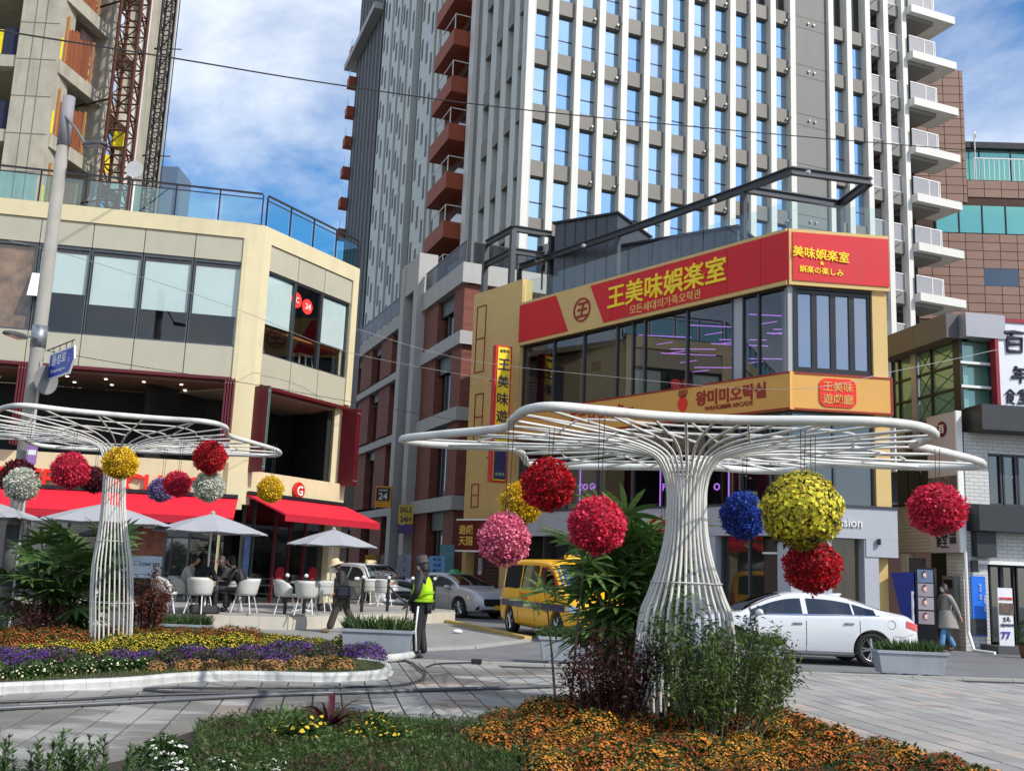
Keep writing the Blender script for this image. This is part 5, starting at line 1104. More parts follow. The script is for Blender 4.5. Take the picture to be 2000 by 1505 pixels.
m = MB(); m.bevbox((q.x, q.y, 20.4), (.5, .5, .8), .05); part('yellow_counterweight', m, NETY, t)
t = lattice('crane_mast', 'slim dark crane mast rising beside the rusty hoist', 310, 200, 310, 200, 50, .5, mat('dark_mast', (.03, .028, .035), .6, .3), .55, 40, .06)
q = MW[t.name].translation
for z in (16, 22, 28, 34): m = MB(); m.tube([(q.x + .2, q.y, z), (q.x + .9, q.y, z)], .03, 5); part('cable_guide', m, DARK, t); m = MB(); m.tube([(q.x - .4, q.y, z), (q.x - 2.0, q.y + .5, z)], .05, 5); part('wall_tie', m, RUST, t)
m = MB(); m.tube([(q.x + .55, q.y, 8), (q.x + .55, q.y, 40)], .03, 5); part('cable', m, STEELG, t)
p = yp(300, 375, 47); hb = thing('hoist_cabin', 'rust brown hoist platform cabin behind the roof balustrade', 'hoist', (p.x, p.y, 0))
m = MB(); m.box((p.x, p.y, 7.1), (1.7, 1.4, 14.0)); part('base_cage', m, RUST, hb)
for k in range(5): m = MB(); m.tube([(p.x - .8 + .4 * k, p.y - .72, 13), (p.x - .8 + .4 * k, p.y - .72, 15.2)], .03, 4); part('cage_bar', m, RUST, hb)
for u, nm in ((262, 'pale'), (273, 'second pale')):
    p = yp(u, 200, 48); m = MB(); m.box((p.x, p.y, 17), (.16, .16, 34)); single('stair_pipe', m, WHITE, nm + ' vertical riser pipe beside the hoist mast', 'pipe')
p = yp(272, 200, 57); m = MB(); m.box((p.x + .3, p.y, 20), (1.3, 4, 40)); t = single('concrete_stair_core', m, CONC, 'pale concrete stair core with dark openings behind the hoist', 'building'); 
for k in range(9): m = MB(); m.box((p.x + .0, p.y - 2.02, 10 + k * 3.0), (.4, .06, 1.3)); part('opening', m, BLACK, t)
p = yp(258, 400, 33); t = thing('satellite_dish', 'round white dish on a thin pole behind the glass balustrade', 'dish', (p.x, p.y, ZT - .12)); zd = yp(257, 333, 33).z
m = MB(); m.tube([(p.x, p.y, ZT - .12), (p.x, p.y, zd)], .03, 6); part('pole', m, WHITE, t); m = MB(); m.lathe([(.02, 0), (.15, -.01), (.26, -.05), (.3, -.09)], 18, (p.x, p.y - .05, zd), 'y'); part('dish', m, mat('dish_grey', (.5, .5, .5), .5), t)
# a distant dark block low on the skyline
p = yp(320, 350, 140); m = MB(); m.box((p.x, p.y, 28), (6, 6, 56)); fb_ = single('distant_block', m, mat('distant_blue', (.10, .15, .22), .6), 'distant blue grey block just above the balustrade', 'building')
# ================================================================== planted beds
SOIL = mat('soil', (.035, .026, .018), .95, var=.3, scale=6, bump=.5, bscale=25)
EDGE = mat('white_edging', (.50, .50, .48), .6, var=.12, scale=7, bump=.3, dirt=.4, rnd=.05)
def catmull(P, n=6, closed=True):
    P = [Vector(p) for p in P]; N = len(P); o = []
    for i in range(N if closed else N - 1):
        p0, p1, p2, p3 = (P[(i - 1) % N], P[i], P[(i + 1) % N], P[(i + 2) % N]) if closed else (P[max(i - 1, 0)], P[i], P[i + 1], P[min(i + 2, N - 1)])
        for k in range(n):
            t = k / n; o.append(.5 * ((2 * p1) + (p2 - p0) * t + (2 * p0 - 5 * p1 + 4 * p2 - p3) * t * t + (3 * p1 - p0 - 3 * p2 + p3) * t ** 3))
    if not closed: o.append(P[-1])
    return o
def norm(a): return a / np.maximum(1e-9, np.linalg.norm(a, axis=-1, keepdims=True))
def leaf_quads(P, D, L, Wd, droop=.25, roll=1.0):
    """rhombic leaves: base P, direction D, length L, width Wd"""
    n = len(P); D = norm(D); up = np.tile([0, 0, 1.], (n, 1)) + RNG.normal(0, .5 * roll, (n, 3))
    S = norm(np.cross(D, up)); Nn = np.cross(S, D); L = np.broadcast_to(L, n)[:, None]; Wd = np.broadcast_to(Wd, n)[:, None]
    mid = P + D * L * .45 + Nn * L * .05
    return np.stack([P, mid - S * Wd / 2, P + D * L - np.array([0, 0, 1.]) * L * droop, mid + S * Wd / 2], 1)
def sphere_pts(n):
    i = np.arange(n) + .5; ph = np.arccos(1 - 2 * i / n); th = PI * (1 + 5 ** .5) * i
    return np.stack([np.cos(th) * np.sin(ph), np.sin(th) * np.sin(ph), np.cos(ph)], 1)
def discs(P, Nn, r, k=6, cup=.3):
    """small flower heads: k-gons facing Nn"""
    n = len(P); Nn = norm(Nn); t = norm(np.cross(Nn, RNG.normal(0, 1, (n, 3)))); b = np.cross(Nn, t); a = np.arange(k) * 2 * PI / k
    r = np.broadcast_to(r, n)[:, None, None]
    al = np.where(np.arange(k) % 2 == 0, 1.0, .72)
    return P[:, None] + r * al[None, :, None] * (t[:, None] * np.cos(a)[None, :, None] + b[:, None] * np.sin(a)[None, :, None]) + Nn[:, None] * r * cup * (al[None, :, None] - .8)
def nleaf(name, V, ma, par, world=False, kind=None):
    me = np_mesh(name, V, V.shape[1], ma)
    o = link(name, me, par)
    if kind: o['kind'] = kind
    return o

def bed_struct(name, poly, z, edge_pts):
    pts = catmull([(x, y, 0) for x, y in poly], 4)
    m = MB(); m.prism([(p.x, p.y) for p in pts], .005, z); b = struct(name, m, SOIL)
    if edge_pts:
        e = catmull([(p.x, p.y, 0) for p in edge_pts], 6, False); sec = []
        for i, p in enumerate(e):
            t = (e[min(i + 1, len(e) - 1)] - e[max(i - 1, 0)]).normalized(); nn = Vector((t.y, -t.x, 0))
            sec.append([p + nn * a + Vector((0, 0, h)) for a, h in ((-.05, .0), (.10, .0), (.10, .03), (.045, .04), (.05, .105), (.03, .14), (-.02, .145), (-.05, .13))])
        for i in range(0, len(sec) - 1, 2):
            m = MB(); ss_ = sec[i:i + 3]; k_ = [[q.lerp(ss_[1][j], .012) for j, q in enumerate(r_)] for r_ in ss_]; m.loft(k_); part('edging_unit', m, EDGE, b)
    return b
bedL = bed_struct('flower_bed_ground', BEDL, .12, [gp(u, v) for u, v in ((-330, 1385), (-150, 1366), (0, 1358), (120, 1352), (250, 1345), (340, 1336), (430, 1331), (540, 1332), (640, 1334), (735, 1328), (757, 1317), (742, 1308), (700, 1302))])
e2 = MB(); e = catmull([Vector((p.x, p.y, .1)) for p in (gp(700, 1300), gp(760, 1297), gp(800, 1291), gp(806, 1283))], 5, False); e2.tube(e, .07, 8); part('edging', e2, EDGE, bedL, smooth=True)
bedM = bed_struct('flower_bed_ground', BEDM, .1, None)

GRASS = leafmat('grass_blade', (.055, .11, .02), (.10, .17, .035), .6, .3); GRASSY = leafmat('dry_grass', (.09, .12, .03), (.17, .17, .05), .6, .3)
def scatter(poly, n, zf, keep=None):
    xs = [p[0] for p in poly]; ys = [p[1] for p in poly]; out = []
    while len(out) < n:
        q = (random.uniform(min(xs), max(xs)), random.uniform(min(ys), max(ys)))
        if in_poly(q, poly) and (keep is None or keep(q)): out.append((q[0], q[1], zf))
    return np.array(out)
def blades(P, h, w):
    n = len(P); D = np.stack([RNG.normal(0, .35, n), RNG.normal(0, .35, n), np.ones(n)], 1); L = h * RNG.uniform(.5, 1.2, n)[:, None]; S = norm(np.stack([RNG.normal(0, 1, n), RNG.normal(0, 1, n), np.zeros(n)], 1)) * w / 2
    return np.stack([P - S, P + S, P + norm(D) * L], 1)
def px_of(x, y, z=0.0):
    d = Vector((x, y, z)) - CPOS; k = d.dot(_f); return 1000 + FOC * d.dot(CR) / k, 752.5 - FOC * d.dot(CU) / k
P = scatter(BEDL, 26000, .115, lambda q: px_of(*q)[0] > -60)
g = nleaf('lawn', blades(P, .07, .012), leafmat('lawn_blade', (.055, .11, .02), (.10, .17, .035), .6, .3, patch=(.15, .15, .05)), None); g['kind'] = 'stuff'; g['label'] = 'short lawn edging the long flower bed'
LAWNM = lambda q: px_of(*q)[0] < 960 + 60 * math.sin(q[1] * 9) and px_of(*q)[0] > 380
P = scatter(BEDM, 30000, .095, LAWNM)
g = nleaf('ground_cover', blades(P, .13, .014), leafmat('thyme_green', (.04, .10, .02), (.085, .16, .04), .6, .35, patch=(.055, .075, .025), pscale=2.6), None); g['kind'] = 'stuff'; g['label'] = 'dark green ground cover in the near bed'

P = scatter(BEDM, 9000, .12, LAWNM); P[:, 2] += RNG.uniform(-.02, .09, 9000)
g = nleaf('creeping_leaves', leaf_quads(P, np.stack([RNG.normal(0, 1, 9000), RNG.normal(0, 1, 9000), RNG.uniform(.2, 1.6, 9000)], 1), RNG.uniform(.03, .08, 9000), .022), leafmat('creeping_leaf', (.04, .09, .025), (.12, .16, .05), .6, .3, patch=(.09, .05, .03), pscale=1.3), None); g['kind'] = 'stuff'; g['label'] = 'small creeping leaves through the ground cover'
# ---- clumps: one prototype of each kind, then copies
GRN = leafmat('clump_leaf', (.025, .065, .012), (.06, .115, .03), .55, .2)
def clump(name, label, cat, rad, hgt, petal, nfl, fr, group, upright=False, leafL=.06, fk=6, cover=1.0):
    t = thing(name, label, cat, (0, 0, -50), 0, group)
    n = 620; d = sphere_pts(n * 2); d = d[d[:, 2] > -.05][:n]; P = d * np.array([rad, rad, hgt]) * RNG.uniform(.55, .97, (len(d), 1)); D = d + RNG.normal(0, .5, d.shape)
    nleaf('foliage', leaf_quads(P, D, leafL * RNG.uniform(.7, 1.3, len(d)), leafL * .45), GRN, t)
    d = sphere_pts(int(nfl * 1.9)); d = d[d[:, 2] > .02]; d = d[RNG.random(len(d)) < cover]
    bumps = 1 + .10 * np.sin(d[:, 0] * 9 + 2) * np.cos(d[:, 1] * 8)
    P = d * np.array([rad, rad, hgt]) * (RNG.uniform(.93, 1.07, len(d)) * bumps)[:, None]
    N2 = d * np.array([1, 1, 1.5]) + RNG.normal(0, .28, d.shape)
    nleaf('blossom', discs(P, N2, fr * RNG.uniform(.7, 1.25, len(P)), fk), petal, t)
    return t
MUMC = [leafmat('mum_orange', (.66, .19, .02), (.20, .04, .01), .6, .15), leafmat('mum_gold', (.76, .34, .03), (.30, .07, .012), .6, .15), leafmat('mum_rust', (.36, .065, .015), (.12, .03, .01), .6, .15)]
ORD = lambda n: '%d%s' % (n, 'th' if 10 < n % 100 < 14 else {1: 'st', 2: 'nd', 3: 'rd'}.get(n % 10, 'th'))
LB = 'mounded chrysanthemum plant with %s flowers in the %s'
mum = {}
for k, nm in enumerate(('orange', 'golden orange', 'rust red')): mum[k] = clump('chrysanthemum', LB % (nm, 'near bed around the steel tree'), 'flower', .27, .225, MUMC[k], 620, .0145, nm + ' chrysanthemums in the near bed')
used = set()
def put(protos, key, x, y, z, sc=1.0):
    p = protos[key]; rz = random.uniform(0, 6.28)
    if (id(protos), key) not in used:
        used.add((id(protos), key)); p.location = (x, y, z); p.rotation_euler = (0, 0, rz); p.scale = (sc,) * 3; return p
    return copy_tree(p, (x, y, z), rz, sc=sc)
random.seed(5); spots = []
ys = 8.0
xs = [p[0] for p in BEDM]; yy = [p[1] for p in BEDM]
tries = 0
while tries < 4000 and len(spots) < 130:
    tries += 1; q = (random.uniform(min(xs), max(xs)), random.uniform(7.6, max(yy)))
    u, v = px_of(q[0], q[1], .2)
    if not in_poly(q, BEDM) or v > 1530 or u > 2010: continue
    lim = 930 if v < 1450 else 960 + (v - 1450) * 4.2
    if u < lim or any((q[0] - a) ** 2 + (q[1] - b) ** 2 < .345 ** 2 for a, b in spots): continue
    if 1110 < u < 1500 and 1395 < v < 1440 and random.random() < .5: continue
    spots.append(q)
spots.sort(key=lambda q: px_of(*q)[0]); cnts = {}
for q in spots:
    u, v = px_of(q[0], q[1]); k = random.choice((0, 0, 1, 1, 2)); rw = 'front' if v > 1478 else 'middle' if v > 1440 else 'rear'; cnts[rw] = cnts.get(rw, 0) + 1
    put(mum, k, q[0], q[1], .05, random.uniform(.6, 1.15))['label'] = ('orange', 'golden orange', 'rust red')[k] + ' chrysanthemum mound, ' + ORD(cnts[rw]) + ' from the lawn in the ' + rw + ' row of the near bed'
P = scatter(BEDM, 9000, .09, lambda q: px_of(*q)[0] > 930)
g = nleaf('low_foliage', leaf_quads(P, np.stack([RNG.normal(0, 1, 9000), RNG.normal(0, 1, 9000), RNG.uniform(.3, 1.6, 9000)], 1), RNG.uniform(.05, .14, 9000), .03), leafmat('mum_leaf', (.02, .05, .012), (.06, .09, .03), .6, .2), None); g['kind'] = 'stuff'; g['label'] = 'dark leaves between the orange flower mounds'
# rows of the long bed
WH = leafmat('white_petal', (.74, .74, .66), (.85, .83, .74), .6, .2)
lb = {'o': clump('chrysanthemum', 'bronze orange chrysanthemum in the back row of the long bed', 'flower', .3, .3, leafmat('bronze', (.46, .13, .02), (.32, .07, .015), .6, .15), 440, .017, 'bronze chrysanthemums in the long bed'),
      'y': clump('chrysanthemum', 'yellow chrysanthemum in the middle row of the long bed', 'flower', .3, .27, leafmat('lemon', (.66, .50, .03), (.48, .33, .02), .6, .15), 440, .017, 'yellow chrysanthemums in the long bed', cover=.85),
      'p': clump('aster', 'violet aster clump in the long bed', 'flower', .3, .25, leafmat('violet', (.12, .03, .32), (.14, .03, .18), .6, .15), 520, .017, 'violet asters in the long bed', cover=.92),
      'm': clump('aster', 'dark plum aster clump in the long bed', 'flower', .3, .24, leafmat('plum', (.12, .02, .08), (.07, .015, .05), .6, .15), 380, .016, 'plum asters in the long bed', cover=.7),
      'w': clump('pansy', 'leafy pansy with pale yellow flowers along the lawn edge', 'flower', .22, .22, leafmat('cream_petal', (.74, .70, .34), (.80, .76, .55), .6, .2), 70, .026, 'pale pansies in the long bed', cover=.45, leafL=.08),
      'b': clump('coleus', 'peach and bronze coleus along the lawn edge', 'plant', .22, .22, leafmat('peach_leaf', (.62, .33, .13), (.40, .17, .06), .6, .25), 260, .026, 'peach coleus in the long bed', fk=4)}
ORD = lambda n: '%d%s' % (n, 'th' if 10 < n % 100 < 14 else {1: 'st', 2: 'nd', 3: 'rd'}.get(n % 10, 'th'))
ROWN = ['rearmost', 'second rear', 'rear yellow', 'long upper yellow', 'broken yellow', 'lower yellow', 'far yellow', 'outer violet', 'violet', 'long violet', 'plum', 'far violet', 'far plum', 'front pansy', 'inner pansy', 'front peach', 'far peach']
KN = {'o': 'bronze orange chrysanthemum', 'y': 'yellow chrysanthemum', 'p': 'violet aster clump', 'm': 'dark plum aster clump', 'w': 'pale yellow pansy', 'b': 'peach and bronze coleus'}
rown = [0]
def row(pl, keys, sp, z=.33, jit=.06, sc=(.8, 1.1)):
    cnt = 0; rn = ROWN[rown[0] % len(ROWN)]; rown[0] += 1
    pts = [gp(u, v + 13, .12) for u, v in pl]; cum = 0
    for a, b in zip(pts[:-1], pts[1:]):
        L_ = (b - a).length; s = cum
        while s < L_:
            q = a.lerp(b, s / L_); cnt += 1; kk = random.choice(keys); put(lb, kk, q.x + random.uniform(-jit, jit), q.y + random.uniform(-jit * 2, jit * 2), .1, random.uniform(*sc))['label'] = KN[kk] + ', ' + ORD(cnt) + ' from the pole end of the ' + rn + ' row'; s += sp
        cum = s - L_
row([(-30, 1238), (150, 1243), (330, 1238), (500, 1240)], 'o', .42); row([(-30, 1252), (100, 1255), (160, 1254)], 'o', .40); row([(230, 1255), (330, 1252), (470, 1252)], 'y', .40)
row([(300, 1264), (420, 1260), (520, 1258)], 'y', .38); row([(60, 1270), (180, 1266), (300, 1262)], 'yy', .38); row([(60, 1280), (180, 1277), (230, 1276)], 'y', .40); row([(480, 1250), (560, 1252), (700, 1258)], 'yyw', .42)
row([(-40, 1276), (50, 1286), (150, 1288)], 'p', .32); row([(-40, 1288), (110, 1295), (230, 1286)], 'ppm', .34); row([(230, 1282), (380, 1277), (520, 1277)], 'ppm', .38); row([(330, 1290), (450, 1288), (590, 1287)], 'mmp', .38)
row([(540, 1266), (620, 1268), (700, 1268), (735, 1272)], 'pmp', .40); row([(560, 1277), (660, 1278)], 'm', .42)
row([(-40, 1314), (90, 1307), (200, 1298), (300, 1293)], 'w', .24, sc=(.65, .85)); row([(-40, 1305), (90, 1299), (180, 1292)], 'w', .28, sc=(.65, .85))
row([(315, 1295), (480, 1294), (590, 1293), (690, 1291)], 'b', .23, sc=(.65, .85)); row([(560, 1286), (680, 1284)], 'b', .26, sc=(.65, .8))
for k in list(lb):
    if (id(lb), k) not in used: bpy.data.objects.remove(lb[k])

# ---- near bed accents
wm = {0: clump('chrysanthemum', 'white chrysanthemum with clustered blooms at the corner of the near bed', 'flower', .17, .2, WH, 190, .02, 'white chrysanthemums', cover=.5)}
for (u, v, s), lab in zip(((320, 1462, 1.15), (432, 1490, .9), (530, 1492, .85), (345, 1490, .9)), ('largest white chrysanthemum, at the corner of the near bed', 'white chrysanthemum in the middle of the low row before the lawn', 'white chrysanthemum nearest the lawn center', 'white chrysanthemum just below the largest white one')):
    q = gp(u, v, .2); put(wm, 0, q.x, q.y, .06, s)['label'] = lab
DAISY = leafmat('daisy_yellow', (.75, .55, .05), (.62, .42, .03), .6, .2)
def strap_plant(name, label, cat, base, n, L, w, ma, droop=.5, spread=1.0, group=None, stem=0):
    t = thing(name, label, cat, base, random.uniform(0, 6), group); M_ = []
    for i in range(n):
        a = i * 2.4 + random.uniform(-.3, .3); el = random.uniform(.35, 1.25) / spread; ln = L * random.uniform(.7, 1.1); pts = []
        for k in range(6):
            f = k / 5; pts.append((math.cos(a) * ln * f * math.cos(el), math.sin(a) * ln * f * math.cos(el), stem + ln * f * math.sin(el) - droop * ln * f * f * (1 - .3 * math.sin(el))))
        S = Vector((-math.sin(a), math.cos(a), 0)); ww = [.45, .9, 1, .8, .5, .06]; m = MB()
        for k in range(5): pass
        m.v = [tuple(Vector(p) + S * (sg * w / 2 * ww[k]) + Vector((0, 0, .12 * w * (sg * sg)))) for k, p in enumerate(pts) for sg in (-1, 0, 1)]
        m.f = [(3 * k + j, 3 * k + j + 1, 3 * k + j + 4, 3 * k + j + 3) for k in range(5) for j in (0, 1)]
        part('leaf', m, ma, t, smooth=True, world=False)
    return t
q = gp(640, 1448, .05); strap_plant('cordyline', 'dark red cordyline with arching strap leaves in the near bed', 'plant', (q.x, q.y, .12), 30, .60, .06, leafmat('cordyline_red', (.10, .012, .022), (.05, .008, .014), .4, .25), .62, .9)
SGREEN = leafmat('strap_green', (.06, .13, .03), (.12, .21, .06), .5, .3)
for n, (u, v) in enumerate(((545, 1440), (735, 1448), (560, 1420))):
    q = gp(u, v, .05); strap_plant('daylily', ['green strap leaved plant beside the cordyline, next to the lawn edge', 'bright green strap leaved plant between cordyline and orange flowers', 'small green strap leaved plant behind the yellow daisies'][n], 'plant', (q.x, q.y, .08), 16, .34, .035, SGREEN, .5)
da = {0: clump('daisy', 'yellow daisy clump beside the dark red cordyline', 'flower', .19, .24, DAISY, 95, .022, 'yellow daisies by the cordyline', cover=.6, leafL=.07)}
for n, (u, v) in enumerate(sorted(((585, 1432), (540, 1428), (700, 1428), (770, 1436), (610, 1418), (730, 1418), (790, 1428)))):
    q = gp(u, v, .2); put(da, 0, q.x, q.y, .06, random.uniform(.8, 1.1))['label'] = 'yellow daisy clump by the cordyline, ' + ORD(n + 1) + ' counted from the herb side'
# upright herb sprigs along the lower frame edge
HERB = leafmat('herb_green', (.05, .10, .03), (.09, .15, .05), .6, .25)
def sprig_plant(label, base, n, h, spread, ma, lw=.02, LL=.06, name='herb', cat='plant', group=None, dens=34):
    t = thing(name, label, cat, base, 0, group)
    for i in range(n):
        bx_, by_ = random.gauss(0, spread), random.gauss(0, spread); hh = h * random.uniform(.65, 1.1); tp = (bx_ * 1.35 + random.gauss(0, .03), by_ * 1.35, hh)
        m = MB(); m.tube([(bx_, by_, 0), (bx_ * 1.15, by_ * 1.15, hh * .5), tp], [.006, .005, .002], 4); s_ = part('stem', m, ma, t, world=False)
        f = RNG.uniform(.12, 1, dens)[:, None]; P = np.array([bx_, by_, 0]) * (1 - f) + np.array(tp) * f; a = RNG.uniform(0, 6.28, dens); D = np.stack([np.cos(a), np.sin(a), RNG.uniform(.4, 1.4, dens)], 1)
        nleaf('leaves', leaf_quads(P, D, LL, lw, .05), ma, s_)
    return t
for n, (u, v) in enumerate(((25, 1548), (110, 1552), (175, 1556), (215, 1545))):
    q = gp(u, v); sprig_plant(['upright green herb in the corner of the near bed edge', 'second tuft of upright green herb along the frame edge', 'dense tuft of upright herb before the paving', 'herb tuft nearest the white chrysanthemums'][n], (q.x, q.y, .02), 9, .34, .11, HERB, group='upright herbs')

# ---- palms, heavenly bamboo and shrubs round the steel trees
PALM = leafmat('palm_leaf', (.04, .09, .022), (.11, .18, .05), .4, .2)
def frond_mesh(nb, L, w, ma, arc=2.6, droop=.35):
    m = MB()
    for i in range(nb):
        a = -arc / 2 + arc * i / (nb - 1) + random.uniform(-.06, .06); ln = L * (1 - .18 * abs(i - (nb - 1) / 2) / (nb / 2)) * random.uniform(.9, 1.05)
        S = Vector((-math.sin(a), math.cos(a), 0)); k0 = len(m.v)
        for k, ww in enumerate((.3, .85, 1, .75, .08)):
            f = k / 4; c = Vector((math.cos(a) * ln * f, math.sin(a) * ln * f, .12 * ln * f - droop * ln * f * f))
            for sg in (-1, 0, 1): m.v.append(tuple(c + S * (sg * w / 2 * ww) + Vector((0, 0, -.1 * w * abs(sg)))))
        for k in range(4):
            for j in (0, 1): m.f.append((k0 + 3 * k + j, k0 + 3 * k + j + 1, k0 + 3 * k + j + 4, k0 + 3 * k + j + 3))
    return m.mesh('frond', ma, True)
def palm(label, base, nst, h, spread, nf, L, w, ma, nb=8, arc=2.6, lo=.35, name='lady_palm'):
    t = thing(name, label, 'plant', base); fm = [frond_mesh(nb + k % 2, L, w, ma, arc) for k in range(4)]; STEM = mat('palm_stem', (.05, .04, .02), .8)
    for i in range(nst):
        a = i * 2.4; r = spread * math.sqrt((i + .5) / nst); b0 = Vector((math.cos(a) * r * .35, math.sin(a) * r * .35, 0)); hh = h * random.uniform(.7, 1.0) * (1 - .18 * r / spread); tp = Vector((math.cos(a) * r, math.sin(a) * r, hh))
        m = MB(); m.tube([b0, b0.lerp(tp, .5) + Vector((0, 0, .05)), tp], [.018, .014, .008], 5); part('stem', m, STEM, t, world=False)
        for k in range(nf):
            f = lo + (1 - lo) * (k + random.random()) / nf; p = b0.lerp(tp, f); az = a * .3 + k * 2.4 + random.uniform(-.4, .4); el = -.15 + .9 * (f - lo) / (1 - lo) + random.uniform(-.3, .3)
            pet = Vector((math.cos(az) * math.cos(el), math.sin(az) * math.cos(el), math.sin(el))) * L * .5
            o = link('frond', fm[k % 4], t, p + pet); o.rotation_euler = (random.uniform(-.3, .3), -el, az)
            m = MB(); m.tube([p, p + pet], .006, 4); part('leaf_stalk', m, ma, t, world=False)
    return t
q = gp(125, 1243, .1); palm('broad lady palm with dark fan leaves in the long bed beside the concrete pole', (q.x, q.y - .2, .1), 16, 1.95, .95, 8, .52, .085, PALM, 9, 3.6, .2)
q = gp(1222, 1395, .1); palm('tall green lady palm beside the near steel tree trunk', (q.x, q.y + .5, .08), 14, 2.4, .46, 10, .50, .07, leafmat('palm_leaf_light', (.065, .15, .03), (.19, .30, .09), .4, .28), 8, 4.2, .42)
q = gp(1062, 1420, .1); palm('single leaning palm shoot over the taxi roof', (q.x + .25, q.y + .9, .08), 2, 1.95, .34, 4, .36, .045, leafmat('palm_leaf_light', (0, 0, 0), (0, 0, 0)), 6, 3.6, .8)
def shrub(name, label, base, nst, h, spread, nl, L, w, ma, stemm, group=None):
    t = thing(name, label, 'plant', base, 0, group)
    for i in range(nst):
        a = random.uniform(0, 6.28); r = spread * math.sqrt(random.random()); b0 = Vector((math.cos(a) * r * .55, math.sin(a) * r * .55, 0)); hh = h * random.uniform(.6, 1.05) * (1 - .25 * (r / spread) ** 2); tp = Vector((math.cos(a) * r * 1.1, math.sin(a) * r * 1.1, hh))
        m = MB(); m.tube([b0, b0.lerp(tp, .6), tp], [.009, .007, .003], 4); s_ = part('stem', m, stemm, t, world=False)
        n = nl; f = RNG.uniform(.22, 1.02, n)[:, None] ** .8; P = np.array(b0) * (1 - f) + np.array(tp) * f + RNG.normal(0, .055, (n, 3)); D = RNG.normal(0, 1, (n, 3)); D[:, 2] *= .7
        nleaf('leaves', leaf_quads(P, D, L * RNG.uniform(.7, 1.3, n), w, .15), ma, s_)
    return t
random.seed(21)
DRED = leafmat('nandina_red', (.045, .012, .014), (.085, .028, .02), .5, .2); MIXG = leafmat('nandina_green', (.045, .10, .018), (.13, .17, .04), .5, .28); STK = mat('cane', (.16, .15, .10), .7); STKD = mat('dark_cane', (.05, .03, .025), .8)
q = gp(1188, 1418, .1); shrub('heavenly_bamboo', 'dark maroon leaved shrub at the foot of the tall palm', (q.x, q.y, .08), 34, 1.0, .52, 90, .07, .022, DRED, STKD)
q = gp(1400, 1436, .1); shrub('heavenly_bamboo', 'airy green shrub with pale canes before the steel tree trunk', (q.x, q.y, .08), 52, 1.28, .74, 120, .07, .023, MIXG, STK)
q = gp(1470, 1405, .1); shrub('heavenly_bamboo', 'thin sprays of green and reddish shrub leaning toward the white car', (q.x + .05, q.y, .08), 18, 1.0, .45, 80, .07, .02, leafmat('nandina_mix', (.035, .055, .015), (.09, .05, .025), .5, .2), STK)
q = gp(280, 1245, .1); shrub('heavenly_bamboo', 'reddish brown shrub beside the farther steel tree', (q.x, q.y, .1), 28, 1.3, .42, 90, .085, .026, leafmat('nandina_rust', (.08, .02, .014), (.16, .05, .025), .5, .2), STKD)
q = gp(85, 1250, .1); shrub('heavenly_bamboo', 'dark plum shrub under the broad lady palm', (q.x, q.y - .3, .1), 20, .8, .5, 60, .07, .02, DRED, STKD)

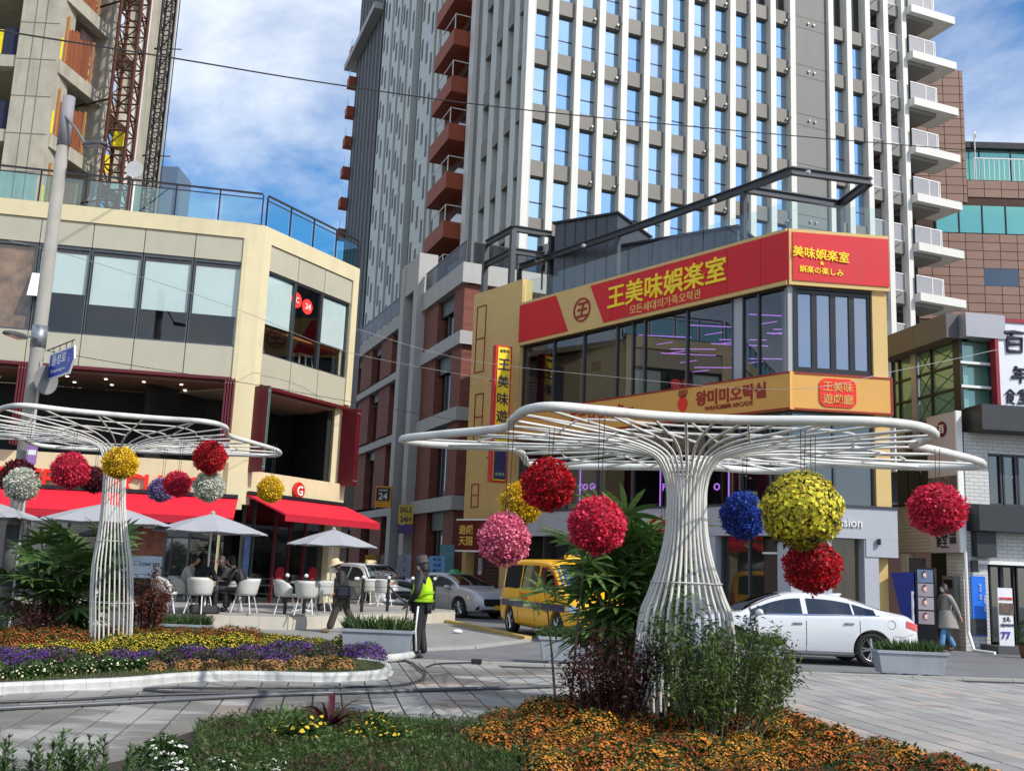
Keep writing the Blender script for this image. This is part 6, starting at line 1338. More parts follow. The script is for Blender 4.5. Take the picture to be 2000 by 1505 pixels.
# ================================================================== white steel trees and their flower balls
TUBEW = mat('white_steel_tube', (.66, .65, .60), .5, .0, var=.08, dirt=.4, bump=.15)
def steel_tree(label, cx, cy, z0, outline, zr, k, n=32, bs=1.0, lean=0):
    t = thing('steel_tree', label, 'sculpture', (cx, cy, z0))
    pts = catmull([gp(u, v, zr) for u, v in outline], 6)
    m = MB(); m.tube(pts, .047 * k, 10, closed=True); part('rim_tube', m, TUBEW, t, smooth=True)
    prof = [(.50, 0), (.53, .55), (.49, 1.12), (.40, 1.38), (.285, 1.72), (.22, 2.05), (.205, 2.4), (.22, 2.58), (.28, 2.75), (.42, 2.89)]
    prof = [(.21 + (r - .21) * bs if h < 2.4 else r, h) for r, h in prof]
    H = (zr - z0) / 3.06
    ang = []
    for i in range(n):
        a = 2 * PI * (i + .5) / n; d = Vector((math.cos(a), math.sin(a), 0)); best = None
        for p, q in zip(pts, pts[1:] + pts[:1]):
            e = q - p; den = d.x * e.y - d.y * e.x
            if abs(den) < 1e-9: continue
            w = Vector((p.x - cx, p.y - cy)); s = (w.x * e.y - w.y * e.x) / den; u = (w.x * d.y - w.y * d.x) / den
            if s > 0 and 0 <= u <= 1 and (best is None or s > best): best = s
        Rr = best or 2; ang.append((a, Rr))
        P = [Vector((cx + lean * max(0, 1 - h / 2.3), cy, z0)) + d * (r * k) + Vector((0, 0, h * H)) for r, h in prof]
        P.append(Vector((cx, cy, 0)) + d * (.42 * k + (Rr - .42 * k) * .22) + Vector((0, 0, z0 + 2.985 * H)))
        P.append(Vector((cx, cy, 0)) + d * (.42 * k + (Rr - .42 * k) * .5) + Vector((0, 0, zr - .05)))
        P.append(Vector((cx, cy, 0)) + d * Rr + Vector((0, 0, zr)))
        m = MB(); m.tube(catmull(P, 4, False), .0155 * k, 6); part('stem_tube', m, TUBEW, t, smooth=True)
    for h, r in ((.62, .21 + .3 * bs), (1.5, .21 + .175 * bs), (2.42, .19), (2.7, .235)):
        m = MB(); m.tube([Vector((cx + lean * max(0, 1 - h / 2.3) + math.cos(2 * PI * j / 28) * r * k, cy + math.sin(2 * PI * j / 28) * r * k, z0 + h * H)) for j in range(28)], .007 * k, 5, closed=True); part('hoop', m, TUBEW, t, smooth=True)
    for i in range(0, n, 2):                                   # crossing tubes of the canopy
        a, Ra = ang[i]; b, Rb = ang[(i + 3) % n]
        p = Vector((cx + math.cos(a) * Ra * .98, cy + math.sin(a) * Ra * .98, zr)); q = Vector((cx + math.cos(b) * Rb * .34, cy + math.sin(b) * Rb * .34, zr - .09))
        m = MB(); m.tube([p, p.lerp(q, .5) + Vector((0, 0, .0)), q], .0125 * k, 5); part('cross_tube', m, TUBEW, t)
    for fr_ in (.45, .72):
        P = [Vector((cx + math.cos(a) * Ra * fr_, cy + math.sin(a) * Ra * fr_, zr - .05 * (1 - fr_))) for a, Ra in ang]; m = MB(); m.tube(catmull(P, 2), .011 * k, 5, closed=True); part('canopy_hoop', m, TUBEW, t)
    return t
RINGB = [(786, 858), (860, 848), (980, 836), (1003, 818), (1030, 800), (1085, 794), (1180, 802), (1300, 813), (1450, 820), (1600, 821), (1720, 824), (1800, 834), (1826, 850), (1800, 862), (1785, 869), (1850, 884), (1915, 902), (1900, 911), (1780, 911), (1680, 907), (1600, 907), (1560, 917), (1480, 919), (1400, 913), (1320, 912), (1200, 911), (1090, 910), (1035, 906), (1018, 884), (990, 874), (870, 869)]
ZRB = 3.1; cB = yp(1345, 960, 11.2)
steel_tree('white steel tube tree with a wide canopy rising from the near orange bed', cB.x - .02, 11.2, .06, RINGB, ZRB, 1.0, 34)
RINGL = [(-140, 870), (-110, 845), (-20, 812), (5, 797), (50, 792), (150, 803), (300, 816), (400, 823), (440, 834), (447, 850), (500, 866), (543, 880), (535, 889), (450, 887), (350, 884), (250, 880), (150, 876), (70, 868), (30, 851), (-50, 856)]
ZRL = 3.62; cL = yp(224, 935, 17.5)
steel_tree('farther white steel tube tree standing in the long flower bed', cL.x, 17.5, .1, RINGL, ZRL, .86, 26, .56, .24)

def ball_mesh(n, sz, jit, nper, ma):
    d = sphere_pts(n) + RNG.normal(0, .02, (n, 3)); d = norm(d); lump = 1 + .05 * np.sin(d[:, :1] * 5 + 1) * np.cos(d[:, 1:2] * 6) + .04 * np.sin(d[:, 2:] * 9); P = d * RNG.uniform(1 - jit, 1.05, (n, 1)) * lump; T = norm(d + RNG.normal(0, .55 if nper == 4 else .28, (n, 3)))
    if nper == 4:
        D = norm(np.cross(d, RNG.normal(0, 1, (n, 3))) + d * RNG.uniform(.1, 1.1, (n, 1))); V = leaf_quads(P * .95, D, sz * RNG.uniform(.7, 1.4, n), sz * .8, 0)
    else: V = discs(P, T, sz * RNG.uniform(.75, 1.25, n), nper, .8)
    return np_mesh('blossom', V, V.shape[1], ma)
BALLC = {'red': ((.78, .012, .025), (.36, .004, .01)), 'crimson': ((.92, .06, .15), (.62, .012, .045)), 'pink': ((.95, .36, .48), (.82, .12, .24)), 'yellow': ((.92, .70, .02), (.72, .40, .02)), 'lime': ((.88, .80, .06), (.60, .54, .03)), 'blue': ((.04, .13, .66), (.01, .03, .24)), 'white': ((.80, .80, .70), (.56, .58, .46)), 'violet': ((.40, .34, .58), (.22, .14, .36)), 'maroon': ((.16, .004, .014), (.09, .006, .012))}
def flower_ball(label, u, v, rpx, dy, ctype, ztop, style=4):
    c = yp(u, v, dy); r = rpx * dy / 1990 * 1.0; t = thing('flower_ball', label, 'flower ball', (c.x, c.y, c.z))
    c1, c2 = BALLC[ctype]; ma = leafmat('petal_' + ctype, c1, c2, .6, .18)
    me = ball_mesh(2400 if style == 4 else 2000, .13 if style == 4 else .064, .14 if style == 4 else .09, style, ma); me.transform(Matrix.Diagonal((r * random.uniform(.95, 1.06), r * random.uniform(.95, 1.06), r * random.uniform(.92, 1.03), 1))); link('blossom', me, t)
    m = MB(); m.ball((0, 0, 0), r * .9, 16, 10); part('core', m, mat('ball_core_' + ctype, tuple(.35 * x for x in c2) if style == 4 else (.02, .045, .012), .9, var=.3, scale=9), t, world=False, smooth=True)
    if ctype == 'lime':
        d = sphere_pts(700) + RNG.normal(0, .03, (700, 3)); d = norm(d); nleaf('flower_centres', discs(d * r * 1.02, d, .016, 6, 0), leafmat('daisy_centre', (.40, .22, .03), (.22, .12, .02), .7, 0), t, kind='stuff')
        d = sphere_pts(260); nleaf('leaves', leaf_quads(d * r * .9, d + RNG.normal(0, .8, d.shape), .07, .03), GRN, t)
    m = MB(); m.tube([(0, 0, r * .85), (0, 0, ztop - c.z)], .0035, 4); part('hanger_wire', m, DARK, t, world=False)
    m = MB(); m.tube([(.03, 0, r * .85), (.05, 0, ztop - c.z)], .0035, 4); part('hanger_wire', m, DARK, t, world=False)
    return t
for a in (('dark red flower ball hanging under the near canopy, above the pink one', 1070, 947, 50, 10.4, 'red', ZRB - .03), ('yellow flower ball half hidden behind the dark red one', 1018, 983, 42, 12.3, 'yellow', ZRB - .03), ('pink flower ball hanging lowest before the ochre wall', 985, 1053, 52, 10.0, 'pink', ZRB - .03),
          ('crimson flower ball between pink ball and white trunk', 1166, 1027, 58, 9.6, 'crimson', ZRB - .03), ('red flower ball partly hidden behind the white trunk', 1292, 1050, 40, 12.6, 'red', ZRB - .05), ('deep blue flower ball beside the big lime one', 1451, 1008, 45, 12.2, 'blue', ZRB - .03),
          ('red flower ball with sprigs hanging under the big lime one', 1586, 1106, 55, 10.2, 'red', ZRB - .03), ('crimson flower ball hanging alone before the white brick restaurant', 1830, 995, 53, 10.8, 'crimson', ZRB - .03),
          ('white flower ball before the concrete pole', 42, 947, 33, 16.2, 'white', ZRL - .03), ('dark red flower ball behind the white one by the pole', 36, 932, 34, 18.5, 'maroon', ZRL - .03), ('crimson flower ball in front of the red shop letters', 137, 919, 35, 16.4, 'crimson', ZRL - .03), ('dark red withered flower ball next to the farther trunk', 183, 937, 26, 19.2, 'maroon', ZRL - .03),
          ('yellow flower ball touching the farther white trunk', 235, 905, 32, 16.0, 'yellow', ZRL - .03), ('violet and white flower ball above the red awning', 314, 957, 24, 18.5, 'violet', ZRL - .03), ('crimson flower ball overlapping the violet one', 346, 945, 26, 17.0, 'crimson', ZRL - .03), ('red flower ball hanging above a white one', 410, 893, 32, 16.4, 'red', ZRL - .03), ('white flower ball hanging below the red one', 408, 950, 31, 16.6, 'white', ZRL - .03), ('yellow flower ball at the tip of the farther canopy', 528, 956, 26, 17.4, 'yellow', ZRL - .03)): flower_ball(*a)
flower_ball('large lime yellow daisy ball with green gaps under the near canopy', 1565, 997, 77, 9.8, 'lime', ZRB - .03, 8)
# ================================================================== vehicles
TYRE = mat('tyre_rubber', (.012, .012, .012), .85, bump=.2); RIM = mat('alloy_rim', (.55, .56, .58), .25, .9, var=.05); CARGL = mirror_glass('car_glass', (.35, .4, .45), base=(.008, .009, .011), k=.13); CHROME = mat('chrome', (.7, .7, .72), .12, 1.0); SEAML = mat('panel_gap', (.03, .03, .03), .6)
LAMPR = mat('tail_lamp', srgb(200, 40, 46), .15, coat=1); LAMPW = mat('head_lamp', (.55, .58, .62), .08, .4, coat=1); PLAT = mat('plate_yellow', srgb(224, 160, 40), .5)
def ip(tab, x):
    xs = [a for a, _ in tab]; ys = [b for _, b in tab]
    if x <= xs[0]: return ys[0]
    for i in range(len(xs) - 1):
        if x <= xs[i + 1]:
            t = (x - xs[i]) / (xs[i + 1] - xs[i]); h = xs[i + 1] - xs[i]
            m0 = (ys[i + 1] - ys[i - 1]) / (xs[i + 1] - xs[i - 1]) if i > 0 else (ys[1] - ys[0]) / h
            m1 = (ys[i + 2] - ys[i]) / (xs[i + 2] - xs[i]) if i + 2 < len(xs) else (ys[-1] - ys[-2]) / h
            return (2 * t ** 3 - 3 * t * t + 1) * ys[i] + (t ** 3 - 2 * t * t + t) * h * m0 + (-2 * t ** 3 + 3 * t * t) * ys[i + 1] + (t ** 3 - t * t) * h * m1
    return ys[-1]
class CarShape:
    def __init__(s, T): s.T = T; s.x0 = T['zt'][0][0]; s.x1 = T['zt'][-1][0]
    def half(s, x):
        T = s.T; zb, zs, zt, w, wt = (ip(T[k], x) for k in ('zb', 'zs', 'zt', 'wb', 'wt')); zm = zb + (zs - zb) * .45; zt = max(zt, zs + .012)
        e = min(.09, (zt - zs) * .35)
        return [(0, zb), (w * .84, zb), (w * .955, zb + .06), (w * .985, zb + .16), (w, zm), (w * .992, zm + (zs - zm) * .45), (w * .985, zs - .06), (w * .955, zs), (wt + .02, zt - e), (wt * .97, zt - e * .55), (wt * .86, zt - e * .18), (wt * .5, zt - e * .03), (0, zt)]
    def side(s, x, t):
        h = s.half(x); a, b = h[7], h[8]; return (a[0] + (b[0] - a[0]) * t, a[1] + (b[1] - a[1]) * t)
    def top(s, x, f):
        h = s.half(x); pts = h[8:]; ws = pts[0][0]; y = f * ws
        for i in range(len(pts) - 1):
            if pts[i + 1][0] <= y <= pts[i][0]:
                t = (y - pts[i][0]) / (pts[i + 1][0] - pts[i][0] - 1e-9); return y, pts[i][1] + (pts[i + 1][1] - pts[i][1]) * t
        return y, pts[-1][1]
    def yat(s, x, z):
        h = s.half(x)
        for i in range(2, 8):
            if h[i][1] <= z <= h[i + 1][1]: return h[i][0] + (h[i + 1][0] - h[i][0]) * (z - h[i][1]) / (h[i + 1][1] - h[i][1] + 1e-9)
        return h[4][0]
def build_car(name, label, cat, loc, rz, T, axles, wr, paint, opt):
    sh = CarShape(T); t = thing(name, label, cat, loc, rz); W_ = ip(T['wb'], 0)
    xs = [sh.x0 + (sh.x1 - sh.x0) * (.5 - .5 * math.cos(PI * i / 58)) * .55 + (sh.x1 - sh.x0) * (i / 58) * .45 for i in range(59)]
    m = MB(); rings = []
    for x in xs:
        h = sh.half(x); rings.append([(x, y, z) for y, z in h] + [(x, -y, z) for y, z in h[-2:0:-1]])
    m.loft(rings); me = m.mesh('body', paint)
    bo = bpy.data.objects.new('tmp_body', me); COL.objects.link(bo); cuts = []
    for ax in axles:
        for sg in (-1, 1):
            c = MB(); c.lathe([(wr + .055, sg * (W_ - .32)), (wr + .055, sg * (W_ + .2))], 32, (ax, 0, wr), 'y')
            if sg > 0: pass
            cm = c.mesh('cut', paint); bmm = bmesh.new(); bmm.from_mesh(cm); bmesh.ops.recalc_face_normals(bmm, faces=bmm.faces); bmm.to_mesh(cm); bmm.free()
            co = bpy.data.objects.new('tmp_cut', cm); COL.objects.link(co); md = bo.modifiers.new('b', 'BOOLEAN'); md.object = co; md.operation = 'DIFFERENCE'; md.solver = 'EXACT'; cuts.append(co)
    bmm = bmesh.new(); bmm.from_mesh(me); bmesh.ops.recalc_face_normals(bmm, faces=bmm.faces); bmm.to_mesh(me); bmm.free()
    bm2 = bpy.data.meshes.new_from_object(bo.evaluated_get(bpy.context.evaluated_depsgraph_get()))
    for o in cuts + [bo]: bpy.data.objects.remove(o)
    bm2.name = 'body'; bm2.polygons.foreach_set('use_smooth', [True] * len(bm2.polygons))
    bm2.set_sharp_from_angle(angle=R(38))
    link('body', bm2, t)
    P_ = lambda nm, mb, ma, par=t, sm=False: part(nm, mb, ma, par, world=False, smooth=sm)
    # side glass and screens
    def patch(xa, xb, t0, t1, sg, off=.006, n=10):
        q = MB(); rows = []
        for i in range(n + 1):
            x = xa + (xb - xa) * i / n; r_ = []
            for k in range(4):
                y, z = sh.side(x, t0 + (t1 - t0) * k / 3); r_.append((x, sg * (y + off), z + off * .4))
            rows.append(r_)
        q.loft(rows, caps=False, closed=False); return q
    for sg in (-1, 1):
        for xa, xb in opt['sides']: P_('side_window', patch(xa, xb, .10, .90, sg), CARGL, sm=True)
        for xa, xb in opt.get('trim', []): P_('window_trim', patch(xa, xb, .02, .09, sg, .009), opt.get('trimm', CHROME))
    for nm, (xa, xb) in (('windscreen', opt['front']), ('rear_window', opt['rear'])):
        q = MB(); rows = []
        for i in range(11):
            x = xa + (xb - xa) * i / 10; rows.append([(x + (.006 if nm == 'windscreen' else -.006), y, z + .007) for y, z in [(lambda a: (f * a[0] / max(1e-6, abs(f)) if f else 0, a[1]))(sh.top(x, abs(f))) for f in (-.93, -.7, -.35, 0, .35, .7, .93)]])
        q.loft(rows, caps=False, closed=False); P_(nm, q, CARGL, sm=True)
    # doors: seams and handles
    for sg in (-1, 1):
        for x in opt['seams']:
            zb, zs = ip(T['zb'], x) + .1, ip(T['zs'], x); q = MB(); q.tube([(x, sg * (sh.yat(x, zb + (zs - zb) * k / 6) + .002), zb + (zs - zb) * k / 6) for k in range(7)], .006, 4); P_('door_seam', q, SEAML)
        for x in opt['handles']:
            z = ip(T['zs'], x) - .15; y = sh.yat(x, z); q = MB(); q.bevbox((x, sg * (y + .018), z), (.2, .035, .03), .008); P_('door_handle', q, opt.get('handle', paint))
        x0_, x1_ = opt['seams'][0], opt['seams'][-1]; z = ip(T['zb'], 0) + .09; q = MB(); q.tube([(x0_ + (x1_ - x0_) * k / 6, sg * (sh.yat(x0_ + (x1_ - x0_) * k / 6, z) + .001), z) for k in range(7)], .006, 4); P_('door_seam', q, SEAML)
        mx_, mz = opt['mirror']; y = sh.yat(mx_, mz - .1); q = MB(); q.ball((mx_, sg * (y + .13), mz), .1, 12, 8, (.75, 1.25, .7)); mi = P_('wing_mirror', q, opt.get('mirrorm', paint), sm=True); q = MB(); q.tube([(mx_ + .02, sg * (y - .06), mz - .07), (mx_, sg * (y + .08), mz - .04)], .025, 6); P_('mirror_stalk', q, BLACKP, mi)
    # wheels
    for ax in axles:
        for sg in (-1, 1):
            yc = sg * (W_ - .13); q = MB(); q.lathe([(wr * .66, -.1), (wr * .93, -.105), (wr, -.07), (wr, .07), (wr * .93, .105), (wr * .66, .1), (wr * .66, -.1)], 32, (ax, yc, wr), 'y', caps=False); wh = P_('wheel', q, TYRE, sm=True)
            q = MB(); q.lathe([(wr * .66, -.1), (wr * .70, .085 * 1), (wr * .64, .09), (wr * .6, .04), (.02, .02)] if sg < 0 else [(wr * .66, .1), (wr * .70, -.085), (wr * .64, -.09), (wr * .6, -.04), (.02, -.02)], 28, (ax, yc, wr), 'y', caps=False)
            q.v = [(v[0], yc - (v[1] - yc) * -1 if False else v[1], v[2]) for v in q.v]; P_('rim_barrel', q, BLACKP, wh)
            for k in range(opt.get('spokes', 5)):
                for dv in (-.16, .16):
                    a = 2 * PI * k / opt.get('spokes', 5) + dv; a2 = 2 * PI * k / opt.get('spokes', 5) + dv * .45
                    q = MB(); yo = yc + sg * .085; q.tube([(ax + math.cos(a2) * wr * .12, yo, wr + math.sin(a2) * wr * .12), (ax + math.cos(a) * wr * .65, yo + sg * .004, wr + math.sin(a) * wr * .65)], [.02, .016], 5); P_('spoke', q, RIM, wh)
            q = MB(); q.lathe([(wr * .70, -.012), (wr * .70, .012), (wr * .645, .012), (wr * .645, -.012), (wr * .70, -.012)], 30, (ax, yc + sg * .088, wr), 'y', caps=False); P_('rim', q, RIM, wh, sm=True)
            q = MB(); q.lathe([(.05, -.02), (.05, .02)], 10, (ax, yc + sg * .085, wr), 'y'); P_('hub_cap', q, RIM, wh)
    q = MB(); q.box(((sh.x0 + sh.x1) / 2, 0, ip(T['zb'], 0) + .1), ((sh.x1 - sh.x0) * .82, W_ * 1.2, .12)); P_('underbody', q, BLACKP)
    # lights: patches on the skin near the ends
    def lamp(nm, xa, xb, za, zb_, ma, n=6):
        for sg in (-1, 1):
            q = MB(); rows = []
            for i in range(n + 1):
                x = xa + (xb - xa) * i / n; f = i / n; zl, zh = za[0] + (za[1] - za[0]) * f, zb_[0] + (zb_[1] - zb_[0]) * f
                rows.append([(x + (.008 if x > 0 else -.008), sg * (sh.yat(x, z) + .008), z) for z in (zl, (zl + zh) / 2, zh)])
            q.loft(rows, caps=False, closed=False); P_(nm, q, ma, sm=True)
    lamp('headlight', *opt['hl'], LAMPW); lamp('tail_light', *opt['tl'], LAMPR)
    xf = sh.x1; zf_ = opt.get('grille', (.42, .62)); gw = opt.get('gw', .5)
    q = MB(); pts = rrect(-gw, gw, zf_[0], zf_[1], .07); q.loft([[(xf - .12, a, b) for a, b in pts], [(xf + .012, a * .96, b) for a, b in pts]]); P_('grille', q, mat('grille_black', (.02, .02, .022), .4, .3))
    q = MB(); q.box((xf + .02, 0, zf_[0] - .04), (.02, .34, .15)); P_('number_plate', q, opt.get('plate', WHITE))
    q = MB(); q.box((xf - .02, 0, .27), (.1, gw * 2.2, .08)); P_('lower_intake', q, BLACKP)
    return t, sh
SED = dict(zt=[(-2.34, .74), (-2.28, .92), (-2.1, 1.03), (-1.85, 1.075), (-1.55, 1.145), (-1.1, 1.30), (-.6, 1.395), (-.1, 1.42), (.3, 1.395), (.65, 1.31), (1.0, 1.16), (1.3, 1.005), (1.65, .965), (2.05, .86), (2.25, .72), (2.345, .56)],
           zs=[(-2.34, .70), (-2.28, .86), (-2.0, .985), (-1.6, 1.0), (-1, .985), (0, .955), (1, .935), (1.3, .93), (1.7, .885), (2.1, .77), (2.28, .62), (2.345, .5)],
           wb=[(-2.34, .66), (-2.26, .78), (-2.0, .875), (-1.5, .92), (-.8, .915), (0, .905), (.8, .91), (1.4, .92), (1.9, .865), (2.2, .75), (2.345, .58)],
           wt=[(-2.34, .56), (-2.1, .70), (-1.8, .72), (-1.4, .665), (-1, .61), (-.5, .585), (0, .585), (.5, .61), (1.0, .68), (1.3, .76), (1.8, .74), (2.2, .6), (2.345, .45)],
           zb=[(-2.34, .40), (-2.24, .28), (-1.9, .2), (0, .175), (1.9, .19), (2.2, .24), (2.345, .33)])
OPT = dict(sides=[(-1.42, -.99), (-.95, -.05), (.06, 1.12)], front=(.42, 1.27), rear=(-1.72, -.95), seams=[-1.08, .0, .98], handles=[-.86, .18], mirror=(.98, .99), trim=[(-1.5, 1.15)], hl=(1.86, 2.22, (.64, .58), (.74, .66)), tl=(-2.3, -2.02, (.72, .80), (.86, .93)), grille=(.40, .60), gw=.46, handle=CHROME)
PW = mat('white_car_paint', (.64, .65, .67), .25, var=.015, coat=1, scale=.6); PS = mat('silver_car_paint', (.50, .51, .53), .35, .25, var=.03, coat=.5); PY = mat('taxi_yellow_paint', srgb(245, 180, 10), .4, var=.03, coat=.25); PW2 = mat('white_suv_paint', (.7, .71, .73), .28, var=.02, coat=1)
t, sh = build_car('parked_sedan', 'white four-door sedan parked behind the planters, nose hidden by the shrubs', 'car', (6.1, 21.85, 0), PI + .01, SED, (-1.33, 1.5), .338, PW, OPT)
for sg in (-1, 1):
    q = MB(); q.tube([(x, sg * (sh.yat(x, ip(SED['zb'], x) + .05) + .003), ip(SED['zb'], x) + .05) for x in [-.95 + 2.05 * k / 10 for k in range(11)]], .022, 5); part('sill_trim', q, mat('sill_grey', (.10, .10, .105), .5), t, world=False)
    q = MB(); q.tube([(-1.72 + .085 * math.cos(a), sg * (sh.yat(-1.72, .82 + .075 * math.sin(a)) + .002), .84 + .085 * math.sin(a)) for a in [2 * PI * k / 16 for k in range(16)]], .004, 4, closed=True); part('fuel_flap', q, SEAML, t, world=False)
    q = MB(); q.tube([(x, sg * (sh.yat(x, z) + .003), z) for x, z in ((-1.78, .62), (-1.95, .60), (-2.15, .66), (-2.28, .72))], .005, 4); part('bumper_seam', q, SEAML, t, world=False)
q = MB(); q.loft([[(-.95, -.02, 1.335), (-.95, .02, 1.335), (-.72, .02, 1.395), (-.72, -.02, 1.395)], [(-1.02, -.004, 1.41), (-1.02, .004, 1.41), (-.96, .004, 1.42), (-.96, -.004, 1.42)]]); part('roof_fin', q, PW, t, world=False)
SED2 = {k: [(x * 1.03, v * (1.03 if k in ('zt', 'zs') else 1)) for x, v in T_] for k, T_ in SED.items()}
O2 = dict(OPT, plate=PLAT, grille=(.42, .66), gw=.62, spokes=7)
p = gp(898, 1206); hd = Vector((.69, -.72)); lf = Vector((.72, .69)); c = Vector((p.x, p.y)) - hd * 1.45 + lf * .8
t, sh = build_car('taxi_sedan', 'silver taxi sedan with a green roof light leaving the side street', 'car', (c.x, c.y, 0), math.atan2(hd.y, hd.x), SED2, (-1.4, 1.45), .335, PS, O2)
q = MB(); q.ball((.15, 0, 1.46), .2, 14, 8, (.8, 1.3, .62)); part('roof_light', q, mat('green_dome', srgb(40, 150, 90), .3, coat=.5), t, world=False, smooth=True)
for sg in (-1, 1): q = MB(); q.hexa([(2.2, sg * .72 - .1, .3), (2.28, sg * .72 - .1, .3), (2.28, sg * .72 + .1, .3), (2.2, sg * .72 + .1, .3), (2.2, sg * .66 - .08, .42), (2.3, sg * .66 - .08, .42), (2.3, sg * .66 + .08, .42), (2.2, sg * .66 + .08, .42)]); part('fog_lamp', q, BLACKP, t, world=False)
SUV = dict(zt=[(-2.25, .9), (-2.18, 1.2), (-2.05, 1.45), (-1.7, 1.6), (-1, 1.66), (0, 1.665), (.5, 1.62), (.9, 1.46), (1.35, 1.14), (1.7, 1.07), (2.05, .98), (2.2, .8), (2.25, .66)], zs=[(-2.25, .85), (-2.1, 1.08), (-1, 1.06), (0, 1.04), (1, 1.02), (1.4, 1.02), (1.9, .93), (2.25, .6)], wb=[(-2.25, .72), (-2.1, .86), (-1.5, .92), (0, .92), (1.4, .92), (1.9, .88), (2.25, .68)], wt=[(-2.25, .6), (-2.0, .66), (-1, .64), (0, .63), (.6, .65), (1.35, .8), (1.9, .76), (2.25, .55)], zb=[(-2.25, .45), (-2.1, .3), (-1.8, .24), (1.8, .24), (2.1, .3), (2.25, .42)])
O3 = dict(OPT, sides=[(-1.9, -1.2), (-1.12, -.1), (0, 1.2)], front=(.55, 1.33), rear=(-2.2, -2.02), seams=[-1.15, -.05, 1.0], handles=[-.9, .15], mirror=(1.0, 1.12), trim=[(-1.9, 1.2)], hl=(1.85, 2.18, (.74, .7), (.86, .8)), tl=(-2.22, -2.0, (.8, .85), (1.0, 1.05)), grille=(.5, .78), gw=.6)
t, sh = build_car('parked_suv', 'white sport utility car half hidden behind the cafe corner', 'car', (-4.85, 37.2, 0), math.atan2(-.80, .6), SUV, (-1.32, 1.38), .36, PW2, O3)
q = MB(); q.bevbox((.1, 0, 1.72), (.14, .4, .12), .02); part('roof_lamp', q, mat('roof_lamp', srgb(220, 200, 160), .4), t, world=False)
VAN = dict(zt=[(-2.52, 1.0), (-2.48, 1.45), (-2.38, 1.78), (-2.1, 1.9), (-1, 1.93), (.2, 1.92), (.8, 1.86), (1.15, 1.68), (1.65, 1.22), (1.85, 1.13), (2.2, 1.02), (2.42, .84), (2.5, .66)], zs=[(-2.52, .95), (-2.4, 1.08), (-1, 1.08), (0, 1.07), (1.2, 1.05), (1.7, 1.05), (2.1, .96), (2.5, .6)], wb=[(-2.52, .84), (-2.4, .92), (-1.5, .955), (0, .96), (1.5, .95), (2.1, .9), (2.5, .7)], wt=[(-2.52, .72), (-2.3, .78), (-1, .79), (0, .785), (.8, .78), (1.65, .82), (2.1, .78), (2.5, .58)], zb=[(-2.52, .45), (-2.35, .3), (-1.8, .24), (1.8, .22), (2.2, .28), (2.5, .4)])
O4 = dict(OPT, sides=[(-2.2, -1.0), (-.9, .18), (.3, 1.5)], front=(.92, 1.66), rear=(-2.47, -2.36), seams=[-.95, .22, 1.42], handles=[-.75, .42], mirror=(1.3, 1.14), trim=[], hl=(2.05, 2.42, (.74, .68), (.92, .82)), tl=(-2.5, -2.3, (.8, .8), (1.2, 1.2)), grille=(.6, .82), gw=.5, handle=PY, plate=PLAT)
hd = Vector((.34, -.94)); lf = Vector((.94, .34)); p = gp(1000, 1235); c = Vector((p.x, p.y)) + hd * 1.62 + lf * .84
t, sh = build_car('taxi_van', 'yellow taxi van with a navy stripe turning behind the lady palm', 'van', (c.x, c.y, 0), math.atan2(hd.y, hd.x), VAN, (-1.62, 1.58), .34, PY, O4)
NAV = mat('navy_stripe', srgb(40, 42, 84), .35, coat=.6)
for sg in (-1, 1):
    q = MB(); q.loft([[(x, sg * (sh.yat(x, z) + .006), z) for z in (.70, .78, .87)] for x in [-2.3 + 4.3 * k / 24 for k in range(25)]], caps=False, closed=False); st = part('side_stripe', q, NAV, t, world=False)
    m = text_mb('콜택시', .17, bold=.02, depth=.004); y0 = sg * (sh.yat(-.3, .78) + .014); m.v = [(-.3 + (v[0] if sg < 0 else -v[0]), y0 + sg * v[1] * -1, .785 + v[2]) for v in m.v]; part('lettering', m, WHITE, st, world=False)
    m = text_mb('TAXI', .26, bold=.02, depth=.004); y0 = sg * (sh.yat(-.5, .98) + .014); m.v = [(-.6 + (v[0] if sg < 0 else -v[0]), y0, .97 + v[2]) for v in m.v]; part('lettering', m, mat('orange_print', srgb(220, 110, 20), .4), t, world=False)
m = MB(); m.bevbox((.4, 0, 1.99), (.2, .5, .14), .03); part('roof_lamp', m, mat('roof_lamp_van', srgb(235, 190, 60), .4), t, world=False)
# ================================================================== people
SKIN = mat('skin', srgb(214, 164, 136), .55, var=.05); HAIRB = mat('black_hair', (.012, .010, .010), .5, var=.3, bump=.3); HAIRN = mat('brown_hair', (.045, .025, .016), .5, var=.3, bump=.3)
_skins = []
def skin(name, par, ma, nodes, edges, sub=1, label=None):
    """grow a continuous surface round a joint graph; nodes name -> (pos, radius or (rx, ry)); first node is the root"""
    ks = list(nodes); me = bpy.data.meshes.new(name); me.from_pydata([nodes[k][0] for k in ks], [(ks.index(a), ks.index(b)) for a, b in edges], [])
    o = bpy.data.objects.new('tmp_' + name, me); COL.objects.link(o); md = o.modifiers.new('s', 'SKIN'); md.use_smooth_shade = True
    me.skin_vertices.new() if not len(me.skin_vertices) else None
    for i, k in enumerate(ks):
        r = nodes[k][1]; me.skin_vertices[0].data[i].radius = (r, r) if not isinstance(r, tuple) else r; me.skin_vertices[0].data[i].use_root = (i == 0)
    sd = o.modifiers.new('u', 'SUBSURF'); sd.levels = sub; sd.render_levels = sub
    _skins.append((o, name, par, ma))
def chain(*k): return list(zip(k[:-1], k[1:]))
def V3(*a): return Vector(a)
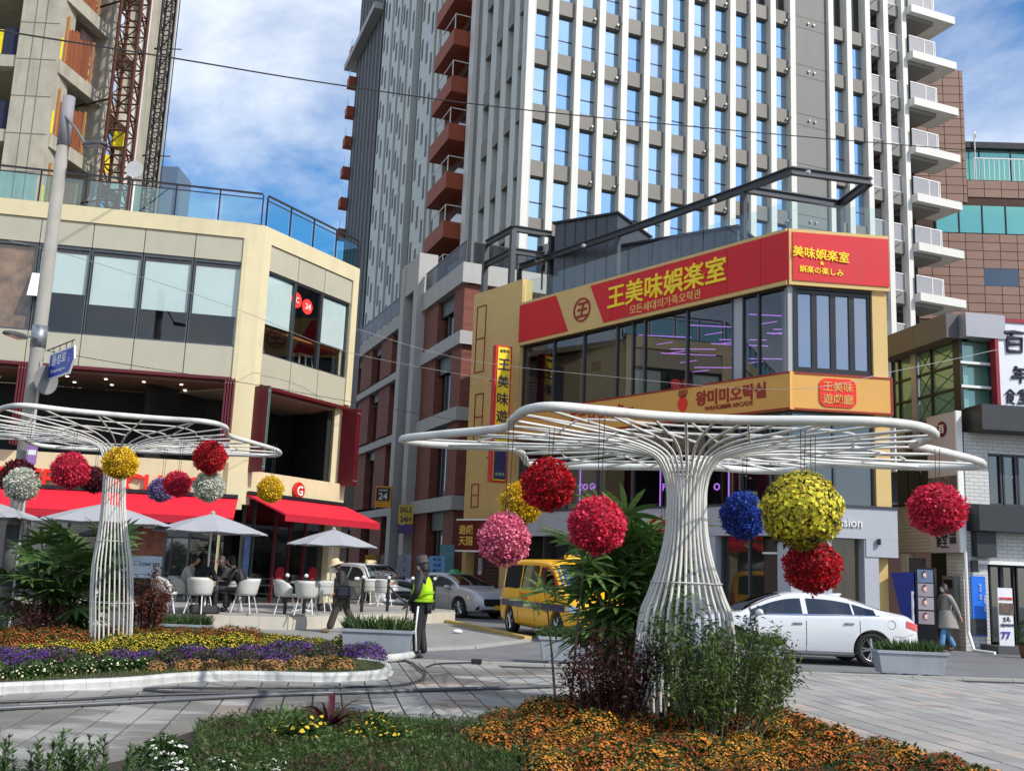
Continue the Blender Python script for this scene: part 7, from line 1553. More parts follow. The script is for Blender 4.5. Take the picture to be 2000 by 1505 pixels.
def person(label, loc, rz, J, cl, scale=1.0):
    """J: joint positions (x forward, y left, z up); cl: clothes and colours"""
    t = thing('person', label, 'person', loc, rz); g = lambda k: Vector(J[k])
    N, E = {}, []
    N['pel'] = (g('pel'), .10); N['ch'] = (g('ch'), .115); N['nk0'] = (g('nk') - V3(0, 0, .03), .06); N['nk'] = (g('nk'), .05); N['hd'] = (g('hd') - V3(0, 0, .05), .06)
    E += chain('pel', 'ch', 'nk0', 'nk', 'hd')
    for s in 'lr':
        N['sh' + s] = (g('sh' + s), .05); N['el' + s] = (g('el' + s), .037); N['wr' + s] = (g('wr' + s), .026); hd = g('ha' + s); w = g('wr' + s); d = (hd - w).normalized(); sd = d.cross(V3(0, 0, 1)); sd = sd.normalized() if sd.length > .05 else V3(0, 1, 0)
        N['pa' + s] = (w + d * .07, (.022, .032)); E += chain('ch', 'sh' + s, 'el' + s, 'wr' + s, 'pa' + s)
        for i, (off, ln) in enumerate(((-.026, .060), (-.009, .072), (.009, .068), (.026, .052))):
            N['f%d%s' % (i, s)] = (w + d * .115 + sd * off, .0085); N['t%d%s' % (i, s)] = (w + d * (.115 + ln * .6) + sd * off + V3(0, 0, -.022), .007); E += chain('pa' + s, 'f%d%s' % (i, s), 't%d%s' % (i, s))
        N['th' + s] = (w + d * .07 + sd * -.045, .009); N['tt' + s] = (w + d * .105 + sd * -.055 + V3(0, 0, -.01), .0075); E += chain('pa' + s, 'th' + s, 'tt' + s)
        N['hi' + s] = (g('hi' + s), .085); N['kn' + s] = (g('kn' + s), .055); N['an' + s] = (g('an' + s), .028); N['to' + s] = (g('an' + s) * .6 + g('to' + s) * .4, .02); E += chain('pel', 'hi' + s, 'kn' + s, 'an' + s, 'to' + s)
    skin('body', t, SKIN, N, E)
    # head
    h = g('hd'); yaw = J.get('yaw', 0); tilt = J.get('tilt', 0); rm = Matrix.Rotation(yaw, 3, 'Z') @ Matrix.Rotation(tilt, 3, 'Y')
    m = MB(); rings = []
    for i in range(11):
        a = PI * i / 10; r_ = max(.02, math.sin(a)); z = -math.cos(a) * .118; rings.append([(math.cos(b) * .093 * r_ + (.012 if z < 0 else 0) + (.02 * r_ if abs(b) < .3 and -.045 < z < .01 else 0), math.sin(b) * .075 * r_ * (1 if z > -.03 else .9), z) for b in [2 * PI * k / 18 - PI for k in range(18)]])
    m.loft(rings); m.v = [tuple(h + rm @ Vector(v)) for v in m.v]; hd_ = part('head', m, SKIN, t, True, False)
    for s in (-1, 1):
        m = MB(); m.ball(h + rm @ V3(.083, s * .031, .012), .011, 8, 5); part('eye', m, HAIRB, hd_, True, False); m = MB(); m.ball(h + rm @ V3(.0, s * .077, -.005), .022, 8, 5, (.7, .4, 1.2)); part('ear', m, SKIN, hd_, True, False)
    m = MB(); m.ball(h + rm @ V3(.086, 0, -.062), .016, 8, 5, (.4, 1.3, .35)); part('mouth', m, mat('lips', srgb(170, 96, 90), .5), hd_, True, False)
    # hair: a cap with length
    m = MB(); ln = cl.get('hairlen', .05); rings = []
    for i in range(8):
        rings.append([(math.cos(b) * .108 * max(.03, math.sin(a)) - .008, math.sin(b) * .092 * max(.03, math.sin(a)), math.cos(a) * .132 + (-(1 - max(0, math.cos(b))) ** 2 * ln * (i / 7) if i > 4 else 0)) for b, a in [(2 * PI * k / 18, PI * .56 * i / 7 * (1 - .36 * max(0, math.cos(2 * PI * k / 18)))) for k in range(18)]])
    rings.append([(x * .86, y * .86, z - .012) for x, y, z in rings[-1]])
    m.loft(rings); m.v = [tuple(h + rm @ Vector(v)) for v in m.v]; part('hair', m, cl.get('hair', HAIRB), hd_, True, False)
    if 'mask' in cl:
        m = MB(); m.ball(h + rm @ V3(.048, 0, -.052), .068, 12, 8, (.85, .98, .82)); part('face_mask', m, cl['mask'], hd_, True, False)
    if 'hat' in cl:
        br = cl.get('brim', .19); m = MB(); m.lathe([(br, .015), (br * .99, .025), (.118, .062), (.112, .11), (.09, .155), (.02, .168)], 20, (0, 0, 0), 'z'); m.v = [tuple(h + rm @ (Matrix.Rotation(cl.get('hattilt', .15), 3, 'Y') @ Vector(v))) for v in m.v]; part('hat', m, cl['hat'], hd_, True, False)
    # clothes
    k = cl.get('bulk', 1.0)
    N = {'ch': (g('ch'), (.165 * k, .135 * k)), 'wa': (g('pel').lerp(g('ch'), .45), (.155 * k, .125 * k)), 'pe': (g('pel') + V3(0, 0, .02), (.165 * k, .135 * k))}; E = chain('ch', 'wa', 'pe')
    if cl.get('coat'):
        zw = g('pel').z + .1; hem = g('pel').z * (1 - cl['coat'] * .55); m = MB(); rings = []
        for i in range(9):
            f = i / 8; rings.append([(g('pel').x + (.19 + .1 * f) * k * math.cos(b) * (1 + .05 * f * math.sin(5 * b)) + (-.03 * f), (.20 + .07 * f) * k * math.sin(b) * (1 + .06 * f * math.sin(6 * b + 1)), zw + (hem - zw) * f) for b in [2 * PI * j / 24 for j in range(24)]])
        rings += [[(x * .95, y * .95, z + .02) for x, y, z in rings[-1]]]
        m.loft(rings, caps=False); part('coat_skirt', m, cl['top'], t, True, False)
    if False: N['ht'] = (g('pel').lerp((g('knl') + g('knr')) / 2, cl['coat']), (.19 * k, .16 * k)); E += chain('pe', 'ht')
    N['co'] = (g('nk') - V3(0, 0, .02), .075); E += chain('ch', 'co')
    for s in 'lr':
        N['sh' + s] = (g('sh' + s), .075 * k); N['el' + s] = (g('el' + s), .06 * k); N['wr' + s] = (g('wr' + s), .044 * k); E += chain('ch', 'sh' + s, 'el' + s, 'wr' + s)
    skin('jacket', t, cl['top'], N, E, 2)
    N = {'pel': (g('pel') - V3(0, 0, .02), (.15, .125))}; E = []
    for s in 'lr':
        fl_ = cl.get('leg', 1.0); N['hi' + s] = (g('hi' + s), .095 * fl_); N['kn' + s] = (g('kn' + s), .072 * fl_); a = g('an' + s); N['an' + s] = (a - (g('kn' + s) - a) * .06, .062 * cl.get('hem', 1.0)); E += chain('pel', 'hi' + s, 'kn' + s, 'an' + s)
    skin('trousers', t, cl['legs'], N, E, 2)
    for s in 'lr':
        a, b = g('an' + s), g('to' + s); d = (b - a); d.z = 0; d = d.normalized() * .1
        skin('shoe', t, cl.get('shoes', BLACKP), {'a': (a - V3(0, 0, .02), .062), 'b': (Vector((a.x, a.y, b.z + .02)) + d * .5, .062), 'c': (Vector((a.x, a.y, b.z)) + d * 1.8, .045)}, chain('a', 'b', 'c'))
    return t
def stand(step=0, arm=0):
    J = dict(pel=(0, 0, .95), ch=(0, 0, 1.28), nk=(.0, 0, 1.48), hd=(.02, 0, 1.62), shl=(0, .19, 1.41), shr=(0, -.19, 1.41), ell=(-.02, .25, 1.13), elr=(-.02, -.25, 1.13), wrl=(.06, .26, .88), wrr=(.06, -.26, .88), hal=(.1, .26, .8), har=(.1, -.26, .8),
             hil=(0, .1, .9), hir=(0, -.1, .9), knl=(step * .45 + .03, .1, .5), knr=(-step * .3 + .03, -.1, .5), anl=(step * .85, .1, .1), anr=(-step * .95, -.1, .13 if step else .1), tol=(step * .85 + .15, .1, .035), tor=(-step * .95 + .14, -.1, .05 if step else .035))
    return J
VESTM = mat('hi_vis', srgb(178, 226, 26), .6, var=.06); TRK = mat('track_black', (.012, .012, .014), .7); JKT = mat('black_jacket', (.015, .015, .018), .6)
# worker with hose
J = stand(); J.update(wrr=(.55, -.16, 1.28), elr=(.22, -.24, 1.22), har=(.62, -.15, 1.27), ell=(.0, .27, 1.14), wrl=(.2, .12, .92), hal=(.27, .09, .88), tilt=.12, anl=(.02, .11, .1), anr=(-.06, -.09, .1))
wk = gp(818, 1289); wloc = (wk.x, wk.y, .03)
pw_ = person('worker in a neon yellow vest holding a black hose beside the long bed', wloc, PI - .25, J, dict(top=JKT, legs=TRK, hat=mat('dark_cap', (.05, .04, .045), .7), brim=.13, hair=HAIRB, hairlen=.1, mask=mat('mask_white', (.6, .6, .6), .7), hem=1.1, bulk=1.14, leg=1.15, shoes=mat('grey_shoe', (.10, .11, .12), .7)))
N = {'ch': (Vector((0, 0, 1.3)), (.215, .175)), 'wa': (Vector((0, 0, 1.12)), (.21, .17)), 'pe': (Vector((0, 0, .93)), (.225, .185)), 's1': (Vector((0, .14, 1.42)), .085), 's2': (Vector((0, -.14, 1.42)), .085)}
skin('safety_vest', pw_, VESTM, N, chain('pe', 'wa', 'ch') + [('ch', 's1'), ('ch', 's2')], 2)
for z in (1.0, 1.14):
    m = MB(); m.lathe([(.236, z - .022), (.236, z + .022)], 24, (0, 0, 0), 'z', caps=False); m.v = [(v[0] * .88, v[1] * 1.0, v[2]) for v in m.v]; part('reflective_band', m, mat('reflective', srgb(150, 200, 20), .3, .3), pw_, True, False)
for s in (1, -1):
    m = MB(); m.tube([(0, s * .19, .9), (.03, s * .185, .5), (0, s * .165, .14)], .02, 5); part('side_stripe', m, WHITE, pw_, True, False)
# walking woman in a sun hat
J = stand(.36); J.update(ch=(.1, 0, 1.24), nk=(.19, 0, 1.41), hd=(.25, 0, 1.53), shl=(.11, .17, 1.35), shr=(.11, -.17, 1.35), ell=(.1, .23, 1.08), elr=(.06, -.23, 1.08), wrl=(.24, .2, .9), wrr=(.2, -.22, .88), hal=(.3, .18, .86), har=(.26, -.21, .83), tilt=.2)
p = gp(668, 1238); person('woman in a beige sun hat and dark coat striding past the terrace', (p.x, p.y, .03), PI + .2, J, dict(top=mat('charcoal_coat', (.02, .02, .024), .7), legs=mat('olive_trousers', (.05, .042, .03), .8), hat=mat('beige_hat', srgb(214, 188, 150), .8), brim=.2, hair=HAIRN, hairlen=.08, mask=mat('mask_white', (0, 0, 0)), coat=.35, leg=1.25, hem=1.5, bulk=1.08, shoes=mat('tan_shoe', (.2, .13, .08), .7)))
m = MB(); m.bevbox((p.x + .05, p.y - .33, .98), (.34, .12, .26), .04); m2 = single('shoulder_bag', m, mat('navy_bag', (.015, .016, .03), .6), 'dark shoulder bag carried by the woman in the sun hat', 'bag')
# woman in grey cardigan
J = stand(.26); J.update(hd=(.03, 0, 1.6), ell=(-.14, .23, 1.14), wrl=(-.24, .24, .92), hal=(-.28, .24, .84), elr=(.06, -.24, 1.14), wrr=(.14, -.22, .92), har=(.18, -.22, .85))
p = gp(1850, 1273); person('woman with a white mask in a long grey cardigan and blue jeans', (p.x, p.y, .01), PI + .12, J, dict(top=mat('grey_cardigan', srgb(150, 144, 136), .85, bump=.3), legs=mat('blue_jeans', srgb(96, 140, 180), .8), hair=HAIRB, hairlen=.1, mask=mat('mask_white', (0, 0, 0)), coat=.72, leg=1.05, hem=1.4, bulk=1.0, shoes=mat('brown_shoe', (.09, .05, .03), .7)))
# seated guests
def seated(lean=.1):
    return dict(pel=(0, 0, .52), ch=(lean, 0, .86), nk=(lean * 1.7, 0, 1.05), hd=(lean * 2.0 + .02, 0, 1.18), shl=(lean * 1.2, .19, .99), shr=(lean * 1.2, -.19, .99), ell=(lean + .12, .24, .76), elr=(lean + .12, -.24, .76), wrl=(lean + .34, .14, .76), wrr=(lean + .34, -.14, .78), hal=(lean + .41, .12, .77), har=(lean + .41, -.12, .79),
                hil=(.04, .1, .5), hir=(.04, -.1, .5), knl=(.45, .11, .52), knr=(.45, -.11, .52), anl=(.42, .11, .11), anr=(.47, -.11, .11), tol=(.56, .11, .035), tor=(.6, -.11, .035))
SEATS = []
for lab, u, v, rz, top, legs, hair, ln, lean in (('guest in black with arms folded over the cafe table, leaning forward on a white chair', 476, 1196, PI - .15, JKT, TRK, HAIRB, .05, .2), ('brown haired guest sitting close beside the guest in black', 452, 1191, PI + .3, mat('dark_green_top', (.02, .028, .026), .7), mat('dark_jeans', (.02, .025, .035), .8), HAIRN, .16, .16),
                                                  ('guest in a pale top seated by the umbrella pole', 352, 1194, .1, mat('pale_top', (.5, .48, .46), .8), mat('dark_jeans', (0, 0, 0)), HAIRB, .05, .1), ('guest in dark clothes seated with back to the square', 387, 1197, 1.3, mat('black_knit', (.014, .014, .018), .8), TRK, HAIRB, .12, .08)):
    p = gp(u, v, TZ); person(lab, (p.x, p.y, TZ), rz, seated(lean), dict(top=top, legs=legs, hair=hair, hairlen=ln)); SEATS.append((p.x, p.y, rz))
dg = bpy.context.evaluated_depsgraph_get()
for o, name, par, ma in _skins:
    me = bpy.data.meshes.new_from_object(o.evaluated_get(dg)); me.name = name; me.materials.clear(); me.materials.append(ma); me.polygons.foreach_set('use_smooth', [True] * len(me.polygons)); link(name, me, par)
for o, *_ in _skins: bpy.data.objects.remove(o)
# ================================================================== terrace furniture
WICK = mat('white_wicker', (.56, .56, .53), .6, var=.08, scale=30, bump=.3); UMB = mat('grey_canvas', (.35, .36, .385), .8, var=.04, bump=.1)
def chair_proto():
    t = thing('cafe_chair', 'x', 'chair', (0, 0, -40))
    rings = []
    for z, r, o in ((.40, .24, 0), (.46, .27, 0), (.60, .29, -.01), (.72, .305, -.02), (.80, .31, -.03)):
        a0 = 2.15 if z < .65 else 1.75 if z < .75 else 1.1
        rings.append([(r * math.cos(PI + a) + o, r * math.sin(PI + a), z) for a in [-a0 + 2 * a0 * k / 14 for k in range(15)]] + [((r - .025) * math.cos(PI + a) + o, (r - .025) * math.sin(PI + a), z) for a in [a0 - 2 * a0 * k / 14 for k in range(15)]])
    m = MB(); m.loft(rings); part('back_shell', m, WICK, t, True, False)
    m = MB(); m.lathe([(.235, .40), (.245, .42), (.245, .45), (.22, .465)], 18, (0.02, 0, 0)); part('seat', m, WICK, t, True, False)
    for sx in (-1, 1):
        for sy in (-1, 1): m = MB(); m.tube([(sx * .15, sy * .15, .41), (sx * .24, sy * .22, 0)], .014, 6); part('leg', m, WHITE, t, world=False)
    return t
ch = chair_proto(); first = True
CH = [(476, 1196, PI - .15, 'white wicker armchair under the guest in black'), (452, 1191, PI + .3, 'white wicker armchair under the brown haired guest'), (352, 1194, .1, 'white wicker armchair under the guest in the pale top'), (387, 1197, 1.3, 'white wicker armchair under the guest with back turned'), (318, 1196, .3, 'empty white wicker armchair nearest the reddish shrub'), (556, 1198, .2, 'empty white wicker armchair at the corner table, on the pole side'),
      (597, 1201, 1.5, 'empty white wicker armchair with its back to the square at the corner table'), (624, 1193, 2.9, 'empty white wicker armchair beyond the corner table'), (718, 1180, 1.2, 'white wicker armchair on the terrace edge before the white car'), (748, 1184, 1.9, 'white wicker armchair beside the worker at the terrace edge'), (800, 1172, 2.4, 'farthest white wicker armchair by the silver taxi')]
for u, v, rz, lab in CH:
    p = gp(u, v, TZ)
    if first: ch.location = (p.x, p.y, TZ); ch.rotation_euler = (0, 0, rz); ch['label'] = lab; ch['group'] = 'white cafe chairs'; first = False
    else: copy_tree(ch, (p.x, p.y, TZ), rz, lab, 'white cafe chairs')
def table(label, u, v):
    p = gp(u, v, TZ); t = thing('cafe_table', label, 'table', (p.x, p.y, TZ), 0, 'cafe tables')
    m = MB(); m.lathe([(.34, .70), (.36, .715), (.36, .73), (.34, .74)], 24); part('table_top', m, mat('table_top', (.5, .5, .48), .3), t, True, False); m = MB(); m.lathe([(.03, .03), (.025, .70)], 10); part('column', m, WHITE, t, True, False)
    for k in range(4): m = MB(); a = PI / 4 + k * PI / 2; m.tube([(0, 0, .06), (.3 * math.cos(a), .3 * math.sin(a), .015)], .016, 5); part('foot', m, WHITE, t, world=False)
table('white cafe table between the seated guests', 420, 1193); table('white cafe table under the corner umbrella', 590, 1194); table('white cafe table near the worker', 735, 1180); table('white cafe table behind the reddish shrub', 335, 1190)
def umbrella(label, u, v, k=1.0, hz=2.62):
    p = gp(u, v, TZ); t = thing('parasol', label, 'parasol', (p.x, p.y, TZ), .4, 'grey cafe parasols'); n = 8; Rr = 1.28 * k; H = hz - TZ
    ring = [(Rr * math.cos(2 * PI * i / n), Rr * math.sin(2 * PI * i / n), H - .42) for i in range(n)]; mid = [(Rr * .5 * math.cos(2 * PI * i / n), Rr * .5 * math.sin(2 * PI * i / n), H - .19) for i in range(n)]
    for i in range(n):
        j = (i + 1) % n; m = MB(); sg = lambda a, b: tuple((Vector(a) + Vector(b)) / 2 - Vector((0, 0, .025)))
        m.add([(0, 0, H), mid[i], mid[j], ring[i], sg(ring[i], ring[j]), ring[j]], [(0, 1, 2), (1, 3, 4), (1, 4, 2), (2, 4, 5)])
        m.add([(0, 0, H - .012)] + [tuple(Vector(q) - Vector((0, 0, .012))) for q in (mid[i], mid[j], ring[i], sg(ring[i], ring[j]), ring[j])], [(0, 2, 1), (1, 4, 3), (1, 2, 4), (2, 5, 4)])
        m.f += [(3, 4, 10, 9), (4, 5, 11, 10)]
        pn = part('canopy_panel', m, UMB, t, False, False); m = MB(); m.tube([(0, 0, H - .03), tuple(Vector(ring[i]) - Vector((0, 0, .03)))], .01, 4); part('rib', m, WHITE, pn, world=False)
    m = MB(); m.tube([(0, 0, .05), (0, 0, H + .03)], .024, 8); part('pole', m, WHITE, t, world=False); m = MB(); m.lathe([(.05, H - .01), (.05, H + .03), (.015, H + .06)], 10); part('finial', m, UMB, t, world=False)
    m = MB(); m.bevbox((0, 0, .09), (.62, .62, .17), .03); part('base_block', m, mat('granite_block', (.035, .035, .038), .7), t, world=False)
umbrella('grey parasol over the seated guests', 398, 1197); umbrella('grey parasol at the terrace corner before the red awning', 641, 1192, .95, 2.5); umbrella('grey parasol behind the farther steel tree trunk', 185, 1194, 1.1, 2.7); umbrella('grey parasol cut off beyond the concrete pole', -92, 1196, 1.1, 2.65)
# post and wire barrier on the terrace edge
def barrier(label, a, b, n, skip=()):
    t = thing('wire_barrier', label, 'barrier', (a.x, a.y, TZ), 0)
    P = [a.lerp(b, i / (n - 1)) for i in range(n)]
    for i, p in enumerate(P):
        m = MB(); m.tube([(p.x, p.y, TZ), (p.x, p.y, TZ + .86)], .042, 8); po = part('post', m, BLACKP, t); m = MB(); m.ball((p.x, p.y, TZ + .9), .052, 10, 6); part('white_cap', m, WHITE, po, True)
    for z in (.25, .45, .65, .8):
        m = MB(); m.tube([(p.x, p.y, TZ + z) for p in P], .006, 4); part('wire', m, STEELG, t)
e1, e2_ = Vector((TC.x, TC.y, 0)), Vector((TR.x, TR.y, 0)); tl_ = Vector((TL.x, TL.y, 0))
d1 = (tl_ - e1).normalized(); d2 = (e2_ - e1).normalized(); inn = (d1 + d2).normalized() * .2
barrier('black post and wire barrier along the long terrace edge', e1 + inn + d1 * 7.4, e1 + inn + d1 * .0, 5); barrier('black post and wire barrier along the short terrace side by the road', e1 + inn + d2 * .7, e1 + inn + d2 * 6.6, 6)

# ================================================================== planters
PLG = mat('grey_planter', srgb(150, 156, 164), .5, var=.06, dirt=.25); PGRN = leafmat('planter_green', (.035, .08, .02), (.075, .13, .035), .55, .25)
def planter(label, u0, u1, v, rz=0, L_=None, h=.46, plant=.3, n=420):
    a, b = gp(u0, v), gp(u1, v + (u1 - u0) * .041); c = (a + b) / 2; L_ = L_ or (b - a).length; t = thing('planter', label, 'planter', (c.x, c.y + .22, .02), rz, 'grey street planters'); w = .46; k = .82
    rings = [[(sx * L_ / 2 * f, sy * w / 2 * f2, z) for sx, sy in ((-1, -1), (1, -1), (1, 1), (-1, 1))] for z, f, f2 in ((.05, .88, .8), (h - .06, .97, .95), (h - .05, 1.02, 1.06), (h, 1.02, 1.06), (h, .96, .9), (h - .1, .95, .88))]
    m = MB(); m.loft(rings); part('trough', m, PLG, t, False, False)
    for sx in (-.3, 0, .3): m = MB(); m.box((sx * L_, 0, .025), (L_ * .14, w * .7, .05)); part('foot', m, PLG, t, world=False)
    P = np.stack([RNG.uniform(-.45, .45, n) * L_, RNG.uniform(-.38, .38, n) * w, np.full(n, h - .1)], 1); D = np.stack([RNG.normal(0, .28, n) + P[:, 0] / L_ * .5, RNG.normal(0, .28, n), np.ones(n)], 1)
    o = nleaf('foliage', leaf_quads(P, D, plant * RNG.uniform(.7, 1.35, n) + .08, .032, .08), PGRN, t); return t
planter('grey planter of upright greenery beside the worker', 668, 797, 1287, .02, 1.24, .5, .26); planter('grey planter before the yellow taxi van', 1056, 1190, 1296, .02, 1.3, .46, .22); planter('grey planter at the rear wheel of the white sedan', 1722, 1850, 1321, -.03, 1.26, .45, .22); planter('grey planter half hidden by the airy green shrub', 1440, 1530, 1304, 0, .95, .42, .25); planter('low planter of grass behind the long flower bed', 296, 408, 1237, .1, 1.15, .2, .22)
p = gp(2004, 1285); t = thing('potted_plant', 'leafy plant in a brown pot by the restaurant door', 'plant', (p.x, p.y, .005)); m = MB(); m.lathe([(.11, 0), (.16, .28), (.17, .3), (.14, .3), (.13, .22)], 14); part('pot', m, mat('terracotta', srgb(120, 80, 60), .8), t, True, False); d = sphere_pts(220); nleaf('foliage', leaf_quads(d * .13 * np.array([1, 1, 2.2]) + np.array([0, 0, .58]), d + RNG.normal(0, .5, d.shape), .13, .04), PGRN, t)

# ================================================================== pole, lamps, street sign, wires
pb = gp(3, 1236); zt_ = yp(128, 190, pb.y).z
sp = thing('utility_pole', 'concrete utility pole with street lamps and steel bands', 'pole', (pb.x, pb.y, 0))
m = MB(); m.lathe([(.155, 0), (.125, zt_ * .9)], 20, (pb.x, pb.y, 0)); part('shaft', m, CONCD, sp, True)
m = MB(); m.lathe([(.132, zt_ * .9), (.128, zt_)], 20, (pb.x, pb.y, 0)); part('top_sleeve', m, mat('pole_sleeve', (.26, .25, .27), .7), sp, True)
zb_ = yp(77, 660, pb.y).z
m = MB(); m.lathe([(.155, zb_ - .2), (.155, zb_ + .25)], 20, (pb.x, pb.y, 0)); part('steel_band', m, mat('band_steel', (.28, .29, .31), .4, .6, var=.4, scale=12), sp, True)
m = MB(); m.lathe([(.162, .9), (.158, 2.1)], 20, (pb.x, pb.y, 0)); part('poster_wrap', m, mat('poster_wrap', (.10, .10, .105), .7, var=.25, scale=6), sp, True)
m = MB(); m.tube([(pb.x + .17, pb.y - .08, .02), (pb.x + .15, pb.y - .08, zb_ - .5)], .025, 6); part('conduit', m, mat('conduit_grey', (.45, .45, .43), .5), sp)
def lamp(p_arm0, q, nm='street_lamp_head'):
    m = MB(); m.tube([p_arm0, p_arm0.lerp(q, .5) + Vector((0, 0, .05)), q], .028, 6); ar_ = part('lamp_arm', m, mat('arm_grey', (.2, .2, .2), .5, .5), sp)
    d = (q - p_arm0).normalized(); m = MB(); rm = Matrix.Rotation(math.atan2(d.y, d.x), 3, 'Z'); rings = []
    for x, w, h in ((-.05, .06, .05), (.05, .11, .07), (.3, .13, .06), (.46, .09, .04), (.5, .03, .02)): rings.append([q + rm @ Vector((x, sy * w, sz * h)) for sy, sz in ((-1, -.5), (1, -.5), (1, .3), (.6, 1), (-.6, 1), (-1, .3))])
    m.loft(rings); part('lamp_head', m, mat('lamp_head', (.07, .07, .072), .5), ar_); m = MB(); m.hexa([q + rm @ Vector(v) for v in ((.03, -.09, -.05), (.4, -.09, -.04), (.4, .09, -.04), (.03, .09, -.05), (.03, -.09, -.03), (.4, -.09, -.02), (.4, .09, -.02), (.03, .09, -.03))]); part('lens', m, mat('lamp_lens', (.45, .47, .46), .2), ar_)
za = yp(128, 260, pb.y).z; lamp(Vector((pb.x, pb.y - .1, za + .35)), yp(168, 284, pb.y - .25))
lamp(Vector((pb.x, pb.y - .12, zb_)), yp(62, 667, pb.y - .35)) if False else None
q = yp(66, 664, pb.y - .3); m = MB(); lamp(Vector((pb.x + .05, pb.y - .1, zb_ - .05)), Vector((q.x - .12, q.y - .2, q.z)))
ss = thing('street_sign', 'blue arrow street name sign with white lettering on the utility pole', 'sign', (pb.x + .2, pb.y, zb_ - .8))
s0, s1 = yp(98, 693, pb.y - .15), yp(140, 740, pb.y - 1.25); SWl = Wall(s0.xy, s1.xy); zt1, zt0 = SWl.z(98, 692), SWl.z(98, 739) 
q = [(0, zt0 - .02), (SWl.len * .86, zt0 - .02), (SWl.len, (zt0 + zt1) / 2), (SWl.len * .95, zt1), (0, zt1)]
m = MB(); m.loft([[SWl.p(a, b, -.03) for a, b in q], [SWl.p(a, b, 0) for a, b in q]]); part('plate', m, WHITE, ss)
cx_, cz_ = SWl.len / 2, (zt0 + zt1) / 2; m = MB(); qq = [(cx_ + (a - cx_) * .93, cz_ + (b - cz_) * .86) for a, b in q]; m.loft([[SWl.p(a, b, .001) for a, b in qq], [SWl.p(a, b, .008) for a, b in qq]]); part('blue_face', m, mat('sign_blue', srgb(24, 54, 168), .4), ss)
wall_text(SWl, '동성로', SWl.len * .42, cz_ + .09, .012, .2, WHITE, ss, w=SWl.len * .55, bold=.02, depth=.004, h=.22); wall_text(SWl, 'Dongseong-ro', SWl.len * .42, cz_ - .14, .012, .1, WHITE, ss, w=SWl.len * .55, depth=.004, h=.09); wall_text(SWl, '5', SWl.len * .82, cz_, .012, .14, WHITE, ss, depth=.004)
m = MB(); m.tube([SWl.p(-.25, zt1 + .12, -.015), SWl.p(SWl.len * .9, zt1 + .12, -.015)], .014, 6); part('hanger_bar', m, DARK, ss)
for f_ in (.1, .35, .6, .82): m = MB(); m.tube([SWl.p(SWl.len * f_, zt1 - .01, -.015), SWl.p(SWl.len * f_, zt1 + .12, -.015)], .008, 5); part('hanger', m, DARK, ss)
dm = yp(90, 742, pb.y - .25); m = MB(); m.lathe([(.29, -.012), (.3, 0), (.29, .012)], 24, (0, 0, 0), 'y'); rm = Matrix.Rotation(1.15, 3, 'Z'); m.v = [tuple(dm + rm @ Vector(v)) for v in m.v]; single('round_sign', m, mat('sign_back', (.20, .20, .20), .6), 'round traffic sign seen from its grey back on the utility pole', 'sign', base=dm)
p_ = yp(62, 880, pb.y - .3); bn = thing('pennant', 'small purple and white hanging pennant beside the utility pole', 'banner', (p_.x, p_.y, p_.z)); w_ = Wall((p_.x - .1, p_.y), (p_.x + .1, p_.y + .03)); pq = [(0, .25), (.2, .25), (.2, -.25), (.1, -.38), (0, -.25)]; m = MB(); m.loft([[w_.p(a, p_.z + b, -.01) for a, b in pq], [w_.p(a, p_.z + b, 0) for a, b in pq]]); part('cloth', m, mat('pennant_purple', srgb(150, 110, 170), .8), bn); bx(w_, 'white_band', .02, .18, p_.z - .08, p_.z + .02, .002, .006, WHITE, bn)
CABLE = mat('cable_black', (.012, .012, .012), .6)
def wire(label, pts, r, ma=CABLE):
    P = catmull([yp(u, v, d) for u, v, d in pts], 8, False); m = MB(); m.tube(P, r, 5); single('overhead_cable', m, ma, label, 'cable')
wire('thick black overhead cable crossing the whole view', [(-120, 38, 20), (0, 60, 21), (340, 114, 25), (640, 163, 29), (1000, 212, 34), (1490, 260, 40), (1860, 291, 45), (2100, 308, 49)], .022)
wire('thin cable sagging from the pole across the cafe front', [(20, 470, 20.5), (170, 508, 22), (390, 578, 25), (500, 618, 27), (690, 690, 31), (1000, 748, 34)], .007, mat('cable_grey', (.28, .28, .28), .6)); wire('thin dark cable below the cafe windows', [(76, 682, 20.9), (250, 712, 23), (480, 748, 26), (690, 785, 30), (900, 822, 34)], .008); wire('pale thin cable before the arcade windows', [(690, 640, 34), (900, 700, 33), (1200, 736, 30), (1535, 760, 26), (1760, 722, 26), (1960, 680, 26.5)], .006, mat('cable_pale', (.5, .5, .5), .6))

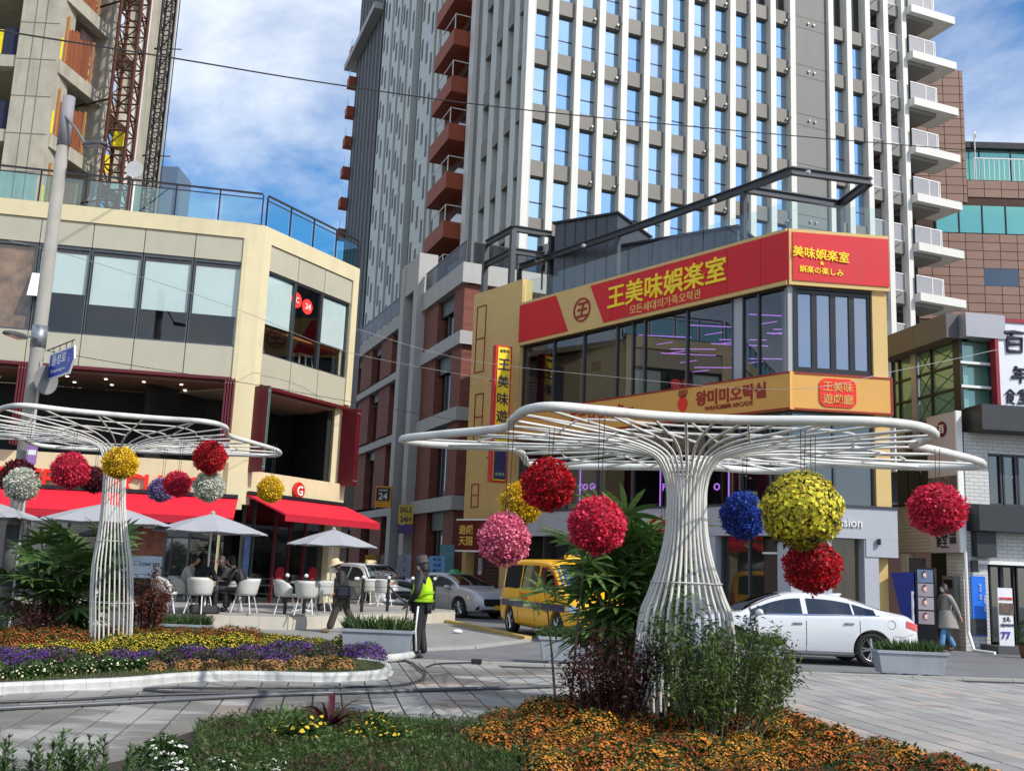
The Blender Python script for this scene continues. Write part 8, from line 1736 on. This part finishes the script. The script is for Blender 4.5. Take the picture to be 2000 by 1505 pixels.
# ================================================================== hoses and brush
HOSE = mat('hose_rubber', (.035, .037, .042), .45, var=.1)
def gpath(pts, z): return catmull([Vector((*gp(u, v).xy, z)) for u, v in pts], 8, False)
hw_ = Vector((wk.x - .25, wk.y - .12, .92))
m = MB(); P = [Vector((wk.x - .62, wk.y - .0, 1.27)), Vector((wk.x - .42, wk.y - .12, 1.08)), hw_, Vector((wk.x - .28, wk.y - .22, .5)), Vector((wk.x - .27, wk.y - .35, .08))] + [Vector((*gp(u, v).xy, .06)) for u, v in ((806, 1302), (818, 1312), (830, 1322), (820, 1336), (780, 1346), (700, 1350), (560, 1352), (420, 1353), (330, 1352), (280, 1356), (340, 1361), (480, 1360), (640, 1357))]
m.tube(catmull(P, 8, False), .017, 8); single('hose', m, HOSE, 'black hose held by the worker and looping along the white bed edging', 'hose', smooth=True)
m = MB(); m.tube(gpath([(-80, 1400), (0, 1394), (150, 1386), (300, 1378), (450, 1369), (600, 1363), (760, 1358), (900, 1353), (1100, 1347)], .056), .026, 8); single('hose', m, mat('grey_hose', (.09, .095, .105), .4, var=.1), 'thick grey hose lying straight across the paving', 'hose', smooth=True)
m = MB(); m.tube(gpath([(-80, 1384), (0, 1380), (150, 1374), (280, 1366), (420, 1362), (560, 1360)], .05), .015, 8); single('hose', m, HOSE, 'thin black hose beside the thick grey one', 'hose', smooth=True)
bt_ = thing('scrub_brush', 'black brush head on a thin lance lying on the paving', 'brush', (*gp(925, 1300).xy, .03)); m = MB(); m.tube(gpath([(833, 1308), (850, 1302), (890, 1300), (918, 1299)], .05), .012, 6); part('lance', m, DARK, bt_); q = gp(930, 1300); m = MB(); m.bevbox((q.x, q.y, .075), (.18, .1, .08), .01); part('brush_head', m, BLACKP, bt_)
q = gp(893, 1239); m = MB(); m.ball((q.x, q.y, .08), .11, 10, 6, (1.2, .8, .5)); single('crumpled_bag', m, WHITE, 'small crumpled white bag lying on the pavement', 'bag', smooth=True)
q = gp(1560, 1448, .1); m = MB(); m.lathe([(.13, .06), (.16, .2), (.17, .2), (.14, .12)], 16, (q.x - .05, q.y + .1, 0)); single('plant_pot', m, BLACKP, 'black plastic plant pot among the orange flowers', 'pot')
